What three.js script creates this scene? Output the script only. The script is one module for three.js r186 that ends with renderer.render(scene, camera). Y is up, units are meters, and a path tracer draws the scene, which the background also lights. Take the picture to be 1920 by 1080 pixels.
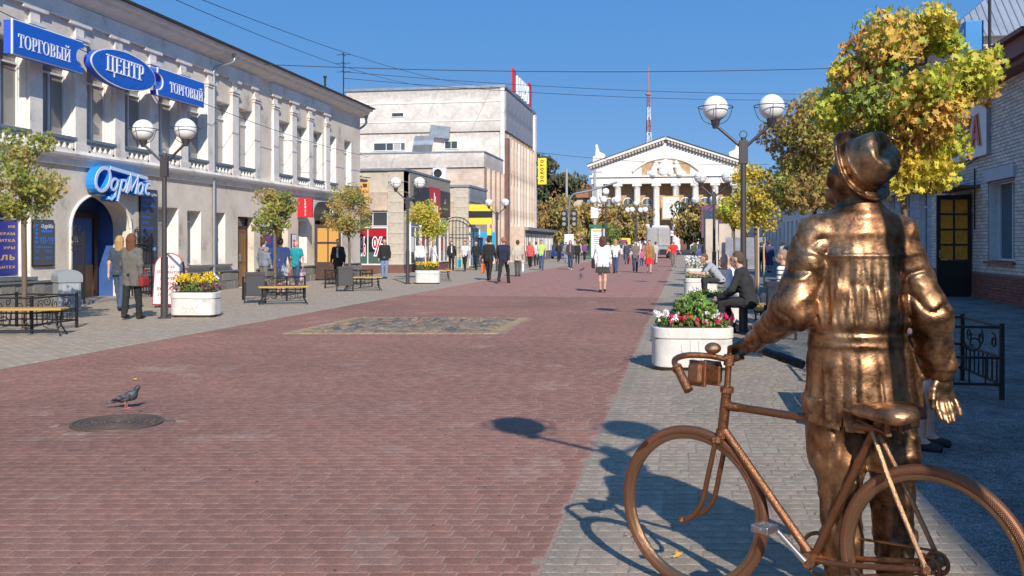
import * as THREE from 'three';
import { mergeGeometries } from 'three/addons/utils/BufferGeometryUtils.js';
import { ImprovedNoise } from 'three/addons/math/ImprovedNoise.js';
import { RoundedBoxGeometry } from 'three/addons/geometries/RoundedBoxGeometry.js';

// ---------- camera, sky, sun, exposure ----------
const scene = new THREE.Scene();
const YAW = 10.1 * Math.PI / 180, FOCAL = 1800;                       // street runs along -z; the lens looks 10 degrees to the side of it
const camera = new THREE.PerspectiveCamera(2 * Math.atan(622 / FOCAL) * 180 / Math.PI, 1920 / 1080, 0.1, 4000);
camera.position.set(0, 1.5, 0);
camera.rotation.set(0, YAW, 0);
camera.setViewOffset(1920, 1244, 0, 164, 1920, 1080);                 // shifted lens: level camera, horizon above the middle
camera.aspect = 1920 / 1244; camera.updateProjectionMatrix();
const renderer = new THREE.WebGLRenderer({ antialias: true });
renderer.setSize(1024, 576);
renderer.toneMapping = THREE.LinearToneMapping;
renderer.toneMappingExposure = 1.3;
renderer.shadowMap.enabled = true;
const SUN_AZ = 23 * Math.PI / 180, SUN_EL = 33 * Math.PI / 180;
const toSun = new THREE.Vector3(Math.sin(SUN_AZ) * Math.cos(SUN_EL), Math.sin(SUN_EL), Math.cos(SUN_AZ) * Math.cos(SUN_EL));
{
  const W = 256, H = 256, d = new Float32Array(W * H * 4);
  const hor = [0.27, 0.45, 0.68], mid = [0.05, 0.208, 0.53], zen = [0.055, 0.205, 0.5];
  for (let j = 0; j < H; j++) for (let i = 0; i < W; i++) {
    const el = ((j + 0.5) / H - 0.5) * Math.PI, az = ((i + 0.5) / W - 0.5) * 2 * Math.PI;
    const dir = [Math.cos(el) * Math.cos(az), Math.sin(el), Math.cos(el) * Math.sin(az)];
    const e = Math.max(el, 0), a = 1 - Math.exp(-e / 0.12), b = 1 - Math.exp(-e / 0.5);
    const cs = dir[0] * toSun.x + dir[1] * toSun.y + dir[2] * toSun.z, glow = 1.4 * Math.pow(Math.max(cs, 0), 6);
    for (let k = 0; k < 3; k++) d[(j * W + i) * 4 + k] = (hor[k] + (mid[k] - hor[k]) * a + (zen[k] - mid[k]) * a * b) * (1 + glow) * 1.0;
    d[(j * W + i) * 4 + 3] = 1;
  }
  const sky = new THREE.DataTexture(d, W, H, THREE.RGBAFormat, THREE.FloatType);
  sky.mapping = THREE.EquirectangularReflectionMapping; sky.magFilter = sky.minFilter = THREE.LinearFilter; sky.needsUpdate = true;
  scene.background = sky; scene.environment = sky;
}
const sun = new THREE.DirectionalLight(new THREE.Color(1, 0.91, 0.78), 4.2);
sun.position.copy(toSun).multiplyScalar(120).add(new THREE.Vector3(-4, 0, -40)); sun.target.position.set(-4, 0, -40);
sun.castShadow = true; sun.shadow.radius = 1; sun.shadow.mapSize.set(4096, 4096);
Object.assign(sun.shadow.camera, { left: -70, right: 70, top: 70, bottom: -70, near: 1, far: 320 });
scene.add(sun, sun.target);

// ---------- helpers ----------
let seed = 7;
const rnd = () => { seed = (seed * 1664525 + 1013904223) >>> 0; return seed / 4294967296; };
const rr = (a, b) => a + (b - a) * rnd();
const PN = new ImprovedNoise(), N3 = (x, y, z) => PN.noise(x + 31.7, y + 11.3, z + 5.1);
const V = (x, y, z) => new THREE.Vector3(x, y, z);
const lerp = (a, b, t) => a + (b - a) * t, clamp = (x, a, b) => Math.min(b, Math.max(a, x));
const col = (r, g, b) => new THREE.Color().setRGB(r, g, b);
const mat = (c, rough = 0.85, o = {}) => new THREE.MeshStandardMaterial({ color: c instanceof THREE.Color ? c : new THREE.Color(c), roughness: rough, ...o });
const used = {};
const numbered = (n) => { const k = used[n] = (used[n] ?? -1) + 1; return k ? n + '_' + String(k).padStart(3, '0') : n; };
const shade = (m) => { m.castShadow = m.receiveShadow = true; return m; };
function info(o, label, category, group, kind) {
  if (label) o.userData.label = label;
  if (category) o.userData.category = category;
  if (group) o.userData.group = group;
  if (kind) o.userData.kind = kind;
  return o;
}
function thing(name, label, category, pos = [0, 0, 0], ry = 0, group) {
  const g = new THREE.Group(); g.name = numbered(name); g.position.set(...pos); g.rotation.y = ry; scene.add(g);
  return info(g, label, category, group);
}
function part(parent, name, geo, m, label) {
  const o = shade(new THREE.Mesh(Array.isArray(geo) ? merge(geo) : geo, m)); o.name = name; parent.add(o);
  if (label) o.userData.label = label;
  return o;
}
function solo(name, geo, m, label, category, group, pos) { const o = part(scene, numbered(name), geo, m); if (pos) o.position.set(...pos); return info(o, label, category, group); }
function struct(name, geo, m) { const o = part(scene, numbered(name), geo, m); o.userData.kind = 'structure'; return o; }
function copyOf(o, pos, ry, label) { const c = o.clone(); c.name = numbered(o.name.replace(/_\d+$/, '')); c.position.set(...pos); if (ry !== undefined) c.rotation.y = ry; c.userData = { ...o.userData }; if (label) c.userData.label = label; scene.add(c); return c; }
function clean(g) { g = g.index ? g.toNonIndexed() : g; for (const k of Object.keys(g.attributes)) if (!['position', 'normal', 'uv'].includes(k)) g.deleteAttribute(k); if (!g.attributes.normal) g.computeVertexNormals(); if (!g.attributes.uv) g.setAttribute('uv', new THREE.BufferAttribute(new Float32Array(g.attributes.position.count * 2), 2)); return g; }
const merge = (list) => list.length === 1 ? list[0] : mergeGeometries(list.map(clean));
// uv in metres from the dominant axis of each face
function muv(g, k = 1) {
  g = g.index ? g.toNonIndexed() : g;
  const p = g.attributes.position, n = g.attributes.normal, uv = new Float32Array(p.count * 2);
  for (let i = 0; i < p.count; i++) {
    const ax = Math.abs(n.getX(i)), ay = Math.abs(n.getY(i)), az = Math.abs(n.getZ(i));
    const [a, b] = ay > ax && ay > az ? [p.getX(i), p.getZ(i)] : ax > az ? [p.getZ(i), p.getY(i)] : [p.getX(i), p.getY(i)];
    uv[i * 2] = a * k; uv[i * 2 + 1] = b * k;
  }
  g.setAttribute('uv', new THREE.BufferAttribute(uv, 2)); return g;
}
const box = (x0, x1, y0, y1, z0, z1) => { const g = new THREE.BoxGeometry(x1 - x0, y1 - y0, z1 - z0); g.translate((x0 + x1) / 2, (y0 + y1) / 2, (z0 + z1) / 2); return muv(g); };
const rbox = (x0, x1, y0, y1, z0, z1, r = 0.01) => { const g = new RoundedBoxGeometry(x1 - x0, y1 - y0, z1 - z0, 2, r); g.translate((x0 + x1) / 2, (y0 + y1) / 2, (z0 + z1) / 2); return g; };
const cyl = (x, y0, y1, z, r0, r1 = r0, n = 14) => { const g = new THREE.CylinderGeometry(r1, r0, y1 - y0, n); g.translate(x, (y0 + y1) / 2, z); return g; };
const ball = (x, y, z, r, n = 12) => { const g = new THREE.SphereGeometry(r, n, Math.max(6, n * 0.7 | 0)); g.translate(x, y, z); return g; };
function rod(a, b, r0, r1 = r0, n = 8) {
  a = V(...a); b = V(...b); const d = b.clone().sub(a), g = new THREE.CylinderGeometry(r1, r0, d.length(), n);
  g.translate(0, d.length() / 2, 0); g.applyQuaternion(new THREE.Quaternion().setFromUnitVectors(V(0, 1, 0), d.normalize())); g.translate(a.x, a.y, a.z); return g;
}
const tube = (pts, r, seg = 24, rs = 6, closed = false) => new THREE.TubeGeometry(new THREE.CatmullRomCurve3(pts.map((p) => V(...p)), closed), seg, r, rs, closed);
const spiral = (cx, cy, z, r, a0, turns, n = 14) => Array.from({ length: n }, (_, i) => { const t = i / (n - 1), q = r * (1 - 0.75 * t), a = a0 + turns * t * 2 * Math.PI; return [cx + q * Math.cos(a), cy + q * Math.sin(a), z]; });
function shapeOf(pts) { const s = new THREE.Shape(); pts.forEach(([x, y], i) => i ? s.lineTo(x, y) : s.moveTo(x, y)); return s; }
function canvasTex(w, h, draw) {
  const c = document.createElement('canvas'); c.width = w; c.height = h; draw(c.getContext('2d'), w, h);
  const t = new THREE.CanvasTexture(c); t.colorSpace = THREE.SRGBColorSpace; t.anisotropy = 8; return t;
}
// tiling noise texture: f(fractal noise in 0..1, white noise) -> grey or rgb
function noiseTex(n, cells, fn, srgb = true) {
  const d = new Uint8Array(n * n * 4), layers = cells.map(([c, w]) => { const g = new Float32Array(c * c); for (let i = 0; i < c * c; i++) g[i] = rnd(); return [c, w, g]; });
  const tot = cells.reduce((s, c) => s + c[1], 0);
  for (let j = 0; j < n; j++) for (let i = 0; i < n; i++) {
    let v = 0;
    for (const [c, w, g] of layers) {
      const x = i / n * c, y = j / n * c, x0 = x | 0, y0 = y | 0; let fx = x - x0, fy = y - y0; fx *= fx * (3 - 2 * fx); fy *= fy * (3 - 2 * fy);
      const x1 = (x0 + 1) % c, y1 = (y0 + 1) % c;
      v += w * lerp(lerp(g[y0 * c + x0], g[y0 * c + x1], fx), lerp(g[y1 * c + x0], g[y1 * c + x1], fx), fy);
    }
    const o = fn(v / tot, rnd()), k = (j * n + i) * 4, q = Array.isArray(o) ? o : [o, o, o];
    for (let m = 0; m < 3; m++) d[k + m] = clamp(q[m] * 255, 0, 255); d[k + 3] = 255;
  }
  const t = new THREE.DataTexture(d, n, n); t.wrapS = t.wrapT = THREE.RepeatWrapping; t.magFilter = THREE.LinearFilter; t.minFilter = THREE.LinearMipmapLinearFilter; t.generateMipmaps = true; t.anisotropy = 8;
  if (srgb) t.colorSpace = THREE.SRGBColorSpace; t.needsUpdate = true; return t;
}
const rep = (t, k, k2 = k) => { const c = t.clone(); c.repeat.set(k, k2); c.needsUpdate = true; return c; };
// smooth solid from a distance field (surface nets)
function nets(f, lo, hi, c) {
  const nx = Math.ceil((hi[0] - lo[0]) / c) + 2, ny = Math.ceil((hi[1] - lo[1]) / c) + 2, nz = Math.ceil((hi[2] - lo[2]) / c) + 2;
  const g = new Float32Array(nx * ny * nz), id = new Int32Array(nx * ny * nz).fill(-1), pos = [], idx = [], at = (i, j, k) => (k * ny + j) * nx + i;
  const B = 4, far = B * c * 0.87 * 1.35 + 0.02;
  for (let k = 0; k < nz; k += B) for (let j = 0; j < ny; j += B) for (let i = 0; i < nx; i += B) {
    const m = f(lo[0] + (i + 1.5) * c, lo[1] + (j + 1.5) * c, lo[2] + (k + 1.5) * c), skip = Math.abs(m) > far;
    for (let r = k; r < Math.min(k + B, nz); r++) for (let q = j; q < Math.min(j + B, ny); q++) for (let p = i; p < Math.min(i + B, nx); p++) g[at(p, q, r)] = skip ? m : f(lo[0] + p * c, lo[1] + q * c, lo[2] + r * c);
  }
  for (let k = 0; k < nz - 1; k++) for (let j = 0; j < ny - 1; j++) for (let i = 0; i < nx - 1; i++) {
    let sx = 0, sy = 0, sz = 0, n = 0, m = 0; const q = [];
    for (let b = 0; b < 8; b++) { const v = g[at(i + (b & 1), j + (b >> 1 & 1), k + (b >> 2))]; q.push(v); if (v < 0) m |= 1 << b; }
    if (m === 0 || m === 255) continue;
    for (let a = 0; a < 3; a++) for (let b = 0; b < 8; b++) if (!(b >> a & 1)) {
      const e = b | 1 << a; if ((q[b] < 0) === (q[e] < 0)) continue;
      const t = q[b] / (q[b] - q[e]);
      sx += (b & 1) + (a === 0 ? t : 0); sy += (b >> 1 & 1) + (a === 1 ? t : 0); sz += (b >> 2) + (a === 2 ? t : 0); n++;
    }
    id[at(i, j, k)] = pos.length / 3; pos.push(lo[0] + (i + sx / n) * c, lo[1] + (j + sy / n) * c, lo[2] + (k + sz / n) * c);
  }
  const quad = (a, b, d, e, flip) => { if (a < 0 || b < 0 || d < 0 || e < 0) return; flip ? idx.push(a, d, b, b, d, e) : idx.push(a, b, d, b, e, d); };
  for (let k = 1; k < nz - 1; k++) for (let j = 1; j < ny - 1; j++) for (let i = 1; i < nx - 1; i++) {
    const o = at(i, j, k), v = g[o] < 0;
    if (v !== g[at(i + 1, j, k)] < 0) quad(id[at(i, j - 1, k - 1)], id[at(i, j, k - 1)], id[at(i, j - 1, k)], id[o], !v);
    if (v !== g[at(i, j + 1, k)] < 0) quad(id[at(i - 1, j, k - 1)], id[at(i - 1, j, k)], id[at(i, j, k - 1)], id[o], !v);
    if (v !== g[at(i, j, k + 1)] < 0) quad(id[at(i - 1, j - 1, k)], id[at(i, j - 1, k)], id[at(i - 1, j, k)], id[o], !v);
  }
  const G = new THREE.BufferGeometry(); G.setAttribute('position', new THREE.Float32BufferAttribute(pos, 3)); G.setIndex(idx); G.computeVertexNormals();
  return G;
}
const smin = (a, b, k) => { const h = Math.max(k - Math.abs(a - b), 0) / k; return Math.min(a, b) - h * h * k * 0.25; };
function capD(x, y, z, c) {      // c: [ax,ay,az,bx,by,bz,ra,rb]
  const dx = c[3] - c[0], dy = c[4] - c[1], dz = c[5] - c[2], px = x - c[0], py = y - c[1], pz = z - c[2];
  const t = clamp((px * dx + py * dy + pz * dz) / (dx * dx + dy * dy + dz * dz + 1e-9), 0, 1), ex = px - dx * t, ey = py - dy * t, ez = pz - dz * t;
  return Math.sqrt(ex * ex + ey * ey + ez * ez) - lerp(c[6], c[7], t);
}
const ellD = (x, y, z, c) => { const a = (x - c[0]) / c[3], b = (y - c[1]) / c[4], d = (z - c[2]) / c[5]; return (Math.sqrt(a * a + b * b + d * d) - 1) * Math.min(c[3], c[4], c[5]); };
function netCaps(caps, ells, k, cell, mod) {
  const lo = [1e9, 1e9, 1e9], hi = [-1e9, -1e9, -1e9];
  for (const c of caps) for (let a = 0; a < 3; a++) { const r = Math.max(c[6], c[7]) + 0.05; lo[a] = Math.min(lo[a], c[a] - r, c[a + 3] - r); hi[a] = Math.max(hi[a], c[a] + r, c[a + 3] + r); }
  for (const e of ells) for (let a = 0; a < 3; a++) { lo[a] = Math.min(lo[a], e[a] - e[a + 3] - 0.05); hi[a] = Math.max(hi[a], e[a] + e[a + 3] + 0.05); }
  return nets((x, y, z) => {
    let d = 1e3;
    for (const c of caps) d = smin(d, capD(x, y, z, c), k);
    for (const e of ells) d = smin(d, ellD(x, y, z, e), k);
    return mod ? mod(d, x, y, z) : d;
  }, lo, hi, cell);
}
// ---------- shared surface textures ----------
const texGrain = noiseTex(256, [[8, 1], [32, 1], [128, 1.4]], (v, w) => 0.72 + 0.36 * (v - 0.5) + 0.16 * (w - 0.5) + 0.12);
const texPlaster = noiseTex(256, [[4, 1.6], [16, 1], [64, 0.7], [128, 0.6]], (v, w) => 0.86 + 0.34 * (v - 0.5) + 0.05 * (w - 0.5));
const texStain = noiseTex(256, [[3, 2], [9, 1.2], [40, 0.7], [128, 0.4]], (v, w) => { const q = 0.93 + 0.26 * (v - 0.5) - (v < 0.36 ? (0.36 - v) * 0.6 : 0) + 0.04 * (w - 0.5); return [q, q * 0.99, q * 0.97]; });
const texAsphalt = noiseTex(512, [[6, 1], [30, 0.8], [170, 1.6]], (v, w) => { const q = 0.5 + 0.55 * (v - 0.5) + 0.45 * (w - 0.5) * (w > 0.9 ? 2.2 : 0.7); return [q, q * 0.985, q * 0.97]; });
const bumpFine = noiseTex(256, [[16, 0.6], [64, 1], [128, 1.2]], (v, w) => 0.5 + 1.1 * (v - 0.5) + 0.2 * (w - 0.5), false);
const bumpCoarse = noiseTex(256, [[5, 1], [14, 1], [40, 0.6], [128, 0.4]], (v) => 0.5 + 1.5 * (v - 0.5), false);

// ---------- ground ----------
const SH = Math.tan(YAW), CY = Math.cos(YAW), SY = Math.sin(YAW);
function sheet(x0, x1, z0, z1, y, skew = false, th = 0.06) {          // flat slab, uv in metres (skewed like the paving where asked)
  const g = box(x0, x1, y - th, y, z0, z1), p = g.attributes.position, uv = g.attributes.uv;
  for (let i = 0; i < p.count; i++) uv.setXY(i, p.getX(i) / CY, -(p.getZ(i) + (skew ? p.getX(i) * SH : 0)));
  return g;
}
struct('ground', sheet(-1500, 1500, -2500, 400, -0.03), mat(col(0.15, 0.145, 0.135), 0.95, { map: rep(texAsphalt, 0.3) }));
function paveTex(base, joint, vary) {
  return canvasTex(1024, 1024, (c) => {
    c.fillStyle = joint; c.fillRect(0, 0, 1024, 1024);
    for (let r = 0; r < 20; r++) for (let k = 0; k < 11; k++) {
      const v = 1 + vary * (rnd() - 0.5), x = (k - (r % 2 ? 0.5 : 0) + 0.18 * (rnd() - 0.5)) * 102.4;
      c.fillStyle = `rgb(${base.map((q) => q * v | 0).join()})`; c.fillRect(x + 3, r * 51.2 + 2.5, 96, 46);
    }
    for (let k = 0; k < 26000; k++) { const q = rnd(); c.fillStyle = q > 0.6 ? 'rgba(225,200,180,0.16)' : 'rgba(60,40,40,0.14)'; c.fillRect(rnd() * 1024, rnd() * 1024, 1 + rnd() * 3, 1 + rnd() * 2); }
  });
}
const RED = [156, 107, 94], GREY = [154, 138, 118], SAND = '#b09785';
const tRed = paveTex(RED, SAND, 0.16), tGrey = paveTex(GREY, '#bcae9e', 0.12);
for (const t of [tRed, tGrey]) { t.wrapS = t.wrapT = THREE.RepeatWrapping; t.repeat.set(1 / 2.1, 1 / 2.1); }
const ZN = -27;                                                        // nearer than this every paver is built
struct('red_road_far', sheet(-8, -0.65, -135, ZN, 0.012, true), mat(0xffffff, 0.9, { map: tRed, bumpMap: rep(bumpFine, 2), bumpScale: 0.002 }));
struct('pavement_left', sheet(-15.3, -8, -135, 6, 0.012, true), mat(0xffffff, 0.92, { map: tGrey, bumpMap: rep(bumpFine, 2), bumpScale: 0.003 }));
struct('pavement_right_far', sheet(-0.65, 1.4, -135, ZN, 0.012, true), mat(0xffffff, 0.92, { map: tGrey, bumpMap: rep(bumpFine, 2), bumpScale: 0.003 }));
struct('asphalt_pavement', sheet(1.4, 8.2, -135, 14, 0.008), mat(col(0.56, 0.56, 0.56), 0.9, { map: rep(texAsphalt, 0.55), bumpMap: rep(bumpFine, 5), bumpScale: 0.004 }));
struct('asphalt_behind', sheet(-15.3, 1.4, 5, 30, 0.004), mat(col(0.2, 0.19, 0.18), 0.95, { map: rep(texAsphalt, 0.4) }));
const sandMat = mat(col(0.48, 0.34, 0.275), 1, { map: rep(texGrain, 3), bumpMap: rep(bumpFine, 4), bumpScale: 0.004 });
const redRoad = struct('red_road', sheet(-8, -0.65, ZN, 5, 0.0095, true), sandMat);
const greyWalk = struct('pavement_right', sheet(-0.65, 1.4, ZN, 5, 0.0095, true), sandMat);
// pavers: 20 x 10 cm, worn chamfered edges, laid in rows across the street
const PATCH = [[-6.55, -15.0], [-3.02, -15.62], [-3.02, -19.2], [-6.55, -18.57]], HOLE = [-4.62, -7.27, 0.4];
function paverGeo(w) {
  const a = w / 2, b = 0.0485, c = 0.003, t = 0.0095, e = 0.0078, q = [];
  const top = [[-a + c, b - c], [a - c, b - c], [a - c, -b + c], [-a + c, -b + c]], mid = [[-a, b], [a, b], [a, -b], [-a, -b]];
  const P = (p, y) => [p[0] * CY, y, -p[1] - p[0] * SY];
  const tri = (...v) => q.push(...v.flat());
  tri(P(top[0], t), P(top[2], t), P(top[1], t), P(top[0], t), P(top[3], t), P(top[2], t));
  for (let i = 0; i < 4; i++) { const j = (i + 1) % 4; tri(P(mid[i], e), P(top[i], t), P(top[j], t), P(mid[i], e), P(top[j], t), P(mid[j], e)); tri(P(mid[i], 0), P(mid[i], e), P(mid[j], e), P(mid[i], 0), P(mid[j], e), P(mid[j], 0)); }
  const f = []; for (let i = 0; i < q.length; i += 9) f.push(...q.slice(i, i + 3), ...q.slice(i + 6, i + 9), ...q.slice(i + 3, i + 6));
  const g = new THREE.BufferGeometry(); g.setAttribute('position', new THREE.Float32BufferAttribute(q, 3)); g.computeVertexNormals();
  const n = g.attributes.normal; if (n.getY(0) < 0) { g.setAttribute('position', new THREE.Float32BufferAttribute(f, 3)); g.computeVertexNormals(); }
  return muv(g);
}
const paverMat = (c) => new THREE.MeshStandardMaterial({ color: c, roughness: 0.88, map: rep(texGrain, 2.3), bumpMap: rep(bumpFine, 3), bumpScale: 0.004 });
function pave(host, x0, x1, base, name) {
  const sizes = [0.198, 0.142], geos = sizes.map((s) => paverGeo(s - 0.009)), list = [];
  for (let r = 20; r * 0.1065 < 30; r++) {
    const b = r * 0.1065; let a = x0 / CY + 0.004;
    while (a < x1 / CY - 0.05) {
      let s = rnd() < 0.16 ? 1 : 0; if (a === x0 / CY + 0.004 && r % 2) s = 1;
      const left = x1 / CY - a; if (left < 0.3 && left > 0.2) s = 1; if (left < 0.2) s = 1;
      const w = Math.min(sizes[s], left), m = a + w / 2, x = m * CY, z = -b - m * SY; a += w;
      if (z < ZN || z > -1.6) continue;
      if ((x - HOLE[0]) ** 2 + (z - HOLE[1]) ** 2 < (HOLE[2] + 0.04) ** 2) continue;
      const e = (p, q) => (q[0] - p[0]) * (z - p[1]) - (q[1] - p[1]) * (x - p[0]);
      if (PATCH.every((p, i) => e(p, PATCH[(i + 1) % 4]) > -0.12) || PATCH.every((p, i) => e(p, PATCH[(i + 1) % 4]) < 0.12)) continue;
      const dep = -SY * x - CY * z, px = 960 + 1800 * (CY * x - SY * z) / dep;
      const big = N3(x * 0.35, 3, z * 0.35), n1 = N3(x * 1.7, 1, z * 1.7), sand = clamp(N3(x * 2.2, 9, z * 1.1) * 1.2 + N3(x * 7, 2, z * 7) * 0.6 - 0.5, 0, 0.4) + (x0 > -1 ? clamp(0.55 - Math.abs(x + 0.28 - 0.12 * N3(0, 4, z)) * 3.4, 0, 0.42) * (0.5 + rnd()) : 0);
      const v = 1 + 0.2 * big + 0.12 * n1 + 0.16 * (rnd() - 0.5), warm = 1 + 0.05 * (rnd() - 0.5);
      const c = base.map((q, i) => lerp(q * v * (i === 0 ? warm : 1), [0.55, 0.41, 0.33][i], clamp(sand, 0, 0.6)));
      list.push({ x, z, s, w, c, dep, seen: px > -60 && px < 1960 && dep > 4.2, dy: (rnd() - 0.5) * 0.003 });
    }
  }
  list.sort((p, q) => (q.seen - p.seen) || p.dep - q.dep);
  const mats = Array.from({ length: 10 }, (_, i) => paverMat(col(...list[i * 29].c)));
  list.slice(0, 290).forEach((p) => { const t = part(host, name, geos[p.s], mats.reduce((m, q) => Math.abs(q.color.r - p.c[0]) + Math.abs(q.color.b - p.c[2]) < Math.abs(m.color.r - p.c[0]) + Math.abs(m.color.b - p.c[2]) ? q : m)); t.position.set(p.x, 0.003 + p.dy, p.z); t.scale.x = p.w / sizes[p.s]; });
  for (const s of [0, 1]) {
    const rest = list.slice(290).filter((p) => p.s === s), im = new THREE.InstancedMesh(geos[s], paverMat(new THREE.Color(1, 1, 1)), rest.length), M = new THREE.Matrix4();
    rest.forEach((p, i) => { M.makeScale(p.w / sizes[s], 1, 1).setPosition(p.x, 0.003 + p.dy, p.z); im.setMatrixAt(i, M); im.setColorAt(i, col(...p.c)); });
    im.name = name + '_rows'; im.userData.kind = 'stuff'; host.add(shade(im));
  }
}
pave(redRoad, -8, -0.65, [0.375, 0.185, 0.136], 'paver');
pave(greyWalk, -0.64, 1.4, [0.4, 0.33, 0.255], 'paver');
// cobbled patch with a yellow stone border
{
  const o = thing('cobble_patch', 'patch of old rounded cobbles framed by a yellow stone border in the red paving', 'cobble patch', [-4.8, 0, -17.1]);
  const T = (u, v) => { const p = PATCH; const x = lerp(lerp(p[0][0], p[1][0], u), lerp(p[3][0], p[2][0], u), v), z = lerp(lerp(p[0][1], p[1][1], u), lerp(p[3][1], p[2][1], u), v); return [x + 4.8, z + 17.1]; };
  const bed = new THREE.ExtrudeGeometry(shapeOf(PATCH.map(([x, z]) => [x + 4.8, -(z + 17.1)])), { depth: 0.008, bevelEnabled: false }); bed.rotateX(-Math.PI / 2);
  part(o, 'bed', bed, mat(col(0.22, 0.17, 0.12), 1, { map: rep(texGrain, 1) }));
  const ym = [col(0.5, 0.35, 0.18), col(0.44, 0.31, 0.17), col(0.53, 0.39, 0.22)].map((c) => mat(c, 0.9, { map: rep(texGrain, 2) }));
  const strip = (u0, v0, u1, v1) => { const s = shapeOf([T(u0, v0), T(u1, v0), T(u1, v1), T(u0, v1)].map(([x, z]) => [x, -z])), g = new THREE.ExtrudeGeometry(s, { depth: 0.018, bevelEnabled: true, bevelSize: 0.004, bevelThickness: 0.004, bevelSegments: 1 }); g.rotateX(-Math.PI / 2); part(o, 'border_stone', g, ym[rnd() * 3 | 0]); };
  const B = 0.055;
  for (let i = 0; i < 14; i++) { const a = i / 14 + 0.003, b = (i + 1) / 14 - 0.003; strip(a, 0.002, b, B); strip(a, 1 - B, b, 0.998); strip(0.002, B + a * (1 - 2 * B), B, B + b * (1 - 2 * B)); strip(1 - B, B + a * (1 - 2 * B), 0.998, B + b * (1 - 2 * B)); }
  const cm = [[0.2, 0.175, 0.15], [0.28, 0.2, 0.145], [0.13, 0.12, 0.11], [0.33, 0.24, 0.16], [0.24, 0.21, 0.18], [0.36, 0.26, 0.16], [0.3, 0.18, 0.13]].map((c) => mat(col(...c), 0.8, { map: rep(texGrain, 1) }));
  const cg = [0, 1, 2].map((k) => { const g = new THREE.IcosahedronGeometry(1, 1), p = g.attributes.position; for (let i = 0; i < p.count; i++) { const q = 1 + 0.25 * N3(p.getX(i) * 1.3 + k * 7, p.getY(i) * 1.3, p.getZ(i) * 1.3); p.setXYZ(i, p.getX(i) * q, p.getY(i) * q, p.getZ(i) * q); } g.computeVertexNormals(); return g; });
  for (let j = 0; j < 16; j++) for (let i = 0; i < 15; i++) {
    const u = B + (1 - 2 * B) * (i + 0.5 + (j % 2) * 0.4 - 0.2 + rr(-0.2, 0.2)) / 15, v = B + (1 - 2 * B) * (j + 0.5 + rr(-0.22, 0.22)) / 16, [x, z] = T(clamp(u, 0.09, 0.91), clamp(v, 0.09, 0.91));
    const m = part(o, 'cobble', cg[rnd() * 3 | 0], cm[rnd() * 7 | 0]); m.position.set(x, 0.008, z); m.rotation.y = rr(0, 6); m.scale.set(rr(0.09, 0.145), rr(0.025, 0.055), rr(0.08, 0.115));
  }
}
// manhole cover
{
  const o = thing('manhole_cover', 'round cast iron manhole cover with raised rings set in the red paving', 'manhole cover', [HOLE[0], 0, HOLE[1]], 0.35); o.scale.set(0.92, 1, 0.92);
  const iron = mat(col(0.16, 0.115, 0.09), 0.6, { metalness: 0.45, map: rep(texStain, 2) });
  part(o, 'collar', [cyl(0, -0.005, 0.0115, 0, 0.5, 0.5, 48)], mat(col(0.3, 0.17, 0.13), 0.95, { map: rep(texGrain, 3) }));
  part(o, 'cover', [cyl(0, 0, 0.02, 0, 0.4, 0.395, 48)], iron);
  const ring = (r, w) => { const g = new THREE.LatheGeometry([[r - w, 0.019], [r - w, 0.029], [r + w, 0.029], [r + w, 0.019]].map(([a, b]) => new THREE.Vector2(a, b)), 48); return g; };
  for (const r of [0.07, 0.135, 0.2, 0.265, 0.33, 0.385]) part(o, 'raised_ring', ring(r, 0.014), iron);
  for (let i = 0; i < 40; i++) { const a = i * 2.4, r = 0.1 + 0.26 * ((i * 0.37) % 1); part(o, 'stud', box(-0.013, 0.013, 0.018, 0.0305, -0.008, 0.008).rotateY(a).translate(r * Math.cos(a), 0, r * Math.sin(a)), iron); }
  for (const s of [-1, 1]) part(o, 'lug', box(s * 0.44 - 0.05, s * 0.44 + 0.05, 0.005, 0.023, -0.02, 0.02), iron);
}
// scattered grit, gum spots and crumbs on the paving
{ const g = new THREE.CircleGeometry(1, 7).rotateX(-Math.PI / 2), n = 420, im = new THREE.InstancedMesh(g, mat(0xffffff, 0.95), n), m = new THREE.Matrix4(); for (let i = 0; i < n; i++) { const d = 4 + 22 * rnd() * rnd(), x = rr(-7.8, 1.3), z = -d, s = rr(0.002, 0.0075) * (1 + d * 0.03); m.makeScale(s * rr(0.7, 1.5), 1, s).setPosition(x, 0.0168, z); im.setMatrixAt(i, m); const k = rnd(); im.setColorAt(i, k < 0.6 ? col(0.06, 0.05, 0.05) : k < 0.85 ? col(0.5, 0.45, 0.4) : col(0.4, 0.26, 0.08)); } im.name = 'grit'; im.userData.kind = 'stuff'; im.userData.label = 'scattered grit and gum spots on the paving'; scene.add(shade(im)); }
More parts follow.
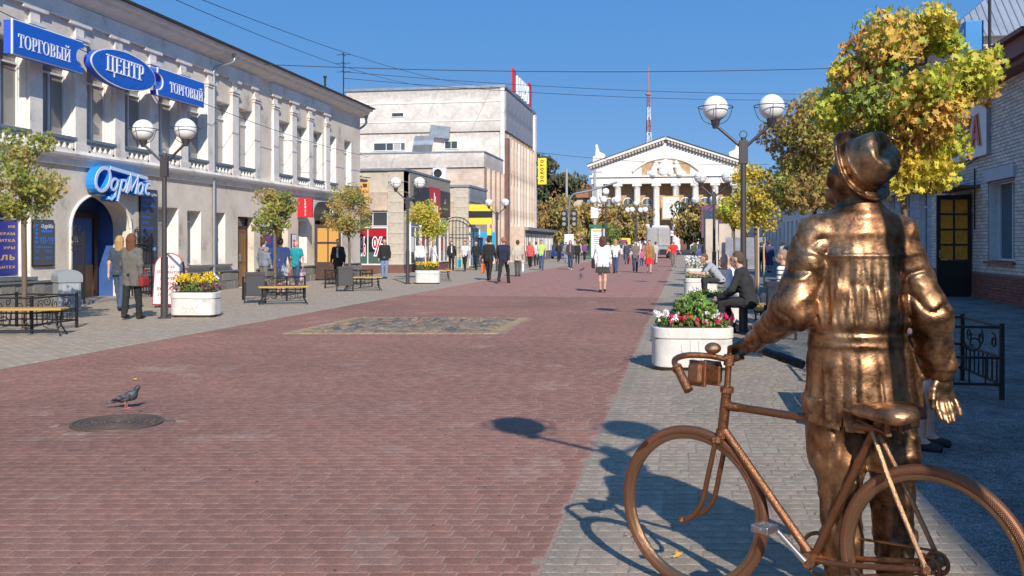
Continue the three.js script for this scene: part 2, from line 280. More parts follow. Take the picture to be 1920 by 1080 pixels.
// ---------- building helpers ----------
const { FontLoader } = await import('three/addons/loaders/FontLoader.js');
const { TextGeometry } = await import('three/addons/geometries/TextGeometry.js');
const fontLoad = new FontLoader(), fontSans = await fontLoad.loadAsync('fonts/droid/droid_sans_bold.typeface.json'), fontSerif = await fontLoad.loadAsync('fonts/droid/droid_serif_regular.typeface.json');
function letters(text, font, h, depth, width) {                        // raised lettering centred on the origin, facing +z
  const g = new TextGeometry(text, { font, size: h, depth, curveSegments: 4, bevelEnabled: false });
  g.computeBoundingBox(); const b = g.boundingBox; g.translate(-(b.min.x + b.max.x) / 2, -(b.min.y + b.max.y) / 2, 0);
  if (width) g.scale(width / (b.max.x - b.min.x), 1, 1); return g;
}
const M = {
  white: mat(col(0.88, 0.835, 0.785), 0.8, { map: rep(texStain, 0.35), bumpMap: rep(bumpFine, 1), bumpScale: 0.003 }),
  reveal: mat(col(0.88, 0.85, 0.81), 0.8, { map: rep(texStain, 0.35) }),
  stucco: mat(col(0.85, 0.75, 0.64), 0.9, { map: rep(texStain, 0.22), bumpMap: rep(bumpFine, 1.5), bumpScale: 0.006 }),
  frame: mat(col(0.72, 0.71, 0.69), 0.5),
  dark: mat(col(0.02, 0.02, 0.023), 0.6),
  iron: mat(col(0.022, 0.022, 0.024), 0.5, { metalness: 0.3 }),
  zinc: mat(col(0.46, 0.5, 0.53), 0.45, { metalness: 0.75, map: rep(texStain, 0.8) }),
  wood: mat(col(0.3, 0.155, 0.065), 0.55, { map: rep(texPlaster, 1.2, 0.12) }),
  darkwood: mat(col(0.075, 0.032, 0.018), 0.5, { map: rep(texPlaster, 1.2, 0.15) }),
  glass: [[0.06, 0.065, 0.07], [0.11, 0.11, 0.11], [0.26, 0.25, 0.23], [0.4, 0.38, 0.34]].map((c) => mat(col(...c), 0.08, { envMapIntensity: 1 })),
  blueSign: mat(col(0.01, 0.115, 0.55), 0.35), blueSide: mat(col(0.03, 0.1, 0.6), 0.4), signWhite: mat(col(0.8, 0.8, 0.82), 0.5),
  stone: [[0.3, 0.28, 0.26], [0.36, 0.33, 0.3], [0.26, 0.25, 0.24], [0.33, 0.31, 0.285]].map((c) => mat(col(...c), 0.95, { map: rep(texStain, 1.3), bumpMap: rep(bumpCoarse, 1.6), bumpScale: 0.02 })),
  roof: mat(col(0.09, 0.08, 0.075), 0.6, { map: rep(texStain, 0.4) }),
  black: mat(col(0.025, 0.025, 0.027), 0.45), red: mat(col(0.55, 0.02, 0.03), 0.45), yellow: mat(col(0.85, 0.62, 0.05), 0.5),
  beige: mat(col(0.62, 0.55, 0.46), 0.75, { map: rep(texStain, 0.5) }), brown: mat(col(0.2, 0.1, 0.075), 0.7, { map: rep(texStain, 0.8) }),
};
// wall slab in the local xy plane, outer face at z = 0, with openings [x0,x1,y0,y1,archRise?]
function wallGeo(outline, holes, t) {
  const s = shapeOf(outline);
  for (const [a, b, c, d, rise] of holes) {
    const h = new THREE.Path(); h.moveTo(a, c); h.lineTo(b, c);
    if (rise) { h.lineTo(b, d - rise); h.absellipse((a + b) / 2, d - rise, (b - a) / 2, rise, 0, Math.PI, false); h.lineTo(a, c); } else { h.lineTo(b, d); h.lineTo(a, d); h.lineTo(a, c); }
    s.holes.push(h);
  }
  const g = new THREE.ExtrudeGeometry(s, { depth: t, bevelEnabled: false, curveSegments: 20 }); g.translate(0, 0, -t); return muv(g);
}
const pbox = (x0, x1, y0, y1, z0, z1) => { const g = new THREE.BoxGeometry(x1 - x0, y1 - y0, z1 - z0); g.translate((x0 + x1) / 2, (y0 + y1) / 2, (z0 + z1) / 2); return g; };
const rect = (x0, x1, y0, y1) => [[x0, y0], [x1, y0], [x1, y1], [x0, y1]];
function win(g, x0, x1, y0, y1, z, { cols = [0.5], rows = [0.72], sill = 0, f = 0.055, fm = M.frame, gm, name = 'window', label } = {}) {
  const b = [box(x0, x0 + f, y0, y1, z - 0.05, z + 0.03), box(x1 - f, x1, y0, y1, z - 0.05, z + 0.03), box(x0 + f, x1 - f, y0, y0 + f, z - 0.05, z + 0.03), box(x0 + f, x1 - f, y1 - f, y1, z - 0.05, z + 0.03)];
  const yt = rows.length ? lerp(y0, y1, rows[0]) : y1 - f;
  for (const c of cols) { const x = lerp(x0, x1, c); b.push(box(x - f * 0.4, x + f * 0.4, y0 + f, rows.length ? yt - f * 0.4 : y1 - f, z - 0.045, z + 0.022)); }
  for (const r of rows) { const y = lerp(y0, y1, r); b.push(box(x0 + f, x1 - f, y - f * 0.4, y + f * 0.4, z - 0.045, z + 0.025)); }
  const w = part(g, name, b, fm, label);
  const edges = [0, ...cols, 1];
  for (let i = 0; i < edges.length - 1; i++) part(w, 'pane', pbox(lerp(x0, x1, edges[i]) + f * 0.3, lerp(x0, x1, edges[i + 1]) - f * 0.3, y0 + f * 0.5, yt, z - 0.03, z - 0.02), gm ?? M.glass[rnd() < 0.6 ? (rnd() * 2 | 0) : (rnd() * 4 | 0)]);
  if (rows.length) part(w, 'pane', box(x0 + f * 0.5, x1 - f * 0.5, yt, y1 - f * 0.5, z - 0.03, z - 0.02), gm ?? M.glass[rnd() * 2 | 0]);
  if (z < -0.15 && fm === M.frame) part(w, 'reveal', [box(x0, x0 + 0.015, y0, y1, z + 0.03, -0.003), box(x1 - 0.015, x1, y0, y1, z + 0.03, -0.003), box(x0 + 0.015, x1 - 0.015, y1 - 0.015, y1, z + 0.03, -0.003)], M.reveal);
  if (sill) part(w, 'sill', [box(x0 - 0.06, x1 + 0.06, y0 - 0.07, y0 - 0.002, z - 0.02, sill)], fm);
  return w;
}
function door(g, x0, x1, y0, y1, z, { leaf = M.wood, frame = M.darkwood, glass, transom = 0.35, label } = {}) {
  const f = 0.07, yt = y1 - transom;
  const d = part(g, 'door', [box(x0, x0 + f, y0, y1, z - 0.05, z + 0.04), box(x1 - f, x1, y0, y1, z - 0.05, z + 0.04), box(x0 + f, x1 - f, y1 - f, y1, z - 0.05, z + 0.04), ...(transom ? [box(x0 + f, x1 - f, yt - f / 2, yt + f / 2, z - 0.05, z + 0.04)] : [])], frame, label);
  const xm = (x0 + x1) / 2, n = x1 - x0 > 1.05 ? 2 : 1;
  for (let i = 0; i < n; i++) {
    const a = n === 2 ? (i ? xm + 0.005 : x0 + f) : x0 + f, b = n === 2 ? (i ? x1 - f : xm - 0.005) : x1 - f, top = transom ? yt - f / 2 : y1 - f;
    const bars = [box(a, a + 0.1, y0 + 0.01, top, z - 0.04, z + 0.01), box(b - 0.1, b, y0 + 0.01, top, z - 0.04, z + 0.01), box(a + 0.1, b - 0.1, y0 + 0.01, y0 + 0.2, z - 0.04, z + 0.01), box(a + 0.1, b - 0.1, top - 0.12, top, z - 0.04, z + 0.01), box(a + 0.1, b - 0.1, y0 + 0.85, y0 + 0.98, z - 0.04, z + 0.01)];
    part(d, 'leaf', bars, leaf);
    part(d, 'panel', [box(a + 0.1, b - 0.1, y0 + 0.2, y0 + 0.85, z - 0.035, z - 0.012), ...(glass ? [] : [box(a + 0.1, b - 0.1, y0 + 0.98, top - 0.12, z - 0.035, z - 0.012)])], leaf);
    if (glass) part(d, 'pane', box(a + 0.1, b - 0.1, y0 + 0.98, top - 0.12, z - 0.03, z - 0.02), glass);
    part(d, 'handle', rod([i ? a + 0.05 : b - 0.05, y0 + 0.9, z + 0.05], [i ? a + 0.05 : b - 0.05, y0 + 1.15, z + 0.05], 0.014), M.zinc);
  }
  if (transom) part(d, 'pane', box(x0 + f, x1 - f, yt + f / 2, y1 - f, z - 0.03, z - 0.02), M.glass[1]);
  return d;
}
function plinth(g, x0, x1, y1, gaps, mats, bw = 0.52, proud = 0.07) {  // rough stone blocks in two courses, each a part
  const h = y1 / 2 - 0.02; let id = 0;
  for (let r = 0; r < 2; r++) for (let x = x0 - (r ? bw / 2 : 0); x < x1;) {
    const w = bw * (0.75 + 0.5 * ((id * 0.37) % 1)); id++; let a = Math.max(x, x0), b = Math.min(x + w - 0.012, x1); x += w;
    for (const [p, q] of gaps) { if (a < q && b > p) { if (a < p) b = p; else a = q; } }
    if (b - a < 0.08) continue;
    const m = part(g, 'plinth_stone', rbox(a, b, r * (h + 0.012), r * (h + 0.012) + h, 0.001, proud - 0.02 + 0.03 * ((id * 0.61) % 1), 0.012), mats[id % mats.length]);
    m.name = 'plinth_stone';
  }
  let a = x0; for (const [p, q] of [...gaps].sort((s, t) => s[0] - t[0]).concat([[x1, x1]])) { if (p > a) part(g, 'plinth_cap', box(a, p, y1 - 0.02, y1 + 0.03, 0.001, proud + 0.035), M.zinc); a = Math.max(a, q); }
}
function downpipe(g, x, y0, y1, z, elbow = 0) {
  part(g, 'downpipe', [tube([[x + elbow, y1 + 0.55, z + 0.42], [x + elbow, y1 + 0.3, z + 0.42], [x, y1 - 0.1, z + 0.1], [x, y1 - 0.4, z + 0.1], [x, y0 + 0.5, z + 0.1], [x, y0 + 0.3, z + 0.1], [x, y0 + 0.12, z + 0.28]], 0.055, 60, 10), cyl(x + elbow, y1 + 0.5, y1 + 0.68, z + 0.42, 0.06, 0.12), ...[0.25, 0.5, 0.75].map((t) => cyl(x, lerp(y0 + 0.5, y1 - 0.3, t), lerp(y0 + 0.5, y1 - 0.3, t) + 0.05, z + 0.1, 0.068))], M.zinc);
}
// ---------- two-storey classical shopping building ----------
const LB = thing('classical_building', 'long two-storey cream stucco building with white pilasters and tall upper windows', 'building', [-14.9, 0, -10], Math.PI / 2);
{
  const s = (v) => v - 10, g = LB, END = s(43.05);
  const up = []; for (let k = -5; k <= 6; k++) up.push(20.3 + 1.685 * k); up.push(33.7, 35.39, 37.08, 38.95, 40.9);
  const holes = up.map((v) => [s(v), s(v + (v > 38 ? 0.95 : 1.2)), 4.15, 6.18]);
  const gf = [[13, 14.6, 0.75, 2.5], [15.6, 17.2, 0.75, 2.5], [18.15, 19.98, 0.75, 2.5], [21.45, 24.02, 0.02, 2.78, 0.85], [25.45, 26.6, 0.3, 2.6], [27.1, 27.97, 0.85, 2.55], [28.72, 29.6, 0.85, 2.55], [30.5, 31.75, 0.02, 2.45], [33.55, 34.7, 0.02, 2.45], [35.7, 36.6, 0.75, 2.45], [37.4, 38.6, 0.02, 2.5], [39.5, 40.6, 0.02, 2.5]];
  for (const [a, b, c, d, r] of gf) holes.push([s(a), s(b), c, d, r]);
  part(g, 'wall', wallGeo(rect(-2, END, 0, 7.75), holes, 0.5), M.stucco);
  part(g, 'core', [box(-2, s(20.9), 0, 7.75, -9, -1.1), box(s(24.6), END, 0, 7.75, -9, -1.1), box(s(20.9), s(24.6), 3.1, 7.75, -9, -1.1), box(s(20.9), s(24.6), 0, 3.1, -9, -3), box(END - 0.3, END, 0, 7.75, -1.1, -0.501), box(-2, -1.7, 0, 7.75, -1.1, -0.501)], M.stucco);
  up.forEach((v) => {
    const w = v > 38 ? 0.95 : 1.2;
    win(g, s(v), s(v + w), 4.15, 6.18, -0.22, { cols: [0.5], rows: [0.74], sill: 0, gm: M.glass[2 + (rnd() * 2 | 0)] });
    part(g, 'window_sill', [box(s(v) - 0.05, s(v + w) + 0.05, 4.08, 4.15, -0.2, 0.11), box(s(v), s(v + w), 3.99, 4.08, 0.001, 0.07)], M.zinc);
    if (v < 38) {
      part(g, 'balustrade_panel', [box(s(v) + 0.04, s(v + w) - 0.04, 3.8, 3.86, 0.001, 0.1), ...[0.12, 0.31, 0.5, 0.69, 0.88].map((t) => new THREE.LatheGeometry([[0.035, 0], [0.06, 0.04], [0.035, 0.09], [0.045, 0.13]].map(([a, b]) => new THREE.Vector2(a, b)), 8).translate(s(v) + w * t, 3.86, 0.045))], M.white);
      part(g, 'corbel', [box(s(v) - 0.02, s(v) + 0.12, 3.8, 3.99, 0.001, 0.1), box(s(v + w) - 0.12, s(v + w) + 0.02, 3.8, 3.99, 0.001, 0.1)], M.white);
    }
  });
  const pil = []; for (let k = -5; k <= 7; k++) pil.push(20.3 + 1.685 * k - 0.475); for (const v of [33.7, 35.39, 37.08, 38.95]) pil.push(v - 0.475);
  for (const v of pil) {
    const p = part(g, 'pilaster', [box(s(v), s(v + 0.45), 3.8, 6.5, 0.001, 0.09), box(s(v) - 0.04, s(v + 0.45) + 0.04, 3.8, 4.0, 0.002, 0.12)], M.white);
    part(p, 'capital', [box(s(v) - 0.03, s(v + 0.45) + 0.03, 6.5, 6.58, 0.001, 0.12), box(s(v) - 0.06, s(v + 0.45) + 0.06, 6.58, 6.66, 0.001, 0.15), box(s(v) + 0.06, s(v + 0.45) - 0.06, 6.66, 6.96, 0.001, 0.06)], M.white);
  }
  for (const [a, b] of [[11.4, 31.95], [33.1, 39.05]]) {
    const st = [box(s(a), s(b), 7.02, 7.42, 0.001, 0.1)];
    for (const v of pil) if (v > a - 0.3 && v < b) st.push(box(Math.max(s(a), s(v) - 0.22), Math.min(s(b), s(v + 0.45) + 0.22), 6.94, 7.02, 0.001, 0.1));
    part(g, 'frieze_panel', st, M.white);
  }
  const prof = (pts, x0, x1, m, name) => { const q = shapeOf(pts), e = new THREE.ExtrudeGeometry(q, { depth: x1 - x0, bevelEnabled: false }); e.rotateY(Math.PI / 2); e.translate(x0, 0, 0); return part(g, name, muv(e), m); };
  // profiles drawn as (−z, y)
  prof([[0.3, 7.45], [-0.06, 7.45], [-0.1, 7.52], [-0.2, 7.56], [-0.34, 7.62], [-0.36, 7.72], [-0.5, 7.75], [-0.52, 7.84], [0.3, 7.84]], -2.3, END + 0.35, M.white, 'cornice');
  prof([[0.2, 7.85], [-0.6, 7.85], [-0.62, 7.9], [9.4, 9.9], [9.4, 9.4]], -2.35, END + 0.45, M.roof, 'roof');
  prof([[0.2, 3.44], [-0.07, 3.44], [-0.1, 3.52], [-0.12, 3.6], [-0.2, 3.66], [-0.22, 3.72], [-0.16, 3.8], [0.2, 3.8]], -2, END + 0.01, M.white, 'string_course');
  // ground floor windows and doors
  const poster = (w, h, draw) => mat(0xffffff, 0.5, { map: canvasTex(w, h, draw) });
  const panel = (p, name, x0, x1, y0, y1, z, m, d = 0.02) => { const q = new THREE.BoxGeometry(x1 - x0, y1 - y0, d); q.translate((x0 + x1) / 2, (y0 + y1) / 2, z + d / 2); return part(p, name, q, m); };
  LB.userData.panel = undefined;
  const violet = poster(256, 512, (c) => { c.fillStyle = '#2b3292'; c.fillRect(0, 0, 256, 512); c.fillStyle = '#e0b03c'; c.textAlign = 'right'; [['ИЯ', 60, 34], ['КЕРАМ', 130, 36], ['ПЛИТКА', 195, 38], ['УРЫ', 265, 36], ['РЕЛЬ', 370, 72], ['САНТЕХ', 450, 36]].forEach(([t, y, z]) => { c.font = `bold ${z}px sans-serif`; c.fillText(t, 240, y); }); });
  for (const a of [13, 15.6, 18.15]) { const w = win(g, s(a), s(a + (a > 18 ? 1.83 : 1.6)), 0.75, 2.5, -0.33, { cols: [0.33], rows: [0.76] }); if (a > 18) panel(w, 'poster', s(18.55), s(19.9), 0.8, 2.02, -0.3, violet); part(w, 'sill', box(s(a) - 0.05, s(a) + 1.95, 0.68, 0.75, -0.3, 0.09), M.zinc); }
  for (const [a, b] of [[27.1, 27.97], [28.72, 29.6]]) win(g, s(a), s(b), 0.85, 2.55, -0.36, { cols: [], rows: [0.8], gm: M.glass[3] });
  part(g, 'window_sill', box(s(26.95), s(29.85), 0.78, 0.85, -0.3, 0.13), M.zinc);
  win(g, s(25.45), s(26.6), 0.3, 2.6, -0.42, { cols: [0.5], rows: [0.8], gm: M.glass[3] });
  win(g, s(35.7), s(36.6), 0.75, 2.45, -0.3, { cols: [0.5], rows: [] });
  door(g, s(30.5), s(31.75), 0.02, 2.45, -0.28, {});
  door(g, s(33.55), s(34.7), 0.02, 2.45, -0.28, { leaf: M.darkwood });
  door(g, s(37.4), s(38.6), 0.02, 2.5, -0.28, { leaf: M.wood, glass: M.glass[0] });
  door(g, s(39.5), s(40.6), 0.02, 2.5, -0.3, { leaf: M.darkwood, glass: M.glass[0] });
  plinth(g, s(12), END, 0.62, [[21.3, 24.15], [25.4, 26.65], [30.4, 31.85], [33.45, 34.8], [37.3, 38.7], [39.4, 40.7]].map((q) => q.map(s)), M.stone);
  downpipe(g, s(28.62), 0.25, 7.2, 0, 0.75); downpipe(g, END + 0.05, 4.6, 6.9, -0.25, 0.3);
  // arched entrance
  const a0 = s(21.45), a1 = s(24.02), am = (a0 + a1) / 2, blue = mat(col(0.05, 0.13, 0.4), 0.7, { map: rep(texStain, 0.6) });
  part(g, 'entrance_wall', [box(a0 - 0.3, a0, 0, 2.85, -1.0, -0.501), box(a1, a1 + 0.3, 0, 2.85, -1.0, -0.501), box(a0 - 0.3, a1 + 0.3, 0, 3.05, -1.2, -1.0), box(a0 - 0.3, a1 + 0.3, 2.85, 3.05, -1.0, -0.501)], blue);
  const rim = new THREE.TorusGeometry(1.285, 0.05, 6, 28, Math.PI); rim.scale(1.02, 0.68, 1); rim.translate(am, 1.93, 0.01);
  part(g, 'arch_moulding', [rim, box(a0 - 0.06, a0 - 0.01, 0.62, 1.93, 0.001, 0.05), box(a1 + 0.01, a1 + 0.06, 0.62, 1.93, 0.001, 0.05)], M.white);
  part(g, 'entrance_step', box(a0 - 0.1, a1 + 0.1, 0, 0.08, -1.0, 0.25), M.stone[1]);
  const dd = part(g, 'door', [box(a0 + 0.45, a0 + 0.6, 0.08, 2.35, -0.999, -0.86), box(a1 - 0.3, a1 - 0.15, 0.08, 2.35, -0.999, -0.86), box(a0 + 0.6, a1 - 0.3, 2.2, 2.35, -0.999, -0.86)], M.darkwood);
  part(dd, 'leaf', box(a0 + 0.6, a1 - 0.3, 0.95, 2.2, -0.99, -0.93), blue); part(dd, 'panel', [box(a0 + 0.6, a1 - 0.3, 0.08, 0.95, -0.99, -0.9), box(a0 + 0.75, a1 - 0.45, 0.2, 0.85, -0.901, -0.885)], M.wood);
  panel(dd, 'notice', am - 0.1, am + 0.35, 1.55, 1.72, -0.93, poster(128, 48, (c) => { c.fillStyle = '#e8e8ee'; c.fillRect(0, 0, 128, 48); c.fillStyle = '#a02030'; c.font = 'bold 26px sans-serif'; c.fillText('ВХОД', 22, 34); }));
  // wrought-iron gate leaves folded back on both sides of the arch
  const gateLeaf = (x, label, dir) => {
    const o = thing('iron_gate', label, 'gate', [-14.9, 0.06, -10 - x], Math.PI / 2 + dir, 'gate leaves of the arched entrance'), bars = [];
    part(o, 'frame', [box(0, 0.035, 0, 2.0, -0.02, 0.02), box(0.8, 0.835, 0, 1.75, -0.02, 0.02), ...[0.1, 0.7, 0.78, 1.3, 1.42].map((y) => box(0.035, 0.8, y, y + 0.03, -0.015, 0.015))], M.iron);
    for (let i = 1; i < 7; i++) part(o, 'bar', rod([0.8 * i / 7 + 0.02, 0.1, 0], [0.8 * i / 7 + 0.02, 1.75 + 0.12 * Math.sin(i), 0], 0.011, 0.011, 6), M.iron);
    for (let i = 0; i < 4; i++) part(o, 'scroll', [tube(spiral(0.14 + 0.18 * i, 1.58, 0, 0.085, 0.5, 1.3), 0.01, 26, 5), tube(spiral(0.14 + 0.18 * i, 0.4, 0, 0.08, 2, -1.3), 0.01, 26, 5)], M.iron);
    part(o, 'finial', rod([0.02, 2.0, 0], [0.02, 2.16, 0], 0.02, 0.002), M.iron); part(o, 'scroll', tube(spiral(0.25, 1.86, 0, 0.1, 3, 1.4), 0.01, 26, 5), M.iron); part(o, 'scroll', tube(spiral(0.55, 1.82, 0, 0.09, 0, -1.4), 0.01, 26, 5), M.iron);
  };
  gateLeaf(s(21.45), 'black scrolled iron gate leaf beside the wall plaque, half open', -2.17);
  gateLeaf(s(24.1), 'black scrolled iron gate leaf folded against the blue price board', -0.15);
  // signs hung in front of the facade
  const at = (sv, y, o = 0) => [-14.9 + o, y, -sv];
  const bigSign = (sv0, sv1, cut, label) => {
    const w = sv1 - sv0, q = new THREE.Shape(), h = 0.73; q.moveTo(0, 0);
    if (cut > 0) { q.lineTo(w, 0); q.lineTo(w, 0.12); q.absellipse(w + 0.03, h / 2, 0.3, h / 2 - 0.12, -Math.PI / 2, Math.PI / 2, true); q.lineTo(w, h); q.lineTo(0, h); }
    else { q.lineTo(w, 0); q.lineTo(w, h); q.lineTo(0, h); q.lineTo(0, h - 0.12); q.absellipse(-0.03, h / 2, 0.3, h / 2 - 0.12, Math.PI / 2, -Math.PI / 2, true); q.lineTo(0, 0); }
    const o = thing('shop_sign', label, 'sign', at(sv0, 5.67, 0.3), Math.PI / 2, 'blue shop signs above the arched entrance'), e = (d, b) => new THREE.ExtrudeGeometry(q, { depth: d, bevelEnabled: b > 0, bevelSize: b, bevelThickness: 0.01, bevelSegments: 1, curveSegments: 16 });
    part(o, 'box', e(0.2, 0), M.blueSide); part(o, 'rim', e(0.02, 0.025).translate(0, 0, 0.2), M.signWhite); part(o, 'face', e(0.01, 0).translate(0, 0, 0.235), M.blueSign);
    part(o, 'lettering', letters('ТОРГОВЫЙ', fontSerif, 0.3, 0.012, w * 0.74).translate(cut > 0 ? w * 0.43 : w * 0.6, h * 0.47, 0.246), M.signWhite);
    part(o, 'bracket', [rod([0.4, 0.15, 0], [0.4, 0.15, -0.18], 0.02), rod([w - 0.5, 0.15, 0], [w - 0.5, 0.15, -0.18], 0.02)], M.iron);
  };
  bigSign(18.68, 21.15, 1, 'blue box sign with a notched end, beside the oval sign, over the poster window');
  bigSign(24.56, 27.13, -1, 'blue box sign with a notched start, between the oval sign and the downpipe');
  {
    const o = thing('oval_sign', 'blue oval sign with white serif lettering between two notched signs', 'sign', at(22.9, 6.04, 0.34), Math.PI / 2);
    const el = (k, z0, d, m, n) => { const c = new THREE.CylinderGeometry(1, 1, d, 40); c.rotateX(Math.PI / 2); c.scale(1.44 + k, 0.47 + k, 1); c.translate(0, 0, z0 + d / 2); part(o, n, c, m); };
    el(0, 0, 0.2, M.blueSide, 'box'); el(0.02, 0.2, 0.025, M.signWhite, 'rim'); el(-0.01, 0.22, 0.012, M.blueSign, 'face');
    part(o, 'lettering', letters('ЦЕНТР', fontSerif, 0.42, 0.02, 1.7).translate(0, 0, 0.233), M.signWhite);
    const lineM = mat(col(0.008, 0.05, 0.3), 0.5); for (const k of [0.45, 0.8]) { const t = new THREE.TorusGeometry(1, 0.008, 4, 40); t.scale(1.43 * k, 0.46, 0.4); t.translate(0, 0, 0.233); part(o, 'globe_line', t, lineM); }
    part(o, 'bracket', [rod([-0.7, 0, 0], [-0.7, 0, -0.22], 0.02), rod([0.7, 0, 0], [0.7, 0, -0.22], 0.02)], M.iron);
  }
  { // script sign over the arch: pale faces on deep blue bodies
    const o = thing('script_sign', 'pale blue slanted script sign with deep bright blue sides above the arch', 'sign', at(21.9, 2.86, 0.02), Math.PI / 2);
    const side = mat(col(0.02, 0.25, 0.72), 0.4), face = mat(col(0.6, 0.68, 0.85), 0.45), sl = 0.3;
    const stroke = (pts, w, z0, d) => {
      const P = pts.map(([x, y]) => [x + y * sl, y]), closed = Math.hypot(P[0][0] - P.at(-1)[0], P[0][1] - P.at(-1)[1]) < 0.02; if (closed) P.pop(); const n = P.length, off = (q) => P.map((p, i) => { const a = P[closed ? (i + n - 1) % n : Math.max(i - 1, 0)], b = P[closed ? (i + 1) % n : Math.min(i + 1, n - 1)], l = Math.hypot(b[0] - a[0], b[1] - a[1]) || 1; return [p[0] - (b[1] - a[1]) / l * q, p[1] + (b[0] - a[0]) / l * q]; });
      let q; if (closed) { q = shapeOf(off(-w / 2)); q.holes.push(shapeOf(off(w / 2))); } else q = shapeOf([...off(-w / 2), ...off(w / 2).reverse()]);
      const e = new THREE.ExtrudeGeometry(q, { depth: d, bevelEnabled: false }); e.translate(0, 0, z0); return [e];
    };
    const arc = (cx, cy, rx, ry, a0, a1, n = 14) => Array.from({ length: n }, (_, i) => { const a = a0 + (a1 - a0) * i / (n - 1); return [cx + rx * Math.cos(a), cy + ry * Math.sin(a)]; });
    const T = [['letter_o', [arc(0.32, 0.3, 0.3, 0.3, 0, 6.283, 20), [[0.55, 0.62], [2.35, 0.46]]], 0.09], ['letter_d', [arc(0.85, 0.2, 0.14, 0.15, 0, 6.283), [[1.0, 0.33], [0.98, -0.1], [0.85, -0.2], [0.72, -0.16]]], 0.06], ['letter_r', [[[1.16, 0.34], [1.12, -0.24]], arc(1.28, 0.2, 0.13, 0.14, 2.8, -2.6)], 0.06], ['letter_m', [[[1.45, 0], [1.52, 0.5], [1.66, 0.1], [1.88, 0.5], [1.9, 0]]], 0.075], ['letter_a', [arc(2.08, 0.16, 0.12, 0.15, 0, 6.283), [[2.22, 0.3], [2.2, 0.02], [2.26, 0.02]]], 0.06], ['letter_s', [arc(2.48, 0.17, 0.13, 0.15, 0.9, 5.4)], 0.06]];
    for (const [n, ps, w] of T) { const l = part(o, n, ps.flatMap((p, i) => stroke(p, w + 0.03, 0.05, 0.24 - i * 0.012)), side); part(l, 'face', ps.flatMap((p, i) => stroke(p, w, 0.291 - i * 0.012, 0.02)), face); }
    part(o, 'backing', box(0.35, 2.75, 0.05, 0.5, 0.02, 0.05), side);
  }
  // wall boards and posters
  const board = (name, label, sv0, sv1, y0, y1, draw, cat = 'sign', fr = M.iron, d = 0.05) => {
    const o = thing(name, label, cat, at((sv0 + sv1) / 2, y0, 0.002), Math.PI / 2), w = sv1 - sv0, h = y1 - y0;
    part(o, 'backing', rbox(-w / 2, w / 2, 0, h, 0, d, 0.012), fr); panel(o, 'face', -w / 2 + 0.025, w / 2 - 0.025, 0.025, h - 0.025, d - 0.005, poster(256, Math.min(1024, 256 * h / w | 0), draw), 0.01);
  };
  board('wall_plaque', 'small grey opening-hours plaque with blue print between poster window and arch', 19.98, 20.74, 0.98, 2.08, (c, w, h) => { c.fillStyle = '#55585f'; c.fillRect(0, 0, w, h); c.fillStyle = '#f2f4fa'; c.font = 'italic bold 44px serif'; c.fillText('ОдрМас', 90, 60); c.fillStyle = '#2f7de0'; c.fillRect(95, 78, 140, 18); c.font = 'bold 78px sans-serif'; c.fillText('10-19', 70, 190); c.fillRect(20, 215, 215, 8); c.font = 'bold 30px sans-serif'; c.fillText('СБ', 25, 265); c.fillText('10-18', 150, 265); c.fillText('ВС', 25, 320); c.fillText('10-17', 150, 320); for (let i = 0; i < 5; i++) c.fillRect(22, 30 + i * 34, 30, 20); });
  board('price_board', 'tall dark slate board with blue lines of print, right beside the arch', 24.45, 25.35, 0.95, 3.05, (c, w, h) => { c.fillStyle = '#464a52'; c.fillRect(0, 0, w, h); c.fillStyle = '#dfe6f5'; c.font = 'italic bold 30px serif'; c.fillText('ОдрМас', 130, 44); c.fillStyle = '#2468d8'; c.font = 'bold 27px sans-serif'; ['ЛЮСТРЫ БРА', 'СВЕТИЛЬНИКИ', 'ОБОИ', 'КАРНИЗЫ', 'ПЛИТКА', 'САНТЕХНИКА', 'МЕБЕЛЬ', 'ДВЕРИ'].forEach((t, i) => c.fillText(t, 16, 92 + i * 46)); c.fillStyle = '#8fb0ea'; c.fillRect(160, 470, 70, 26); });
  board('shop_poster', 'tall blue shop poster with pink capital letters on the wall between two doors', 32.25, 33.25, 0.5, 2.3, (c, w, h) => { c.fillStyle = '#1d4f92'; c.fillRect(0, 0, w, h); c.fillStyle = '#e8eef4'; c.fillRect(0, 0, w, 70); c.fillStyle = '#c03a58'; c.font = 'bold 108px sans-serif'; c.fillText('SOS', 14, 200); c.fillStyle = '#9fc4e8'; for (let i = 0; i < 5; i++) c.fillRect(24, 250 + i * 34, 150 + (i * 37) % 60, 10); }, 'poster');
  board('small_poster', 'narrow white poster with a pink print beside the dark brown door', 34.95, 35.4, 0.9, 1.9, (c, w, h) => { c.fillStyle = '#e9e4ea'; c.fillRect(0, 0, w, h); c.fillStyle = '#a8306a'; c.fillRect(60, 120, 130, 170); c.fillStyle = '#e9e4ea'; c.font = 'bold 120px sans-serif'; c.fillText('%', 70, 245); }, 'poster');
  { const o = thing('projecting_sign', 'small red vertical sign box with white letters jutting from the cream facade', 'sign', at(35.5, 2.55, 0.05), Math.PI / 2);
    part(o, 'box', rbox(0, 0.12, 0, 0.75, 0, 0.6, 0.01), M.red); const l = 'LEVIS'.split(''); l.forEach((t, i) => part(o, 'letter', letters(t, fontSans, 0.1, 0.01).rotateY(-Math.PI / 2).translate(-0.001, 0.66 - i * 0.135, 0.33), M.signWhite)); part(o, 'side_panel', rbox(0.3, 0.7, 0, 0.75, 0, 0.04, 0.01), mat(col(0.45, 0.44, 0.42), 0.6)); part(o, 'bracket', rod([0.06, 0.6, -0.05], [0.06, 0.6, 0.01], 0.02), M.iron); }
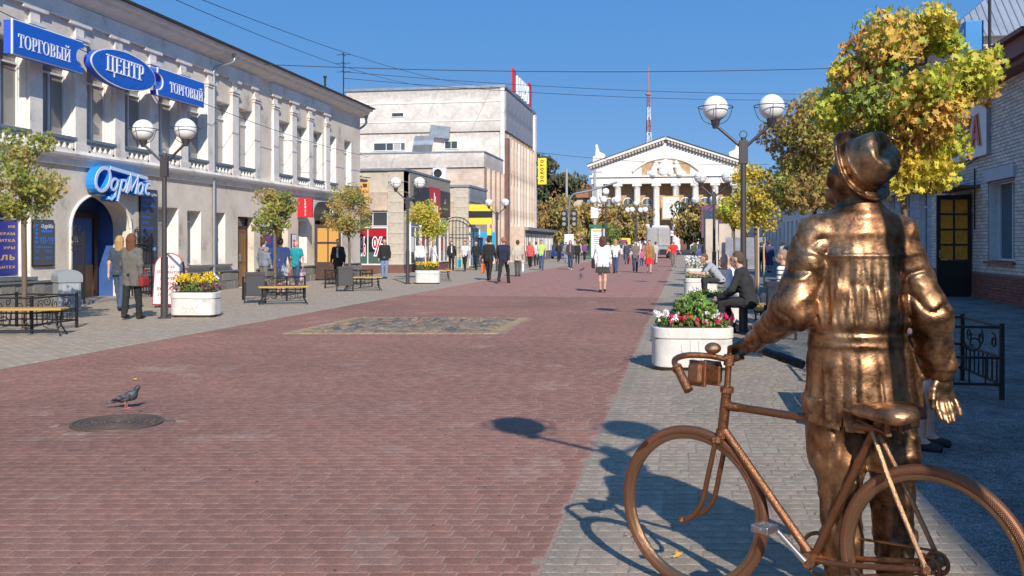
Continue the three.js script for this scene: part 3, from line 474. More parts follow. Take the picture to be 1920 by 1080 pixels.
  { const o = thing('awning_sign', 'curved black and white awning sign over the glazed wooden door', 'sign', at(38.0, 2.62, 0.02), Math.PI / 2), q = new THREE.Shape(); q.moveTo(-0.75, 0); q.lineTo(0.75, 0); q.absellipse(0, 0.05, 0.75, 0.6, 0, Math.PI, false); part(o, 'hood', new THREE.ExtrudeGeometry(q, { depth: 0.5, bevelEnabled: false }), M.black); part(o, 'lettering', letters('ТЛ', fontSans, 0.36, 0.02).translate(0, 0.26, 0.5), M.signWhite); }
  { // open glazed door leaf by the third doorway, orange reflection painted into its pane
    const o = thing('open_door', 'brown door leaf with panes coloured as an orange reflection standing open against the street', 'door', at(37.4, 0.02, 0.02), Math.PI / 2 - 1.25); const bars = [box(0, 0.1, 0.05, 2.3, -0.02, 0.02), box(0.95, 1.05, 0.05, 2.3, -0.02, 0.02), box(0.1, 0.95, 2.15, 2.3, -0.02, 0.02), box(0.1, 0.95, 0.05, 0.75, -0.02, 0.02), box(0.1, 0.95, 1.5, 1.58, -0.02, 0.02), box(0.5, 0.55, 0.75, 2.15, -0.02, 0.02)]; part(o, 'leaf', bars, M.darkwood); part(o, 'pane', box(0.1, 0.95, 0.75, 2.15, -0.006, 0.006), mat(col(0.55, 0.3, 0.08), 0.2)); part(o, 'handle', rod([0.97, 1, 0.05], [0.97, 1.3, 0.05], 0.015), M.zinc); part(o, 'wheel_stop', rod([0.98, 0, 0], [0.98, 0.06, 0], 0.015), M.iron); }
  // roof antennas
  const an = thing('roof_antenna', 'tall television antenna on a mast at the end of the roof', 'antenna', [-15.7, 7.9, -43.0]); part(an, 'mast', rod([0, 0, 0], [0, 2.6, 0], 0.03), M.iron); for (const y of [1.7, 2.1, 2.5]) part(an, 'element', [rod([-0.35, y, 0], [0.35, y, 0], 0.012), rod([0, y, -0.3], [0, y, 0.3], 0.012)], M.iron);
  solo('vent_pipe', [rod([0, 0, 0], [0, 1.3, 0], 0.05), cyl(0, 1.3, 1.38, 0, 0.08)], M.iron, 'short dark vent pipe on the roof beside the antenna', 'vent pipe', null, [-16.3, 7.9, -42.2]);
}
// ---------- white office block and pavilions further along the same side ----------
const turnR = (g) => g.rotateY(Math.PI / 2);                            // facade coordinates (along, up, out) -> a side facing +x
const pale = mat(col(0.82, 0.73, 0.64), 0.85, { map: rep(texPlaster, 0.3) }), peach = mat(col(0.74, 0.58, 0.46), 0.85, { map: rep(texPlaster, 0.3) }), slate = mat(col(0.36, 0.37, 0.41), 0.7, { map: rep(texPlaster, 0.5) });
const tileM = [[0.6, 0.54, 0.46], [0.56, 0.5, 0.43], [0.63, 0.57, 0.49]].map((c) => mat(col(...c), 0.6, { map: rep(texStain, 0.6) }));
const rubble = mat(col(0.36, 0.26, 0.2), 0.9, { map: rep(texStain, 0.9), bumpMap: rep(bumpCoarse, 0.5), bumpScale: 0.08 });
{
  const g = thing('office_block', 'tall white block with banded walls and fins along the street, behind tiled pavilions', 'building', [-14.5, 0, -77.7]);
  part(g, 'wall', [box(-13.6, 0, 0, 10.75, -16.5, 0), box(-13.4, -0.2, 10.75, 10.85, -16.3, -0.15), box(-13.6, 0, 10.85, 14.4, -16.5, 0.12)], pale);
  for (const y of [11.7, 13.25]) part(g, 'band', box(-13.6, 0.02, y, y + 0.09, 0.121, 0.17), M.white);
  part(g, 'parapet_cap', box(-13.75, 0.15, 14.4, 14.62, -16.6, 0.25), M.zinc);
  part(g, 'cladding', turnR(box(0.3, 14.6, 10.9, 14.2, 0.001, 0.12)), slate);
  part(g, 'corner_strip', [box(-0.28, 0.06, 0, 14.4, 0.121, 0.2), box(-0.2, 0.2, 0, 14.2, -16.6, -15.6)], M.white);
  win(g, -11.2, -8.4, 9.35, 10.05, 0.04, { cols: [0.4, 0.62, 0.85], rows: [] }); win(g, -5.05, -3.9, 9.4, 10.1, 0.04, { cols: [0.5], rows: [] }); win(g, -9.6, -8.5, 12.15, 12.55, 0.15, { cols: [], rows: [] });
  part(g, 'vent_hood', [new THREE.CylinderGeometry(0.85, 0.85, 1.7, 16, 1, true, 0, Math.PI).rotateZ(Math.PI / 2).translate(-6.6, 9.7, 0.1), box(-7.4, -5.8, 9.6, 10.6, 0.02, 0.5).rotateZ(-0.12)], M.zinc);
  for (let i = 0; i < 9; i++) { const a = 1.1 + i * 1.65; part(g, 'fin', turnR(box(a, a + 0.3, 0.4, 10.4, 0.001, 0.32)), i % 3 ? peach : pale); for (let k = 0; k < 3; k++) { const w = win(g, a + 0.42, a + 1.63, 1.2 + k * 3.2, 3.3 + k * 3.2, 0.06, { cols: [0.5], rows: [] }); w.rotation.y = Math.PI / 2; part(g, 'spandrel', turnR(box(a + 0.42, a + 1.63, 3.35 + k * 3.2, 4.3 + k * 3.2, 0.002, 0.12)), k % 2 ? rubble : mat(col(0.5, 0.33, 0.22), 0.8)); } }
  part(g, 'lattice_panel', turnR(box(0.35, 1.0, 0.5, 10.3, 0.002, 0.3)), M.brown);
  const rs = thing('roof_sign', 'red and white letter sign standing on the roof edge of the white block', 'sign', [-14.4, 14.6, -77.9], Math.PI / 2);
  part(rs, 'panel', [box(3, 4.6, 0, 2.0, -0.06, 0.06)], M.red); part(rs, 'panel', box(11.6, 13.4, 0, 2.2, -0.06, 0.06), M.red);
  'МИНИ'.split('').forEach((t, i) => part(rs, 'letter', letters(t, fontSans, 1.6, 0.2).translate(5.6 + i * 1.6, 0.85, 0), M.signWhite)); part(rs, 'support', [box(3, 13, 0.02, 0.1, -0.3, -0.1)], M.iron);
  const lw = thing('low_wing', 'lower pale peach wing with a plain parapet in front of the white block', 'building', [-14.6, 0, -70]);
  part(lw, 'wall', box(-13.5, 0, 0, 7.25, -7.69, 0), peach); part(lw, 'parapet', box(-13.6, 0.05, 7.25, 8.35, -7.6, 0.15), pale); part(lw, 'parapet_cap', box(-13.7, 0.1, 8.35, 8.45, -7.6, 0.2), M.zinc);
  part(lw, 'stone_facing', turnR(box(0.1, 7.6, 0.3, 7.2, 0.002, 0.1)), rubble); for (let i = 0; i < 4; i++) part(lw, 'pilaster', turnR(box(0.6 + i * 1.9, 1.0 + i * 1.9, 0, 7.2, 0.101, 0.35)), peach);
  const ac = thing('air_conditioner', 'white wall unit with two round fans stacked, on the peach wing', 'air conditioner', [-17.9, 5.7, -69.95]); part(ac, 'case', rbox(-0.5, 0.5, 0, 1.5, 0, 0.45, 0.03), M.signWhite); for (const y of [0.4, 1.1]) { part(ac, 'fan', new THREE.TorusGeometry(0.28, 0.04, 6, 20).translate(-0.1, y, 0.46), M.iron); part(ac, 'fan_disc', new THREE.CircleGeometry(0.27, 20).translate(-0.1, y, 0.455), M.black); }
  const vs = thing('vertical_sign', 'tall yellow sign with a column of dark letters jutting from the white block', 'sign', [-14.1, 7.4, -93.8]);
  part(vs, 'box', rbox(0, 0.85, 0, 2.6, -0.12, 0.12, 0.03), M.yellow); 'ЗОЛОТО'.split('').forEach((t, i) => part(vs, 'letter', letters(t, fontSans, 0.32, 0.02).rotateZ(Math.PI / 2).translate(0.42, 0.33 + i * 0.39, 0.121), M.black)); part(vs, 'bracket', [rod([-0.5, 0.8, 0], [0.02, 0.8, 0], 0.04), rod([-0.5, 2.2, 0], [0.02, 2.2, 0], 0.04)], M.iron);
}
function tiles(g, x0, x1, y0, y1, z, n, rows, side) { for (let j = 0; j < rows; j++) for (let i = 0; i < n; i++) { const b = rbox(lerp(x0, x1, i / n) + 0.006, lerp(x0, x1, (i + 1) / n) - 0.006, lerp(y0, y1, j / rows) + 0.006, lerp(y0, y1, (j + 1) / rows) - 0.006, z, z + 0.03, 0.006); part(g, 'wall_tile', side ? turnR(b) : b, tileM[(i * 7 + j * 3 + (i * j) % 2) % 3]); } }
{
  const g = thing('corner_shop', 'beige tiled pavilion with percent signs in its shop window', 'pavilion', [-14.2, 0, -47.8]);
  part(g, 'wall', [box(-4.3, -2.5, 0, 0.55, -0.6, -0.05), box(-4.3, 0, 0, 3.2, -9.7, -0.6), box(-4.3, 0, 3.2, 5.3, -9.7, -0.031), box(-0.85, -0.031, 0, 3.2, -0.6, -0.031), box(-2.6, -0.85, 0, 0.4, -0.6, -0.031)], M.beige);
  part(g, 'base_band', [box(-4.3, 0.03, 0, 0.42, -0.03, 0.02), turnR(box(0, 9.6, 0, 0.42, 0.001, 0.03))], M.brown);
  tiles(g, -0.82, 0, 0.44, 5.3, -0.03, 1, 9); tiles(g, 0, 0.9, 0.44, 5.3, -0.03, 1, 9, true);
  part(g, 'fascia', turnR(box(0.9, 9.7, 3.9, 5.35, 0.001, 0.08)), mat(col(0.42, 0.37, 0.31), 0.8, { map: rep(texPlaster, 3, 0.1) })); part(g, 'roof_edge', box(-4.4, 0.12, 5.31, 5.42, -9.8, 0.1), M.zinc);
  part(g, 'brown_fascia', box(-4.2, -0.85, 3.25, 4.2, -0.03, 0.05), peach);
  const red = mat(0xffffff, 0.4, { map: canvasTex(256, 256, (c) => { c.fillStyle = '#20262b'; c.fillRect(0, 0, 256, 256); c.fillStyle = '#b01a28'; c.fillRect(0, 0, 256, 60); c.fillStyle = '#49625a'; c.fillRect(0, 170, 256, 86); c.strokeStyle = '#fff'; c.fillStyle = '#c01a2c'; c.font = 'bold 170px sans-serif'; c.lineWidth = 18; c.textAlign = 'center'; c.strokeText('%', 128, 190); c.fillText('%', 128, 190); }) });
  win(g, -2.5, -0.86, 0.42, 2.4, -0.1, { cols: [0.33], rows: [], gm: red, f: 0.07 }); win(g, -2.5, -0.86, 2.42, 3.2, -0.1, { cols: [0.5], rows: [], f: 0.05, gm: M.glass[0] }); win(g, -4.3, -2.55, 0.55, 3.2, -0.1, { cols: [0.5], rows: [0.7] });
  for (let i = 0; i < 4; i++) { const w = win(g, 1.1 + i * 2.1, 3.0 + i * 2.1, 0.45, 3.1, 0.05, { cols: [0.5], rows: [0.75], gm: i % 2 ? M.glass[1] : M.glass[0] }); w.rotation.y = Math.PI / 2; part(w, 'poster', box(1.3 + i * 2.1, 1.8 + i * 2.1, 1.1, 1.9, 0.0, 0.04), i % 2 ? M.red : M.signWhite); }
  const sg = thing('shop_board', 'black and red shop board with a white logo above the tiled pavilion windows', 'sign', [-14.1, 3.15, -49.4], Math.PI / 2);
  part(sg, 'dark_panel', [box(0, 2.9, 0, 1.5, 0, 0.08), box(5.3, 7.8, 0, 1.5, 0, 0.08)], M.black); part(sg, 'red_panel', box(2.9, 5.3, -0.1, 1.6, 0, 0.09), M.red);
  part(sg, 'lettering', letters('nox', fontSans, 0.55, 0.02).translate(4.1, 0.35, 0.09), M.signWhite); part(sg, 'emblem', [box(3.85, 3.95, 0.75, 1.3, 0.09, 0.11), box(4.1, 4.2, 0.75, 1.1, 0.09, 0.11)], M.signWhite); part(sg, 'grey_mark', [new THREE.ConeGeometry(0.3, 0.4, 4).scale(1, 1, 0.1).translate(6.5, 0.95, 0.09), box(6.0, 7.0, 0.4, 0.5, 0.08, 0.1)], M.zinc);
  const hs = thing('hanging_sign', 'orange hanging sign with brown lettering on an iron bracket at the corner', 'sign', [-15.35, 3.55, -44.4]);
  part(hs, 'board', box(-0.42, 0.42, 0, 0.95, -0.03, 0.03), mat(0xffffff, 0.6, { map: canvasTex(128, 144, (c) => { c.fillStyle = '#d9a862'; c.fillRect(0, 0, 128, 144); c.fillStyle = '#5a3210'; c.font = 'italic bold 30px serif'; c.fillText('Бистро', 12, 84); c.fillRect(18, 18, 26, 26); c.fillRect(70, 50, 24, 6); c.fillRect(20, 112, 84, 6); c.fillRect(30, 126, 40, 5); }) })); part(hs, 'bracket', [rod([-0.7, 1.3, 0], [0.5, 1.15, 0], 0.02), rod([-0.3, 0.95, 0], [-0.3, 1.25, 0], 0.01), rod([0.3, 0.95, 0], [0.3, 1.18, 0], 0.01), rod([-0.7, 0.4, 0], [-0.7, 1.32, 0], 0.025)], M.iron);
  const p2 = thing('phone_shop', 'narrow beige tiled pavilion with a yellow and black striped sign', 'pavilion', [-13.3, 0, -59]);
  part(p2, 'wall', [box(-2.6, 0, 0, 5.1, -5.5, -0.031)], M.beige); tiles(p2, -0.95, 0, 0.02, 5.1, -0.03, 1, 8); part(p2, 'roof_edge', box(-2.7, 0.1, 5.11, 5.25, -5.6, 0.08), M.zinc); part(p2, 'fascia', turnR(box(0.1, 5.4, 4.2, 5.1, 0.001, 0.06)), slate);
  part(p2, 'peach_panel', box(-2.2, -0.97, 1.0, 4.2, -0.03, 0.04), peach);
  for (const [y, m] of [[3.6, M.yellow], [3.17, M.black], [2.75, M.yellow]]) part(p2, 'sign_stripe', [box(0.02, 1.5, y, y + 0.4, -0.25, -0.03)], m);
  const w = win(p2, 0.3, 3.2, 0.1, 2.6, 0.05, { cols: [0.35, 0.7], rows: [0.8], gm: M.glass[1] }); w.rotation.y = Math.PI / 2; part(w, 'poster', [box(0.5, 1.1, 0.3, 1.5, 0, 0.04)], mat(col(0.05, 0.35, 0.6), 0.5));
  const pole = part(p2, 'striped_post', [0, 1, 2, 3, 4].map((i) => box(1.2, 1.45, 0.3 + i * 0.44, 0.74 + i * 0.44, -0.35, -0.1)).filter((_, i) => i % 2 === 0), M.yellow); part(pole, 'black_band', [0, 1].map((i) => box(1.2, 1.45, 0.74 + i * 0.88, 1.18 + i * 0.88, -0.35, -0.1)), M.black);
  const ga = thing('arched_iron_gate', 'tall arched wrought iron gate between the two tiled pavilions', 'gate', [-14.0, 0, -58.7]);
  part(ga, 'frame', [rod([-1.1, 0, 0], [-1.1, 2.1, 0], 0.03), rod([1.1, 0, 0], [1.1, 2.1, 0], 0.03), new THREE.TorusGeometry(1.1, 0.03, 6, 20, Math.PI).translate(0, 2.1, 0), rod([-1.1, 2.1, 0], [1.1, 2.1, 0], 0.02)], M.iron); for (let i = -4; i < 5; i++) part(ga, 'bar', rod([i * 0.23, 0.05, 0], [i * 0.23, 2.1 + 1.05 * Math.sqrt(1 - (i / 4.8) ** 2), 0], 0.015), M.iron);
  const bb = thing('blue_billboard', 'bright blue standing advertising panel near the stone facing of the wing', 'billboard', [-12.9, 0, -62.2]); part(bb, 'panel', rbox(-0.7, 0.7, 0.6, 2.3, -0.05, 0.05, 0.02), mat(col(0.02, 0.35, 0.62), 0.5)); part(bb, 'lettering', letters('КАРТ', fontSans, 0.22, 0.01).translate(0, 1.85, 0.05), M.red); part(bb, 'leg', rod([-0.5, 0, 0], [-0.5, 0.7, 0], 0.03), M.iron); part(bb, 'leg', rod([0.5, 0, 0], [0.5, 0.7, 0], 0.03), M.iron);
  const lf = thing('low_kiosk', 'long low grey kiosk row with a flat roof under the yellow vertical sign', 'kiosk', [-13.2, 0, -80], Math.PI / 2); part(lf, 'wall', box(0, 18, 0, 2.7, -1.2, 0), mat(col(0.22, 0.2, 0.19), 0.7, { map: rep(texStain, 0.5) })); part(lf, 'roof', box(-0.2, 18.2, 2.7, 2.95, -1.3, 0.4), M.zinc); for (let i = 0; i < 7; i++) win(lf, 0.6 + i * 2.5, 2.6 + i * 2.5, 0.9, 2.4, 0.03, { cols: [0.5], rows: [] }); part(lf, 'end_post', box(-0.6, -0.01, 0, 3, -1.2, 0.1), peach);
}
// ---------- theatre closing the street ----------
{
  const g = thing('theatre', 'white classical theatre with columns and a wide pediment closing the street', 'theatre', [-4.6, 0, -268]);
  const warm = mat(col(0.8, 0.73, 0.66), 0.85), ochre = mat(col(0.58, 0.37, 0.2), 0.9, { map: rep(texStain, 0.1) }), W = 20.3, tri = (h, w, d, z) => { const e = new THREE.ExtrudeGeometry(shapeOf([[-w, 0], [w, 0], [0, h]]), { depth: d, bevelEnabled: false }); e.translate(0, 0, z); return muv(e); };
  part(g, 'wall', box(-W, W, 0, 18.3, -25, -4), ochre);
  part(g, 'side_wing', [box(-W, -W + 2.2, 0, 18.3, -4, -0.5), box(W - 2.2, W, 0, 18.3, -4, -0.5)], warm);
  part(g, 'entablature', [box(-W - 0.3, W + 0.3, 18.3, 20.1, -25, 0.3), box(-W - 0.8, W + 0.8, 20.1, 20.7, -25, 0.8)], warm);
  part(g, 'attic', box(-W, W, 20.7, 23.2, -25, 0), warm);
  part(g, 'pediment', tri(7.1, W + 0.2, 8, -8).translate(0, 23.2, 0), warm);
  const dent = mat(col(0.46, 0.38, 0.31), 0.8), slope = Math.atan2(7.3, W + 1);
  for (const s of [-1, 1]) { const L = Math.hypot(7.3, W + 1.2), b = box(0, L, 0, 0.7, -9, 1.3); b.rotateZ(slope); if (s < 0) { b.rotateY(Math.PI); b.translate(0, 0, -7.7); } b.translate(-s * (W + 1.2), 23.0, 0); part(g, 'raking_cornice', b, M.white); const r = box(0, L, 0.7, 0.85, -9.5, 1.5); r.rotateZ(slope); if (s < 0) { r.rotateY(Math.PI); r.translate(0, 0, -7.9); } r.translate(-s * (W + 1.2), 23.0, 0); part(g, 'roof_edge', r, M.roof);
    for (let i = 1; i < 26; i++) { const t = i / 26; part(g, 'dentil', box(-0.28, 0.28, -0.75, -0.05, 0, 1.1).translate(-s * (W + 1.2) * (1 - t), 23.0 + 7.3 * t, 0), dent); } }
  for (let i = 0; i < 8; i++) { const x = -18.6 + i * 5.31, p = part(g, 'column', [new THREE.CylinderGeometry(0.85, 1.02, 15.4, 20).translate(x, 9.2, -0.9)], M.white); part(p, 'capital', [cyl(x, 16.9, 17.6, -0.9, 0.9, 1.15, 16), box(x - 1.3, x + 1.3, 17.6, 18.3, -2.1, 0.25)], M.white); part(p, 'base', box(x - 1.4, x + 1.4, 0, 1.5, -2.3, 0.5), M.white); }
  for (let i = 0; i < 7; i++) { const x = -15.95 + i * 5.31, q = new THREE.Shape(); q.moveTo(-1.2, 0); q.lineTo(1.2, 0); q.lineTo(1.2, 5); q.absarc(0, 5, 1.2, 0, Math.PI, false); const w = part(g, 'window', new THREE.ExtrudeGeometry(q, { depth: 0.3, bevelEnabled: true, bevelSize: 0.25, bevelThickness: 0.05, bevelSegments: 1 }).translate(x, 8.2, -4), i % 2 ? M.frame : warm); part(w, 'pane', new THREE.ExtrudeGeometry(q, { depth: 0.1, bevelEnabled: false }).translate(x, 8.2, -3.6), M.glass[1]); part(w, 'bars', [box(x - 0.06, x + 0.06, 8.2, 14.3, -3.5, -3.4), box(x - 1.2, x + 1.2, 10.4, 10.5, -3.5, -3.4), box(x - 1.2, x + 1.2, 12.5, 12.6, -3.5, -3.4)], M.frame); part(g, 'doorway', box(x - 1.2, x + 1.2, 0.2, 6.2, -4, -3.8), M.brown); }
  // tympanum relief
  part(g, 'relief_field', box(-6.6, 6.6, 20.75, 24.3, 0.001, 0.2), ochre);
  const arch = new THREE.TorusGeometry(13, 0.35, 6, 40, 1.55); arch.rotateZ(Math.PI / 2 - 0.775); arch.translate(0, 12.3, 0.3); part(g, 'arch_band', arch, M.white);
  part(g, 'relief_figures', netCaps([[-3.6, 20.9, 0.3, -2.9, 23.4, 0.5, 1.0, 0.5], [-2.9, 23.4, 0.5, -2.7, 24.1, 0.5, 0.4, 0.35], [3.6, 20.9, 0.3, 2.9, 23.4, 0.5, 1.0, 0.5], [2.9, 23.4, 0.5, 2.7, 24.1, 0.5, 0.4, 0.35], [-4.8, 21.0, 0.3, -3.4, 21.5, 0.3, 0.5, 0.6], [4.8, 21.0, 0.3, 3.4, 21.5, 0.3, 0.5, 0.6], [-3, 22.8, 0.5, -1.4, 22.9, 0.5, 0.35, 0.3], [3, 22.8, 0.5, 1.4, 22.9, 0.5, 0.35, 0.3], [-1, 21.2, 0.3, -0.9, 23.9, 0.3, 0.9, 0.6], [1, 21.2, 0.3, 0.9, 23.9, 0.3, 0.9, 0.6]], [[0, 22.6, 0.3, 1.5, 1.9, 0.6]], 0.3, 0.17, (d, x, y, z) => d - 0.12 + 0.14 * N3(x * 2, y * 2, z)), M.white);
  for (const s of [-1, 1]) part(g, 'roof_sculpture', [box(s * 18.6 - 1.6, s * 18.6 + 1.6, 23.3, 26.1, -3, -0.2), netCaps([[s * 19, 26, -1.6, s * 19.2, 28.3, -1.6, 0.9, 0.5], [s * 17.4, 26.3, -1.6, s * 18.6, 26.8, -1.6, 0.6, 0.6]], [[s * 19.3, 29, -1.6, 0.45, 0.55, 0.45]], 0.3, 0.22)], M.white);
  const bn = thing('theatre_banner', 'white hanging banner with red and black lines between the theatre columns', 'banner', [-3.3, 8.5, -267.3]);
  part(bn, 'frame', box(-2.4, 2.4, -0.2, 6.3, -0.1, 0), mat(col(0.7, 0.35, 0.1), 0.7)); part(bn, 'face', new THREE.BoxGeometry(4.3, 5.8, 0.1).translate(0, 3.05, 0.05), mat(0xffffff, 0.7, { map: canvasTex(128, 170, (c) => { c.fillStyle = '#f4eee8'; c.fillRect(0, 0, 128, 170); c.fillStyle = '#c03020'; c.font = 'bold 16px sans-serif'; c.textAlign = 'center'; c.fillText('ПРЕМЬЕРА', 64, 62); c.fillStyle = '#403838'; c.font = 'bold 13px sans-serif'; c.fillText('ТЕАТР', 64, 30); c.fillText('ГОД', 64, 92); c.fillText('СЕЗОНА', 64, 116); c.fillRect(20, 130, 88, 3); c.fillRect(30, 142, 68, 3); }) }));
  part(bn, 'rope', [rod([-2, 6.3, 0], [-2, 9.7, 0], 0.05), rod([2, 6.3, 0], [2, 9.7, 0], 0.05)], M.iron);
  const ts = thing('street_banner', 'long white cloth banner with red letters strung low before the theatre', 'banner', [-5, 3.4, -215]); part(ts, 'cloth', new THREE.BoxGeometry(9, 1.1, 0.05).translate(0, 0.55, 0), mat(0xffffff, 0.8, { map: canvasTex(512, 64, (c) => { c.fillStyle = '#efe8e6'; c.fillRect(0, 0, 512, 64); c.fillStyle = '#b82a34'; c.font = 'bold 44px sans-serif'; c.fillText('С ДНЁМ ГОРОДА', 60, 48); }) })); part(ts, 'post', rod([-4.5, -3.4, 0], [-4.5, 1.3, 0], 0.06), M.iron); part(ts, 'post', rod([4.5, -3.4, 0], [4.5, 1.3, 0], 0.06), M.iron);
}
// ---------- television mast ----------
{
  const g = thing('television_mast', 'tall red and white lattice television mast rising behind the theatre', 'mast', [-31, 0, -886], 0.3), R = mat(col(0.42, 0.19, 0.18), 0.7), Wm = mat(col(0.75, 0.74, 0.74), 0.7);
  const half = (y) => lerp(4.6, 0.9, clamp(y / 135, 0, 1));
  for (let i = 0; i < 12; i++) { const y0 = i * 11.5, y1 = y0 + 11.5, a = half(y0), b = half(y1), q = []; for (const [sx, sz] of [[-1, -1], [1, -1], [1, 1], [-1, 1]]) { q.push(rod([sx * a, y0, sz * a], [sx * b, y1, sz * b], 0.34, 0.34, 5)); const nx = -sz, nz = sx; q.push(rod([sx * a, y0, sz * a], [nx * b, y1, nz * b], 0.24, 0.24, 4), rod([nx * a, y0, nz * a], [sx * b, y1, sz * b], 0.24, 0.24, 4), rod([sx * b, y1, sz * b], [nx * b, y1, nz * b], 0.26, 0.26, 4)); } part(g, 'lattice_section', q, i % 2 ? R : Wm); }
  part(g, 'platform', box(-3, 3, 93, 94.2, -3, 3), R); part(g, 'platform', box(-2.4, 2.4, 138, 139, -2.4, 2.4), R);
  part(g, 'spire', [cyl(0, 139, 152, 0, 0.6, 0.5, 8)], R); part(g, 'spire', [cyl(0, 152, 164, 0, 0.45, 0.2, 8)], R);
}
// street behind the photographer, mirrored in the bronze
{ const o = thing('corner_house', 'plain grey house closing the street behind the statue', 'building', [-4, 0, 46], Math.PI), hs = []; for (let i = 0; i < 7; i++) for (let k = 0; k < 3; k++) hs.push([-13 + i * 4, -11.4 + i * 4, 1 + k * 3.6, 3.2 + k * 3.6]); part(o, 'wall', wallGeo(rect(-15, 16, 0, 11.5), hs, 0.4), M.stucco); part(o, 'core', box(-15, 16, 0, 11.4, -9, -0.7), M.stucco); part(o, 'roof', box(-15.4, 16.4, 11.5, 11.9, -9, 0.5), M.roof); for (const [a, b, c, d] of hs) win(o, a, b, c, d, -0.2, {}); }
{ const o = thing('side_house', 'plain cream house continuing the row behind the statue', 'building', [-14.9, 0, 42], Math.PI / 2), hs = []; for (let i = 0; i < 11; i++) for (let k = 0; k < 2; k++) hs.push([1.5 + i * 4.2, 3 + i * 4.2, 1 + k * 3.6, 3 + k * 3.6]); part(o, 'wall', wallGeo(rect(0, 49, 0, 8), hs, 0.4), M.stucco); part(o, 'core', box(0, 49, 0, 7.9, -9, -0.7), M.stucco); part(o, 'roof', box(-0.2, 49, 8, 8.3, -9, 0.5), M.roof); for (const [a, b, c, d] of hs) win(o, a, b, c, d, -0.2, {}); }
// ---------- buildings on the shaded side ----------
{
  const g = thing('brick_house', 'pale brick shop building with a red plinth and an amber-paned door', 'building', [8, 0, -33.2], -Math.PI / 2);   // local x runs back towards the camera
  const L = 10.4, w0 = 5.85, w1 = 7.95, v0 = 1.15, v1 = 2.25;
  const back = mat(col(0.26, 0.235, 0.21), 0.95);
  const holes = [[w0, w1, 1.05, 3.15], [v0, v1, 1.05, 3.0], [2.7, 4.5, 0.02, 2.95]];
  part(g, 'wall', wallGeo(rect(0, L, 0, 5.6), holes, 0.4), back, 'brick backing and mortar');
  part(g, 'core', box(0, L, 0, 5.6, -8, -0.9), back);
  win(g, w0 + 0.02, w1 - 0.02, 1.07, 3.13, -0.28, { cols: [0.5], rows: [], gm: mat(col(0.05, 0.09, 0.11), 0.08) }); win(g, v0 + 0.02, v1 - 0.02, 1.07, 2.98, -0.28, { cols: [0.5], rows: [] });
  for (const [a, b, t] of [[w0, w1, 3.15], [v0, v1, 3.0]]) { part(g, 'reveal', [box(a, a + 0.015, 1.07, t, -0.22, 0.002), box(b - 0.015, b, 1.07, t, -0.22, 0.002)], M.brown); part(g, 'window_sill', box(a - 0.08, b + 0.08, 0.99, 1.06, -0.25, 0.12), mat(col(0.28, 0.08, 0.05), 0.6)); part(g, 'lintel', box(a - 0.1, b + 0.1, t + 0.002, t + 0.32, 0.001, 0.09), mat(col(0.5, 0.5, 0.53), 0.8)); }
  // courses of pale bricks, the largest in view as single parts
  const bw = 0.255, bh = 0.092, cs = [[0.76, 0.7, 0.62], [0.69, 0.64, 0.57], [0.8, 0.74, 0.65], [0.62, 0.58, 0.53]], bm = cs.map((c) => mat(col(...c), 0.9, { map: rep(texStain, 0.8) })), list = [];
  const bg = (w) => { const b = new THREE.BoxGeometry(w - 0.014, bh - 0.016, 0.03); return muv(b); }, g1 = bg(bw), g2 = bg(bw / 2);
  for (let r = 0; r * bh < 4.85; r++) for (let k = 0; k < L / bw + 1; k++) {
    let x0 = (k - (r % 2 ? 0.5 : 0)) * bw, x1 = x0 + bw; const y0 = 0.74 + r * bh; x0 = Math.max(x0, 0); x1 = Math.min(x1, L); if (x1 - x0 < 0.05) continue;
    if (holes.some(([a, b, c, d]) => x1 > a && x0 < b && y0 + bh > c && y0 < d)) { for (const [a, b, c, d] of holes) if (y0 + bh > c && y0 < d) { if (x0 < a && x1 > a) x1 = a; else if (x0 < b && x1 > b) x0 = b; } if (holes.some(([a, b, c, d]) => x1 > a + 0.001 && x0 < b - 0.001 && y0 + bh > c && y0 < d)) continue; if (x1 - x0 < 0.04) continue; }
    list.push([(x0 + x1) / 2, y0 + bh / 2, x1 - x0]);
  }
  list.sort((p, q) => (Math.abs(q[0] - 7.6) < 1.6) - (Math.abs(p[0] - 7.6) < 1.6) || q[0] - p[0]);
  list.slice(0, 290).forEach(([x, y, w], i) => { const b = part(g, 'brick', w > 0.2 ? g1 : g2, bm[(i * 7 + (i >> 3)) % 4]); b.position.set(x, y, 0.008); b.scale.x = w > 0.2 ? w / bw : w / (bw / 2); });
  const rest = list.slice(290), im = new THREE.InstancedMesh(g1, mat(0xffffff, 0.9, { map: rep(texStain, 0.8) }), rest.length), mx = new THREE.Matrix4();
  rest.forEach(([x, y, w], i) => { mx.makeScale(w / bw, 1, 1).setPosition(x, y, 0.008 + rr(-0.003, 0.003)); im.setMatrixAt(i, mx); const c = cs[rnd() * 4 | 0], v = rr(0.92, 1.05); im.setColorAt(i, col(c[0] * v, c[1] * v, c[2] * v)); }); im.name = 'brick_courses'; im.userData.kind = 'stuff'; g.add(shade(im));
  // red brick plinth
  const pb = new THREE.InstancedMesh(muv(new THREE.BoxGeometry(0.2, 0.066, 0.06)), mat(0xffffff, 0.9, { map: rep(texStain, 1) }), 9 * 52), pm = []; let n = 0;
  for (let r = 0; r < 9; r++) for (let k = 0; k < 50; k++) { const x = (k + (r % 2) * 0.5 + 0.5) * 0.209; if (x > L - 0.1 || (x > 2.6 && x < 4.6)) continue; mx.makeTranslation(x, 0.045 + r * 0.077, 0.03 + rr(-0.006, 0.006)); pb.setMatrixAt(n, mx); const v = rr(0.8, 1.15); pb.setColorAt(n++, col(0.3 * v, 0.105 * v, 0.085 * v)); } pb.count = n; pb.name = 'plinth_bricks'; pb.userData.kind = 'stuff'; g.add(shade(pb));
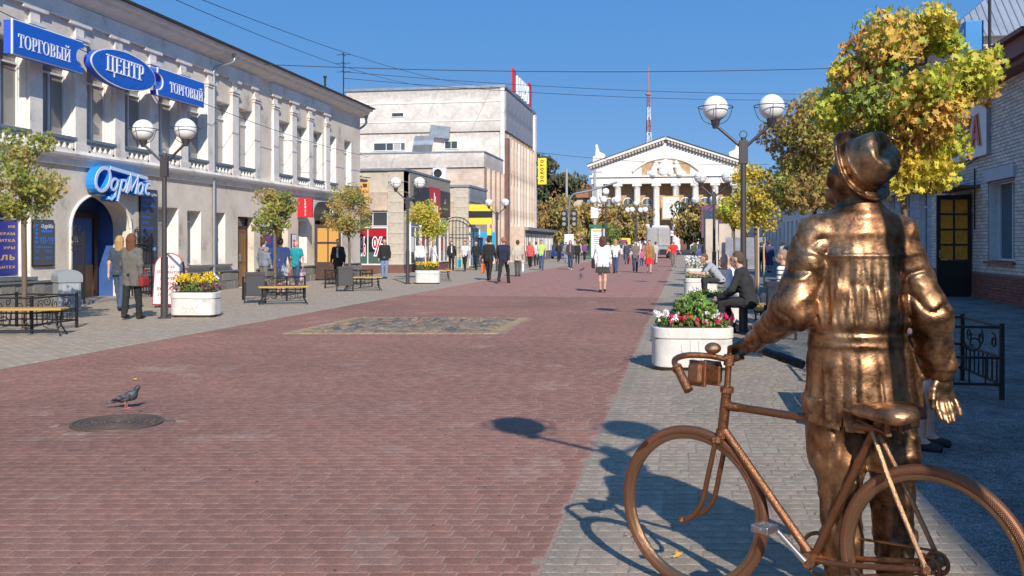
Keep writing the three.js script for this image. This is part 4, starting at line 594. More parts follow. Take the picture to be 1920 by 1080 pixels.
  // eaves and metal roofs
  const rust = mat(col(0.24, 0.07, 0.055), 0.6, { map: rep(texStain, 0.6) });
  part(g, 'eaves', [box(-0.3, L + 0.3, 5.62, 5.75, -0.5, 0.45), box(-0.3, L + 0.3, 5.75, 6.15, -0.5, 0.6), box(-0.3, L + 0.3, 6.15, 6.25, -0.5, 0.75)], rust);
  part(g, 'porch_roof', box(-0.3, L + 0.3, 6.26, 6.34, -3, 0.7).rotateX(-0.16).translate(0, 0.08, 0), rust);
  // set-back upper storey under a ribbed hipped metal roof
  const metal = mat(col(0.5, 0.53, 0.58), 0.4, { metalness: 0.5, map: rep(texStain, 0.4) }), X0 = -8.5, X1 = -0.4, Z0 = -9, Z1 = -0.7, E = 8.25, R = 12.2, q = [];
  part(g, 'upper_storey', box(X0, X1, 5.6, E, Z0, Z1), pale);
  const hip = new THREE.BufferGeometry(), hx = 3.6, P4 = [[X0 - 0.3, E, Z1 + 0.4], [X1 + 0.3, E, Z1 + 0.4], [X1 + 0.3, E, Z0], [X0 - 0.3, E, Z0], [X1 - hx, R, (Z0 + Z1) / 2], [X0 + hx, R, (Z0 + Z1) / 2]];
  for (const f of [[0, 1, 4], [0, 4, 5], [1, 2, 4], [2, 3, 5], [2, 5, 4], [3, 0, 5], [0, 2, 1], [0, 3, 2]]) q.push(...f.flatMap((i) => P4[i])); hip.setAttribute('position', new THREE.Float32BufferAttribute(q, 3)); hip.computeVertexNormals(); part(g, 'metal_roof', muv(hip), metal);
  for (let i = 1; i < 38; i++) { const t = i / 38, z = lerp(Z1 + 0.4, Z0, t), m = (Z0 + Z1) / 2, k = z > m ? (Z1 + 0.4 - z) / (Z1 + 0.4 - m) : (z - Z0) / (m - Z0); part(g, 'roof_rib', rod([X1 + 0.3, E + 0.01, z], [lerp(X1 + 0.3, X1 - hx, k), lerp(E, R, k) + 0.01, z], 0.03, 0.03, 4), metal); }
  part(g, 'attic_wall', box(-0.2, L + 0.2, 5.6, 6.5, -5, -1.75), pale);
  // canopy over the door, recessed doorway
  part(g, 'canopy', [box(2.0, 5.2, 3.05, 3.12, 0.02, 1.15), box(2.0, 5.2, 3.12, 3.3, 1.08, 1.15), rod([2.1, 3.9, 0.02], [2.1, 3.12, 1.1], 0.02), rod([5.1, 3.9, 0.02], [5.1, 3.12, 1.1], 0.02)], M.brown);
  door(g, 2.72, 4.48, 0.02, 2.93, -0.3, { leaf: M.darkwood, glass: M.glass[1] });
  part(g, 'conduit', [rod([4.75, 1.9, 0.04], [4.75, 3.6, 0.04], 0.02), rod([9.2, 0.8, 0.03], [9.0, 5.5, 0.03], 0.012)], M.iron);
  const dr = thing('panelled_door', 'dark open door leaf with eight amber panes beside the brick wall', 'door', [7.95, 0.03, -28.75], Math.PI + 0.12), am = mat(col(0.95, 0.34, 0.02), 0.45, { map: rep(texStain, 2) });
  const fr = [box(0, 0.1, 0, 2.85, -0.03, 0.03), box(0.85, 0.95, 0, 2.85, -0.03, 0.03), box(0.1, 0.85, 0, 1.02, -0.02, 0.02), box(0.1, 0.85, 2.72, 2.85, -0.03, 0.03), box(0.45, 0.5, 1.02, 2.72, -0.03, 0.03), ...[1, 2, 3].map((i) => box(0.1, 0.85, 1.0 + i * 0.43, 1.05 + i * 0.43, -0.028, 0.028))]; part(dr, 'leaf', fr, mat(col(0.028, 0.018, 0.016), 0.5));
  for (let i = 0; i < 4; i++) for (const x of [0.1, 0.5]) part(dr, 'pane', box(x, x + 0.35, 1.05 + i * 0.43, 1.43 + i * 0.43, -0.008, 0.008), am); part(dr, 'handle', rod([0.88, 1.1, -0.06], [0.88, 1.3, -0.06], 0.014), M.zinc);
  const sg = thing('shop_board', 'white shop board with fat red letters on the brick wall behind the big maple', 'sign', [7.99, 3.9, -33], -Math.PI / 2); part(sg, 'backing', rbox(0, 5.9, 0, 1.4, -0.02, 0.1, 0.02), mat(col(0.7, 0.68, 0.72), 0.5)); part(sg, 'rim', [box(0, 5.9, -0.03, 0, 0, 0.13), box(5.9, 5.94, -0.03, 1.43, 0, 0.13), box(0, 5.9, 1.4, 1.43, 0, 0.13)], M.zinc); const lt = letters('МИШКА', fontSans, 0.85, 0.05, 4.9).translate(2.95, 0.7, 0.1); part(sg, 'lettering', lt, mat(col(0.5, 0.06, 0.07), 0.5)); part(sg, 'letter_outline', letters('МИШКА', fontSans, 0.92, 0.02, 5.02).translate(2.95, 0.7, 0.1), mat(col(0.6, 0.4, 0.08), 0.5));
  const bs = thing('blue_roof_box', 'plain bright blue sign box standing on the eaves of the brick house', 'sign', [7.3, 6.35, -27.2], -Math.PI / 2); part(bs, 'box', rbox(0, 1.1, 0, 0.85, -0.22, 0.22, 0.02), mat(col(0.01, 0.2, 0.5), 0.4)); part(bs, 'foot', [box(0.1, 0.2, -0.1, 0, -0.2, 0.2), box(0.9, 1.0, -0.1, 0, -0.2, 0.2)], M.iron);
  const ms = thing('roof_mast', 'thin dark mast on the eaves of the brick house holding a cable', 'mast', [7.6, 6.2, -25.9]); part(ms, 'pole', rod([0, 0, 0], [0, 3.2, 0], 0.04), M.iron);
  // tall neighbour on the shaded side, whose shadow falls over the pavement
  const n2 = thing('tall_house', 'plain three-storey house on the shaded side, nearer the statue than the brick house', 'building', [8.1, 0, 20], -Math.PI / 2);
  const nh = []; for (let i = 0; i < 12; i++) for (let k = 0; k < 3; k++) nh.push([-39 + i * 3.3, -37.6 + i * 3.3, 0.9 + k * 2.8, 2.6 + k * 2.8]);
  part(n2, 'wall', wallGeo(rect(-41, 1, 0, 9.0), nh, 0.4), M.stucco); part(n2, 'core', box(-41, 1, 0, 8.9, -9, -0.7), M.stucco); part(n2, 'roof', [box(-41.3, -14, 9.0, 9.3, -9, 0.4), box(-14.3, 1.3, 10.3, 10.6, -9, 0.4)], M.roof); part(n2, 'attic', box(-14, 1, 9.0, 10.3, -9, 0), M.stucco); for (const [a, b, c, d] of nh) win(n2, a, b, c, d, -0.2, {});
  // further houses
  const far = (z0, len, h, label, wm, cols, rows, roofM, name = 'street_house') => {
    const o = thing(name, label, 'building', [8.1, 0, z0], -Math.PI / 2), hs = []; for (let i = 0; i < cols; i++) for (let k = 0; k < rows; k++) hs.push([-len + (i + 0.28) * len / cols, -len + (i + 0.72) * len / cols, (k ? 0.9 : 0.5) + k * h / rows, (k ? 0.75 : 0.8) * h / rows + k * h / rows]);
    part(o, 'wall', wallGeo(rect(-len, 0, 0, h), hs, 0.35), wm); part(o, 'core', box(-len, 0, 0, h, -9, -0.7), wm); part(o, 'cornice', [box(-len, 0.1, h - 0.35, h, 0.001, 0.2), box(-len, 0.1, h, h + 0.15, -0.4, 0.45)], M.white); const rf = new THREE.ExtrudeGeometry(shapeOf([[-0.55, 0], [9, 0], [4.5, 2.6]]), { depth: len, bevelEnabled: false }); rf.rotateY(Math.PI / 2); rf.translate(-len, h + 0.16, 0); part(o, 'roof', rf, roofM ?? M.roof); if (rows > 1) part(o, 'band', box(-len, 0, h / rows - 0.1, h / rows + 0.12, 0.001, 0.12), M.white);
    for (const [a, b, c, d] of hs) win(o, a, b, c, d, -0.18, { sill: 0.1 }); return o;
  };
  const sid = far(-33.6, 10, 4.6, 'low house with pale blue siding and a blue sign, next to the brick house', mat(col(0.45, 0.48, 0.55), 0.8, { map: rep(texPlaster, 0.5, 3) }), 4, 1); part(sid, 'blue_band', box(-9.8, -0.2, 3.35, 4.15, 0.201, 0.32), M.blueSign);
  const ph = far(-43.9, 12, 4.8, 'grey shop house with light blue door frames and dark awnings', mat(col(0.5, 0.48, 0.45), 0.85, { map: rep(texStain, 0.3) }), 4, 1); for (let i = 0; i < 3; i++) part(ph, 'awning', box(-11.5 + i * 4, -8.2 + i * 4, 2.9, 3.0, 0.02, 1.1).rotateX(0.0), M.dark); for (let i = 0; i < 3; i++) part(ph, 'door_frame', [box(-11 + i * 4, -10.85 + i * 4, 0, 2.6, 0.01, 0.12), box(-9.2 + i * 4, -9.05 + i * 4, 0, 2.6, 0.01, 0.12), box(-10.85 + i * 4, -9.2 + i * 4, 2.45, 2.6, 0.01, 0.12)], mat(col(0.35, 0.5, 0.68), 0.5));
  for (let i = 0; i < 7; i++) part(ph, 'display_board', box(-3.9 + i * 0.5, -3.5 + i * 0.5, 3.1, 4.3, 0.25, 0.32), [M.red, M.brown, M.signWhite, M.blueSide, M.yellow, M.black, peach][i]);
  far(-56.2, 26, 8.2, 'two-storey cream house with a dark pitched roof behind the yellow tree', M.white, 9, 2);
  far(-82.5, 40, 7.2, 'long distant grey house with a dark roof on the shaded side of the street', M.stucco, 12, 2);
}
// ---------- street lamps ----------
const globeM = mat(col(0.85, 0.84, 0.82), 0.25), poleM = mat(col(0.075, 0.068, 0.072), 0.45, { metalness: 0.3 });
function lamp(x, z, label, ry = 0) {
  const o = thing('street_lamp', label, 'street lamp', [x, 0, z], ry, 'twin-globe lamps lining the street');
  part(o, 'base', [cyl(0, 0, 0.04, 0, 0.13, 0.13, 16), cyl(0, 0.04, 1.25, 0, 0.075, 0.07, 16)], poleM); part(o, 'pole', [cyl(0, 1.25, 3.3, 0, 0.05, 0.045, 14)], poleM);
  part(o, 'clamp', [rbox(-0.075, 0.075, 2.85, 3.25, -0.05, 0.05, 0.01), new THREE.TorusGeometry(0.06, 0.008, 5, 16).translate(0, 3.35, 0)], poleM);
  for (const s of [-1, 1]) {
    const a = part(o, 'arm', [rod([s * 0.05, 3.15, 0], [s * 0.46, 3.52, 0], 0.026), cyl(s * 0.46, 3.46, 3.6, 0, 0.045, 0.085)], poleM);
    part(a, 'cradle', [new THREE.TorusGeometry(0.29, 0.008, 5, 28).rotateX(Math.PI / 2).translate(s * 0.46, 3.82, 0), ...[0, 1, 2, 3].map((k) => { const q = k * Math.PI / 2, c = Math.cos(q), d = Math.sin(q); return tube([[s * 0.46 + 0.05 * c, 3.52, 0.05 * d], [s * 0.46 + 0.2 * c, 3.6, 0.2 * d], [s * 0.46 + 0.29 * c, 3.82, 0.29 * d]], 0.007, 10, 5); })], poleM);
    part(o, 'globe', ball(s * 0.46, 3.8, 0, 0.215, 28), globeM);
  }
  return o;
}
lamp(-10.25, -17.75, 'twin-globe street lamp beside the planter of yellow flowers and the sandwich board');
lamp(-10.15, -34.7, 'twin-globe street lamp beside the square planter, before the black and red shop board');
lamp(-10.1, -52, 'twin-globe street lamp in front of the blue advertising panel');
lamp(1.0, -16.6, 'tall twin-globe street lamp beside the yellow maple and the seated men');
lamp(1.05, -33.6, 'twin-globe street lamp beyond the seated man in grey, before the theatre');
lamp(1.1, -50.5, 'twin-globe street lamp beside the beige hoarding');
lamp(1.41, -2.4, 'twin-globe street lamp beside the bronze statue, on the paving edge');
function clusterLamp(x, z, n, label) {
  const o = thing('cluster_lamp', label, 'street lamp', [x, 0, z], 0, 'many-globed lamps before the theatre'); part(o, 'pole', cyl(0, 0, 6.3, 0, 0.14, 0.08), poleM);
  for (let i = 0; i < n; i++) { const a = i / n * 2 * Math.PI + 0.4; part(o, 'arm', tube([[0, 5.3, 0], [0.6 * Math.cos(a), 5.1, 0.6 * Math.sin(a)], [1.25 * Math.cos(a), 5.3, 1.25 * Math.sin(a)], [1.25 * Math.cos(a), 5.6, 1.25 * Math.sin(a)]], 0.04, 10, 5), poleM); part(o, 'globe', ball(1.25 * Math.cos(a), 5.9, 1.25 * Math.sin(a), 0.36, 16), globeM); }
  part(o, 'globe', ball(0, 6.75, 0, 0.36, 16), globeM);
}
clusterLamp(-7.6, -96, 5, 'five-armed globe lamp standing by the rusty autumn tree'); clusterLamp(-5.9, -124, 4, 'four-armed globe lamp just before the theatre steps');

// ---------- trees ----------
const barkM = mat(col(0.2, 0.15, 0.11), 0.95, { map: rep(texStain, 3), bumpMap: rep(bumpFine, 2), bumpScale: 0.006 }), leafM = new THREE.MeshPhysicalMaterial({ color: 0xffffff, vertexColors: true, roughness: 0.75, side: THREE.DoubleSide, transmission: 0.35, thickness: 0 });
const maple = (() => { const p = [[0, -0.5], [0.1, -0.22], [0.42, -0.3], [0.34, -0.05], [0.5, 0.16], [0.2, 0.16], [0, 0.55], [-0.2, 0.16], [-0.5, 0.16], [-0.34, -0.05], [-0.42, -0.3], [-0.1, -0.22]], t = []; for (let i = 0; i < 12; i++) { const a = p[i], b = p[(i + 1) % 12]; t.push([0, 0, a[0], a[1], b[0], b[1]]); } return t; })();
const oval = [[0, -0.5, 0.3, 0, 0, 0.5], [0, -0.5, 0, 0.5, -0.3, 0]];
function leaves(list, shape) {                                          // list: [x,y,z,size,color]
  const pos = [], cl = [], q = new THREE.Quaternion(), e = new THREE.Euler(), v = V(0, 0, 0);
  for (const [x, y, z, s, c] of list) {
    e.set(rr(-1.5, 0.9), rr(-3.2, 3.2), rr(-0.8, 0.8)); q.setFromEuler(e); const f = rr(0.1, 0.5);
    for (const t of shape) for (let k = 0; k < 3; k++) { const a = t[k * 2], b = t[k * 2 + 1]; v.set(a * s, b * s, -f * s * (a * a + b * b)).applyQuaternion(q); pos.push(x + v.x, y + v.y, z + v.z); cl.push(...c); }
  }
  const g = new THREE.BufferGeometry(); g.setAttribute('position', new THREE.Float32BufferAttribute(pos, 3)); g.setAttribute('color', new THREE.Float32BufferAttribute(cl, 3)); g.computeVertexNormals(); return g;
}
function tree(x, z, label, { h = 3.6, r = 0.8, ry = r, base = 1.9, n = 1500, ls = 0.1, pal, trunk = 0.045, clumps = 16, shape = maple, group = 'young maples along the pavements', lean = 0, name = 'maple_tree', spread = 0.34, flat = 1, gap = null }) {
  const o = thing(name, label, 'tree', [x, 0, z], 0, group), cy = base + (h - base) / 2, blobs = [], limbs = [];
  part(o, 'trunk', tube([[0, -0.05, 0], [0.02 + lean * 0.3, base * 0.5, 0.01], [lean, base * 1.02, 0], [lean * 1.2, cy, 0]], trunk, 14, 8), barkM);
  for (let i = 0; i < clumps; i++) { const a = i * 2.4 + rr(-0.3, 0.3), t = Math.sqrt((i + 0.5) / clumps), yy = rr(-1, 1); blobs.push([lean + r * 0.78 * t * Math.cos(a) * Math.sqrt(1 - yy * yy * 0.75), cy + (h - base) / 2 * 0.8 * yy * flat, r * 0.78 * t * Math.sin(a) * Math.sqrt(1 - yy * yy * 0.75), r * rr(spread * 0.7, spread * 1.25), pal[rnd() * pal.length | 0]]); }
  if (gap) for (let i = blobs.length - 1; i >= 0; i--) if (gap(blobs[i][0], blobs[i][1])) blobs.splice(i, 1);
  blobs.forEach((b, i) => { if (i % 2 && clumps > 20) return; const t = rr(0, 1), y0 = lerp(base * 0.95, lerp(base, cy, 0.8), t); limbs.push(tube([[lean * (1 + t * 0.2), y0, 0], [lean + (b[0] - lean) * 0.45, lerp(y0, b[1], 0.45), b[2] * 0.45], [b[0], b[1], b[2]]], trunk * 0.24, 7, 4)); });
  part(o, 'limbs', limbs, barkM);
  const list = []; for (let i = 0; i < n; i++) { const b = blobs[rnd() * blobs.length | 0], a = rr(0, 6.283), u = rr(-1, 1), q = b[3] * Math.pow(rnd(), 0.42), w = Math.sqrt(1 - u * u), v = rr(0.72, 1.2), c = rnd() < 0.75 ? b[4] : pal[rnd() * pal.length | 0]; list.push([b[0] + q * w * Math.cos(a), b[1] + q * u * 0.85, b[2] + q * w * Math.sin(a), ls * rr(0.7, 1.25), c.map((k) => k * v)]); }
  part(o, 'crown', leaves(list, shape), leafM); return o;
}
const YEL = [[0.8, 0.6, 0.05], [0.7, 0.6, 0.06], [0.54, 0.57, 0.05], [0.4, 0.5, 0.05], [0.78, 0.5, 0.09], [0.62, 0.6, 0.06]], GRN = [[0.28, 0.33, 0.05], [0.38, 0.38, 0.06], [0.46, 0.33, 0.09], [0.22, 0.28, 0.05], [0.5, 0.36, 0.1]], RUST = [[0.5, 0.32, 0.08], [0.42, 0.25, 0.07], [0.56, 0.38, 0.08], [0.32, 0.27, 0.06], [0.46, 0.36, 0.09]], DGR = [[0.07, 0.1, 0.03], [0.09, 0.11, 0.04], [0.13, 0.12, 0.04]];
tree(-11.25, -14.9, 'young maple with olive and brown leaves beside the arched entrance', { h: 3.55, r: 0.82, base: 1.75, n: 3400, pal: GRN, ls: 0.07, clumps: 26 });
tree(-10.95, -24.6, 'young maple with light green leaves near the woman in teal', { h: 3.1, r: 0.7, base: 1.7, n: 2600, pal: [...GRN, [0.46, 0.46, 0.06]], ls: 0.075, clumps: 24 });
tree(-11.3, -31.5, 'round young maple with orange-olive leaves before the open brown door', { h: 3.5, r: 0.95, base: 1.75, n: 3400, pal: [...RUST, ...GRN], ls: 0.085, clumps: 26 });
tree(-10.5, -38.9, 'young maple with golden leaves before the black and red shop board', { h: 3.3, r: 0.98, base: 1.75, n: 3000, pal: YEL, ls: 0.09, clumps: 24 });
tree(2.35, -10.55, 'big golden-green maple inside an iron guard, right behind the bronze statue', { h: 3.96, r: 0.99, base: 2.0, n: 12500, pal: [...YEL, [0.28, 0.36, 0.05], [0.66, 0.36, 0.1]], ls: 0.08, trunk: 0.032, clumps: 46, spread: 0.29, lean: -0.1, gap: (a, b) => a > 0.3 && b > 2.6 && b < 3.0 });
tree(2.45, -18.9, 'dense maple with brownish gold leaves between the lamp and the big maple', { h: 4.3, r: 1.25, base: 2.1, n: 9000, pal: [...RUST, [0.42, 0.38, 0.07], [0.36, 0.38, 0.06], [0.5, 0.44, 0.07]], ls: 0.088, clumps: 30, trunk: 0.04 });
tree(2.2, -30.5, 'bright yellow maple held by pale stakes beside the tall lamp', { h: 4.0, r: 1.0, base: 1.9, n: 4000, pal: [[0.74, 0.54, 0.05], [0.66, 0.52, 0.07], [0.5, 0.46, 0.06]], ls: 0.095, clumps: 24 });
for (const [dx, dz] of [[-0.45, 0.3], [0.3, -0.4], [0.05, 0.55]]) solo('tree_stake', rod([dx, 0, dz], [dx * 0.9, 2.0, dz * 0.9], 0.03), mat(col(0.5, 0.38, 0.25), 0.9), 'pale wooden stake supporting the bright yellow maple', 'stake', 'stakes round the yellow maple', [2.2, 0, -30.5]);
tree(2.3, -45, 'yellow-green maple further along the shaded pavement', { h: 3.8, r: 1.0, base: 1.9, n: 1400, pal: YEL, ls: 0.15 });
const bigT = (x, z, label, h, r, base, pal, n, ls, group = 'trees before the theatre') => tree(x, z, label, { h, r, base, n, pal, ls, trunk: 0.22, clumps: 26, shape: oval, group, name: 'street_tree' });
bigT(-17, -128, 'tall dark green pine-like tree left of the theatre', 13.6, 4.3, 3.2, DGR, 4500, 0.7, undefined); bigT(-15.5, -118, 'rusty autumn tree in front of the dark tall tree', 7.4, 4.2, 1.2, RUST, 3600, 0.5); bigT(-11.4, -122, 'orange-brown autumn tree beside the five-armed lamp', 7.0, 3.6, 1.4, RUST, 3200, 0.5); bigT(-8.4, -150, 'green and brown autumn tree before the theatre columns', 8.4, 4.2, 1.5, [...RUST, ...DGR], 3200, 0.6); bigT(-21, -120, 'broad dark green tree behind the low kiosk row', 9, 4.5, 2, [...DGR, [0.12, 0.1, 0.03]], 3600, 0.6);
bigT(1.9, -150, 'round autumn tree before the theatre beside the hoarding', 8.0, 4.3, 1.6, [...RUST, ...DGR], 3600, 0.6); bigT(-24, -150, 'deep green tree far behind the traffic lights', 11, 5, 2.5, DGR, 3000, 0.8); bigT(8, -160, 'dark tree between the theatre and the distant grey house', 7, 4, 1.5, [...DGR, ...RUST], 2600, 0.7);
bigT(-8.2, -108, 'small fresh green shrub tree under the globe lamps', 3.8, 1.7, 0.5, [[0.12, 0.2, 0.03], [0.2, 0.28, 0.04]], 1500, 0.3);
{ const o = thing('spruce_tree', 'slim dark spruce behind the roofs of the shaded houses', 'tree', [14.5, 0, -96]); part(o, 'trunk', cyl(0, 0, 15, 0, 0.25, 0.03), barkM); const l = []; for (let i = 0; i < 2200; i++) { const t = Math.pow(rnd(), 0.7), a = rr(0, 6.3), q = (1 - t) * 2.6 * (0.55 + 0.45 * Math.sin(t * 70)) * Math.sqrt(rnd()); l.push([q * Math.cos(a), 3 + t * 13 - q * 0.2, q * Math.sin(a), 0.5, [0.025, 0.05, 0.035]]); } part(o, 'crown', leaves(l, oval), leafM); }
{ const o = thing('red_roof_house', 'distant house with an orange-red roof behind the dark trees', 'building', [-32, 0, -175]); part(o, 'wall', box(-14, 14, 0, 10, -8, 0), peach); part(o, 'roof', box(-15, 15, 10, 12.5, -8, 0.6), mat(col(0.42, 0.16, 0.09), 0.8, { map: rep(texStain, 0.2) })); for (let i = 0; i < 8; i++) for (let k = 0; k < 3; k++) win(o, -12.5 + i * 3.2, -11.2 + i * 3.2, 1.5 + k * 3, 3.2 + k * 3, 0.05, {}); }

// ---------- benches, guards, bins, planters ----------
const plankM = [[0.62, 0.36, 0.07], [0.56, 0.32, 0.06], [0.66, 0.4, 0.09]].map((c) => mat(col(...c), 0.6, { map: rep(texPlaster, 0.3, 3) }));
function bench(x, z, ry, label, len = 1.2) {
  const o = thing('park_bench', label, 'bench', [x, 0, z], ry, 'iron benches with yellow planks');
  for (let i = 0; i < 3; i++) part(o, 'plank', rbox(-len / 2, len / 2, 0.43, 0.465, -0.2 + i * 0.14, -0.08 + i * 0.14, 0.008), plankM[i]);
  for (const s of [-1, 1]) part(o, 'leg', [-0.13, 0.14].flatMap((q, k) => [tube([[s * (len / 2 - 0.1), 0.425, q], [s * (len / 2 - 0.1), 0.2, q * 0.7], [s * (len / 2 - 0.02), 0.02, q * 1.2]], 0.014, 10, 6)]).concat([tube(spiral(0, 0.21, 0, 0.12, 0, 1.3).map(([a, b]) => [s * (len / 2 - 0.1), b, a]), 0.01, 22, 5), rod([s * (len / 2 - 0.1), 0.415, -0.2], [s * (len / 2 - 0.1), 0.415, 0.2], 0.014)]), M.iron);
  part(o, 'stretcher', [rod([-len / 2 + 0.1, 0.1, 0], [len / 2 - 0.1, 0.1, 0], 0.01), rod([-len / 2 + 0.1, 0.38, 0], [len / 2 - 0.1, 0.38, 0], 0.012)], M.iron);
  for (let i = 0; i < 5; i++) part(o, 'scroll', tube(spiral((i - 2) * len * 0.18, 0.23, 0, 0.1, i * 1.2, i % 2 ? 1.3 : -1.3), 0.009, 22, 5), M.iron);
  return o;
}
function guard(x, z, label, w = 0.62, h = 0.62) {
  const o = thing('tree_guard', label, 'tree guard', [x, 0, z], 0, 'iron guards round the trees');
  for (const [a, b] of [[-1, -1], [1, -1], [1, 1], [-1, 1]]) part(o, 'post', box(a * w - 0.02, a * w + 0.02, 0, h + 0.02, b * w - 0.02, b * w + 0.02), M.iron);
  for (let k = 0; k < 4; k++) { const R = (g) => g.rotateY(k * Math.PI / 2); part(o, 'rail', R(merge([h - 0.03, h * 0.55, 0.14].map((y) => box(-w, w, y, y + 0.025, w - 0.012, w + 0.012)))), M.iron); for (let i = 1; i < 9; i++) part(o, 'bar', R(rod([-w + i * w * 2 / 9, 0.14, w], [-w + i * w * 2 / 9, h * 0.55, w], 0.009, 0.009, 5)), M.iron); for (let i = 0; i < 3; i++) part(o, 'scroll', R(tube(spiral(-w * 0.62 + i * w * 0.62, h * 0.76, w, 0.085, 1 + i, 1.25), 0.009, 20, 5)), M.iron); }
  return o;
}
bench(-10.85, -13.9, 0.28, 'yellow-planked iron bench by the olive maple and the grey plastic bin', 1.9);
bench(-9.72, -22.35, 0.5, 'yellow-planked iron bench next to a black box bin near the woman in teal');
bench(-10.05, -29.3, 0.5, 'yellow-planked iron bench before the round orange-olive maple');
bench(-9.7, -37.2, 0.5, 'yellow-planked iron bench behind the square planter by the golden maple');
bench(1.4, -8.5, Math.PI / 2, 'yellow-planked iron bench just behind the bronze statue', 1.7);
bench(1.35, -16.65, Math.PI / 2, 'yellow-planked iron bench carrying the man in the black sweater', 1.7);
bench(1.45, -26.5, Math.PI / 2, 'yellow-planked iron bench carrying the man in the grey shirt');
guard(-11.25, -14.9, 'black iron guard round the olive maple by the arched entrance', 0.6); guard(-10.95, -24.6, 'black iron guard round the light green maple'); guard(-11.3, -31.5, 'black iron guard round the orange-olive maple'); guard(2.35, -10.55, 'black iron guard round the big golden-green maple', 0.66, 0.72);
function boxBin(x, z, ry, label, m, w = 0.46, h = 0.78) { const o = thing('litter_bin', label, 'litter bin', [x, 0, z], ry); part(o, 'body', [rbox(-w / 2, w / 2, 0.2, h, -0.15, 0.15, 0.015), box(-w / 2 - 0.01, w / 2 + 0.01, h - 0.06, h + 0.015, -0.16, 0.16)], m); part(o, 'leg', box(-w / 2 - 0.04, -w / 2 - 0.003, 0, 0.55, -0.03, 0.03), M.iron); part(o, 'leg', box(w / 2 + 0.003, w / 2 + 0.04, 0, 0.55, -0.03, 0.03), M.iron); return o; }
boxBin(-10.65, -22.75, 0.5, 'black metal box bin at the end of the bench near the woman in teal', mat(col(0.05, 0.05, 0.055), 0.5)); boxBin(-10.5, -28.9, 0.5, 'black metal box bin at the end of the bench by the orange-olive maple', mat(col(0.06, 0.06, 0.062), 0.5));
boxBin(1.5, -15.5, 0, 'dark navy metal bin behind the man in the black sweater', mat(col(0.022, 0.026, 0.05), 0.4), 0.42, 0.9);
{ const o = thing('plastic_bin', 'grey plastic bin with a rounded lid against the stone plinth', 'litter bin', [-13.5, 0, -19.3], 0.9); const gm = mat(col(0.28, 0.31, 0.33), 0.5); part(o, 'body', [rbox(-0.24, 0.24, 0.02, 0.78, -0.24, 0.24, 0.04)], gm); part(o, 'lid', [new THREE.CylinderGeometry(0.26, 0.26, 0.5, 20, 1, false, 0, Math.PI).rotateZ(Math.PI / 2).rotateY(Math.PI / 2).scale(1, 0.6, 1).translate(0, 0.78, 0), box(-0.26, 0.26, 0.66, 0.785, -0.26, 0.26)], gm); part(o, 'flap', box(-0.18, 0.18, 0.4, 0.62, 0.241, 0.255), mat(col(0.36, 0.39, 0.41), 0.5)); }
const concrete = mat(col(0.78, 0.765, 0.75), 0.8, { map: rep(texStain, 1.1), bumpMap: rep(bumpFine, 3), bumpScale: 0.004 }), soilM = mat(col(0.05, 0.035, 0.025), 1), plantM = new THREE.MeshStandardMaterial({ vertexColors: true, roughness: 0.8, side: THREE.DoubleSide });
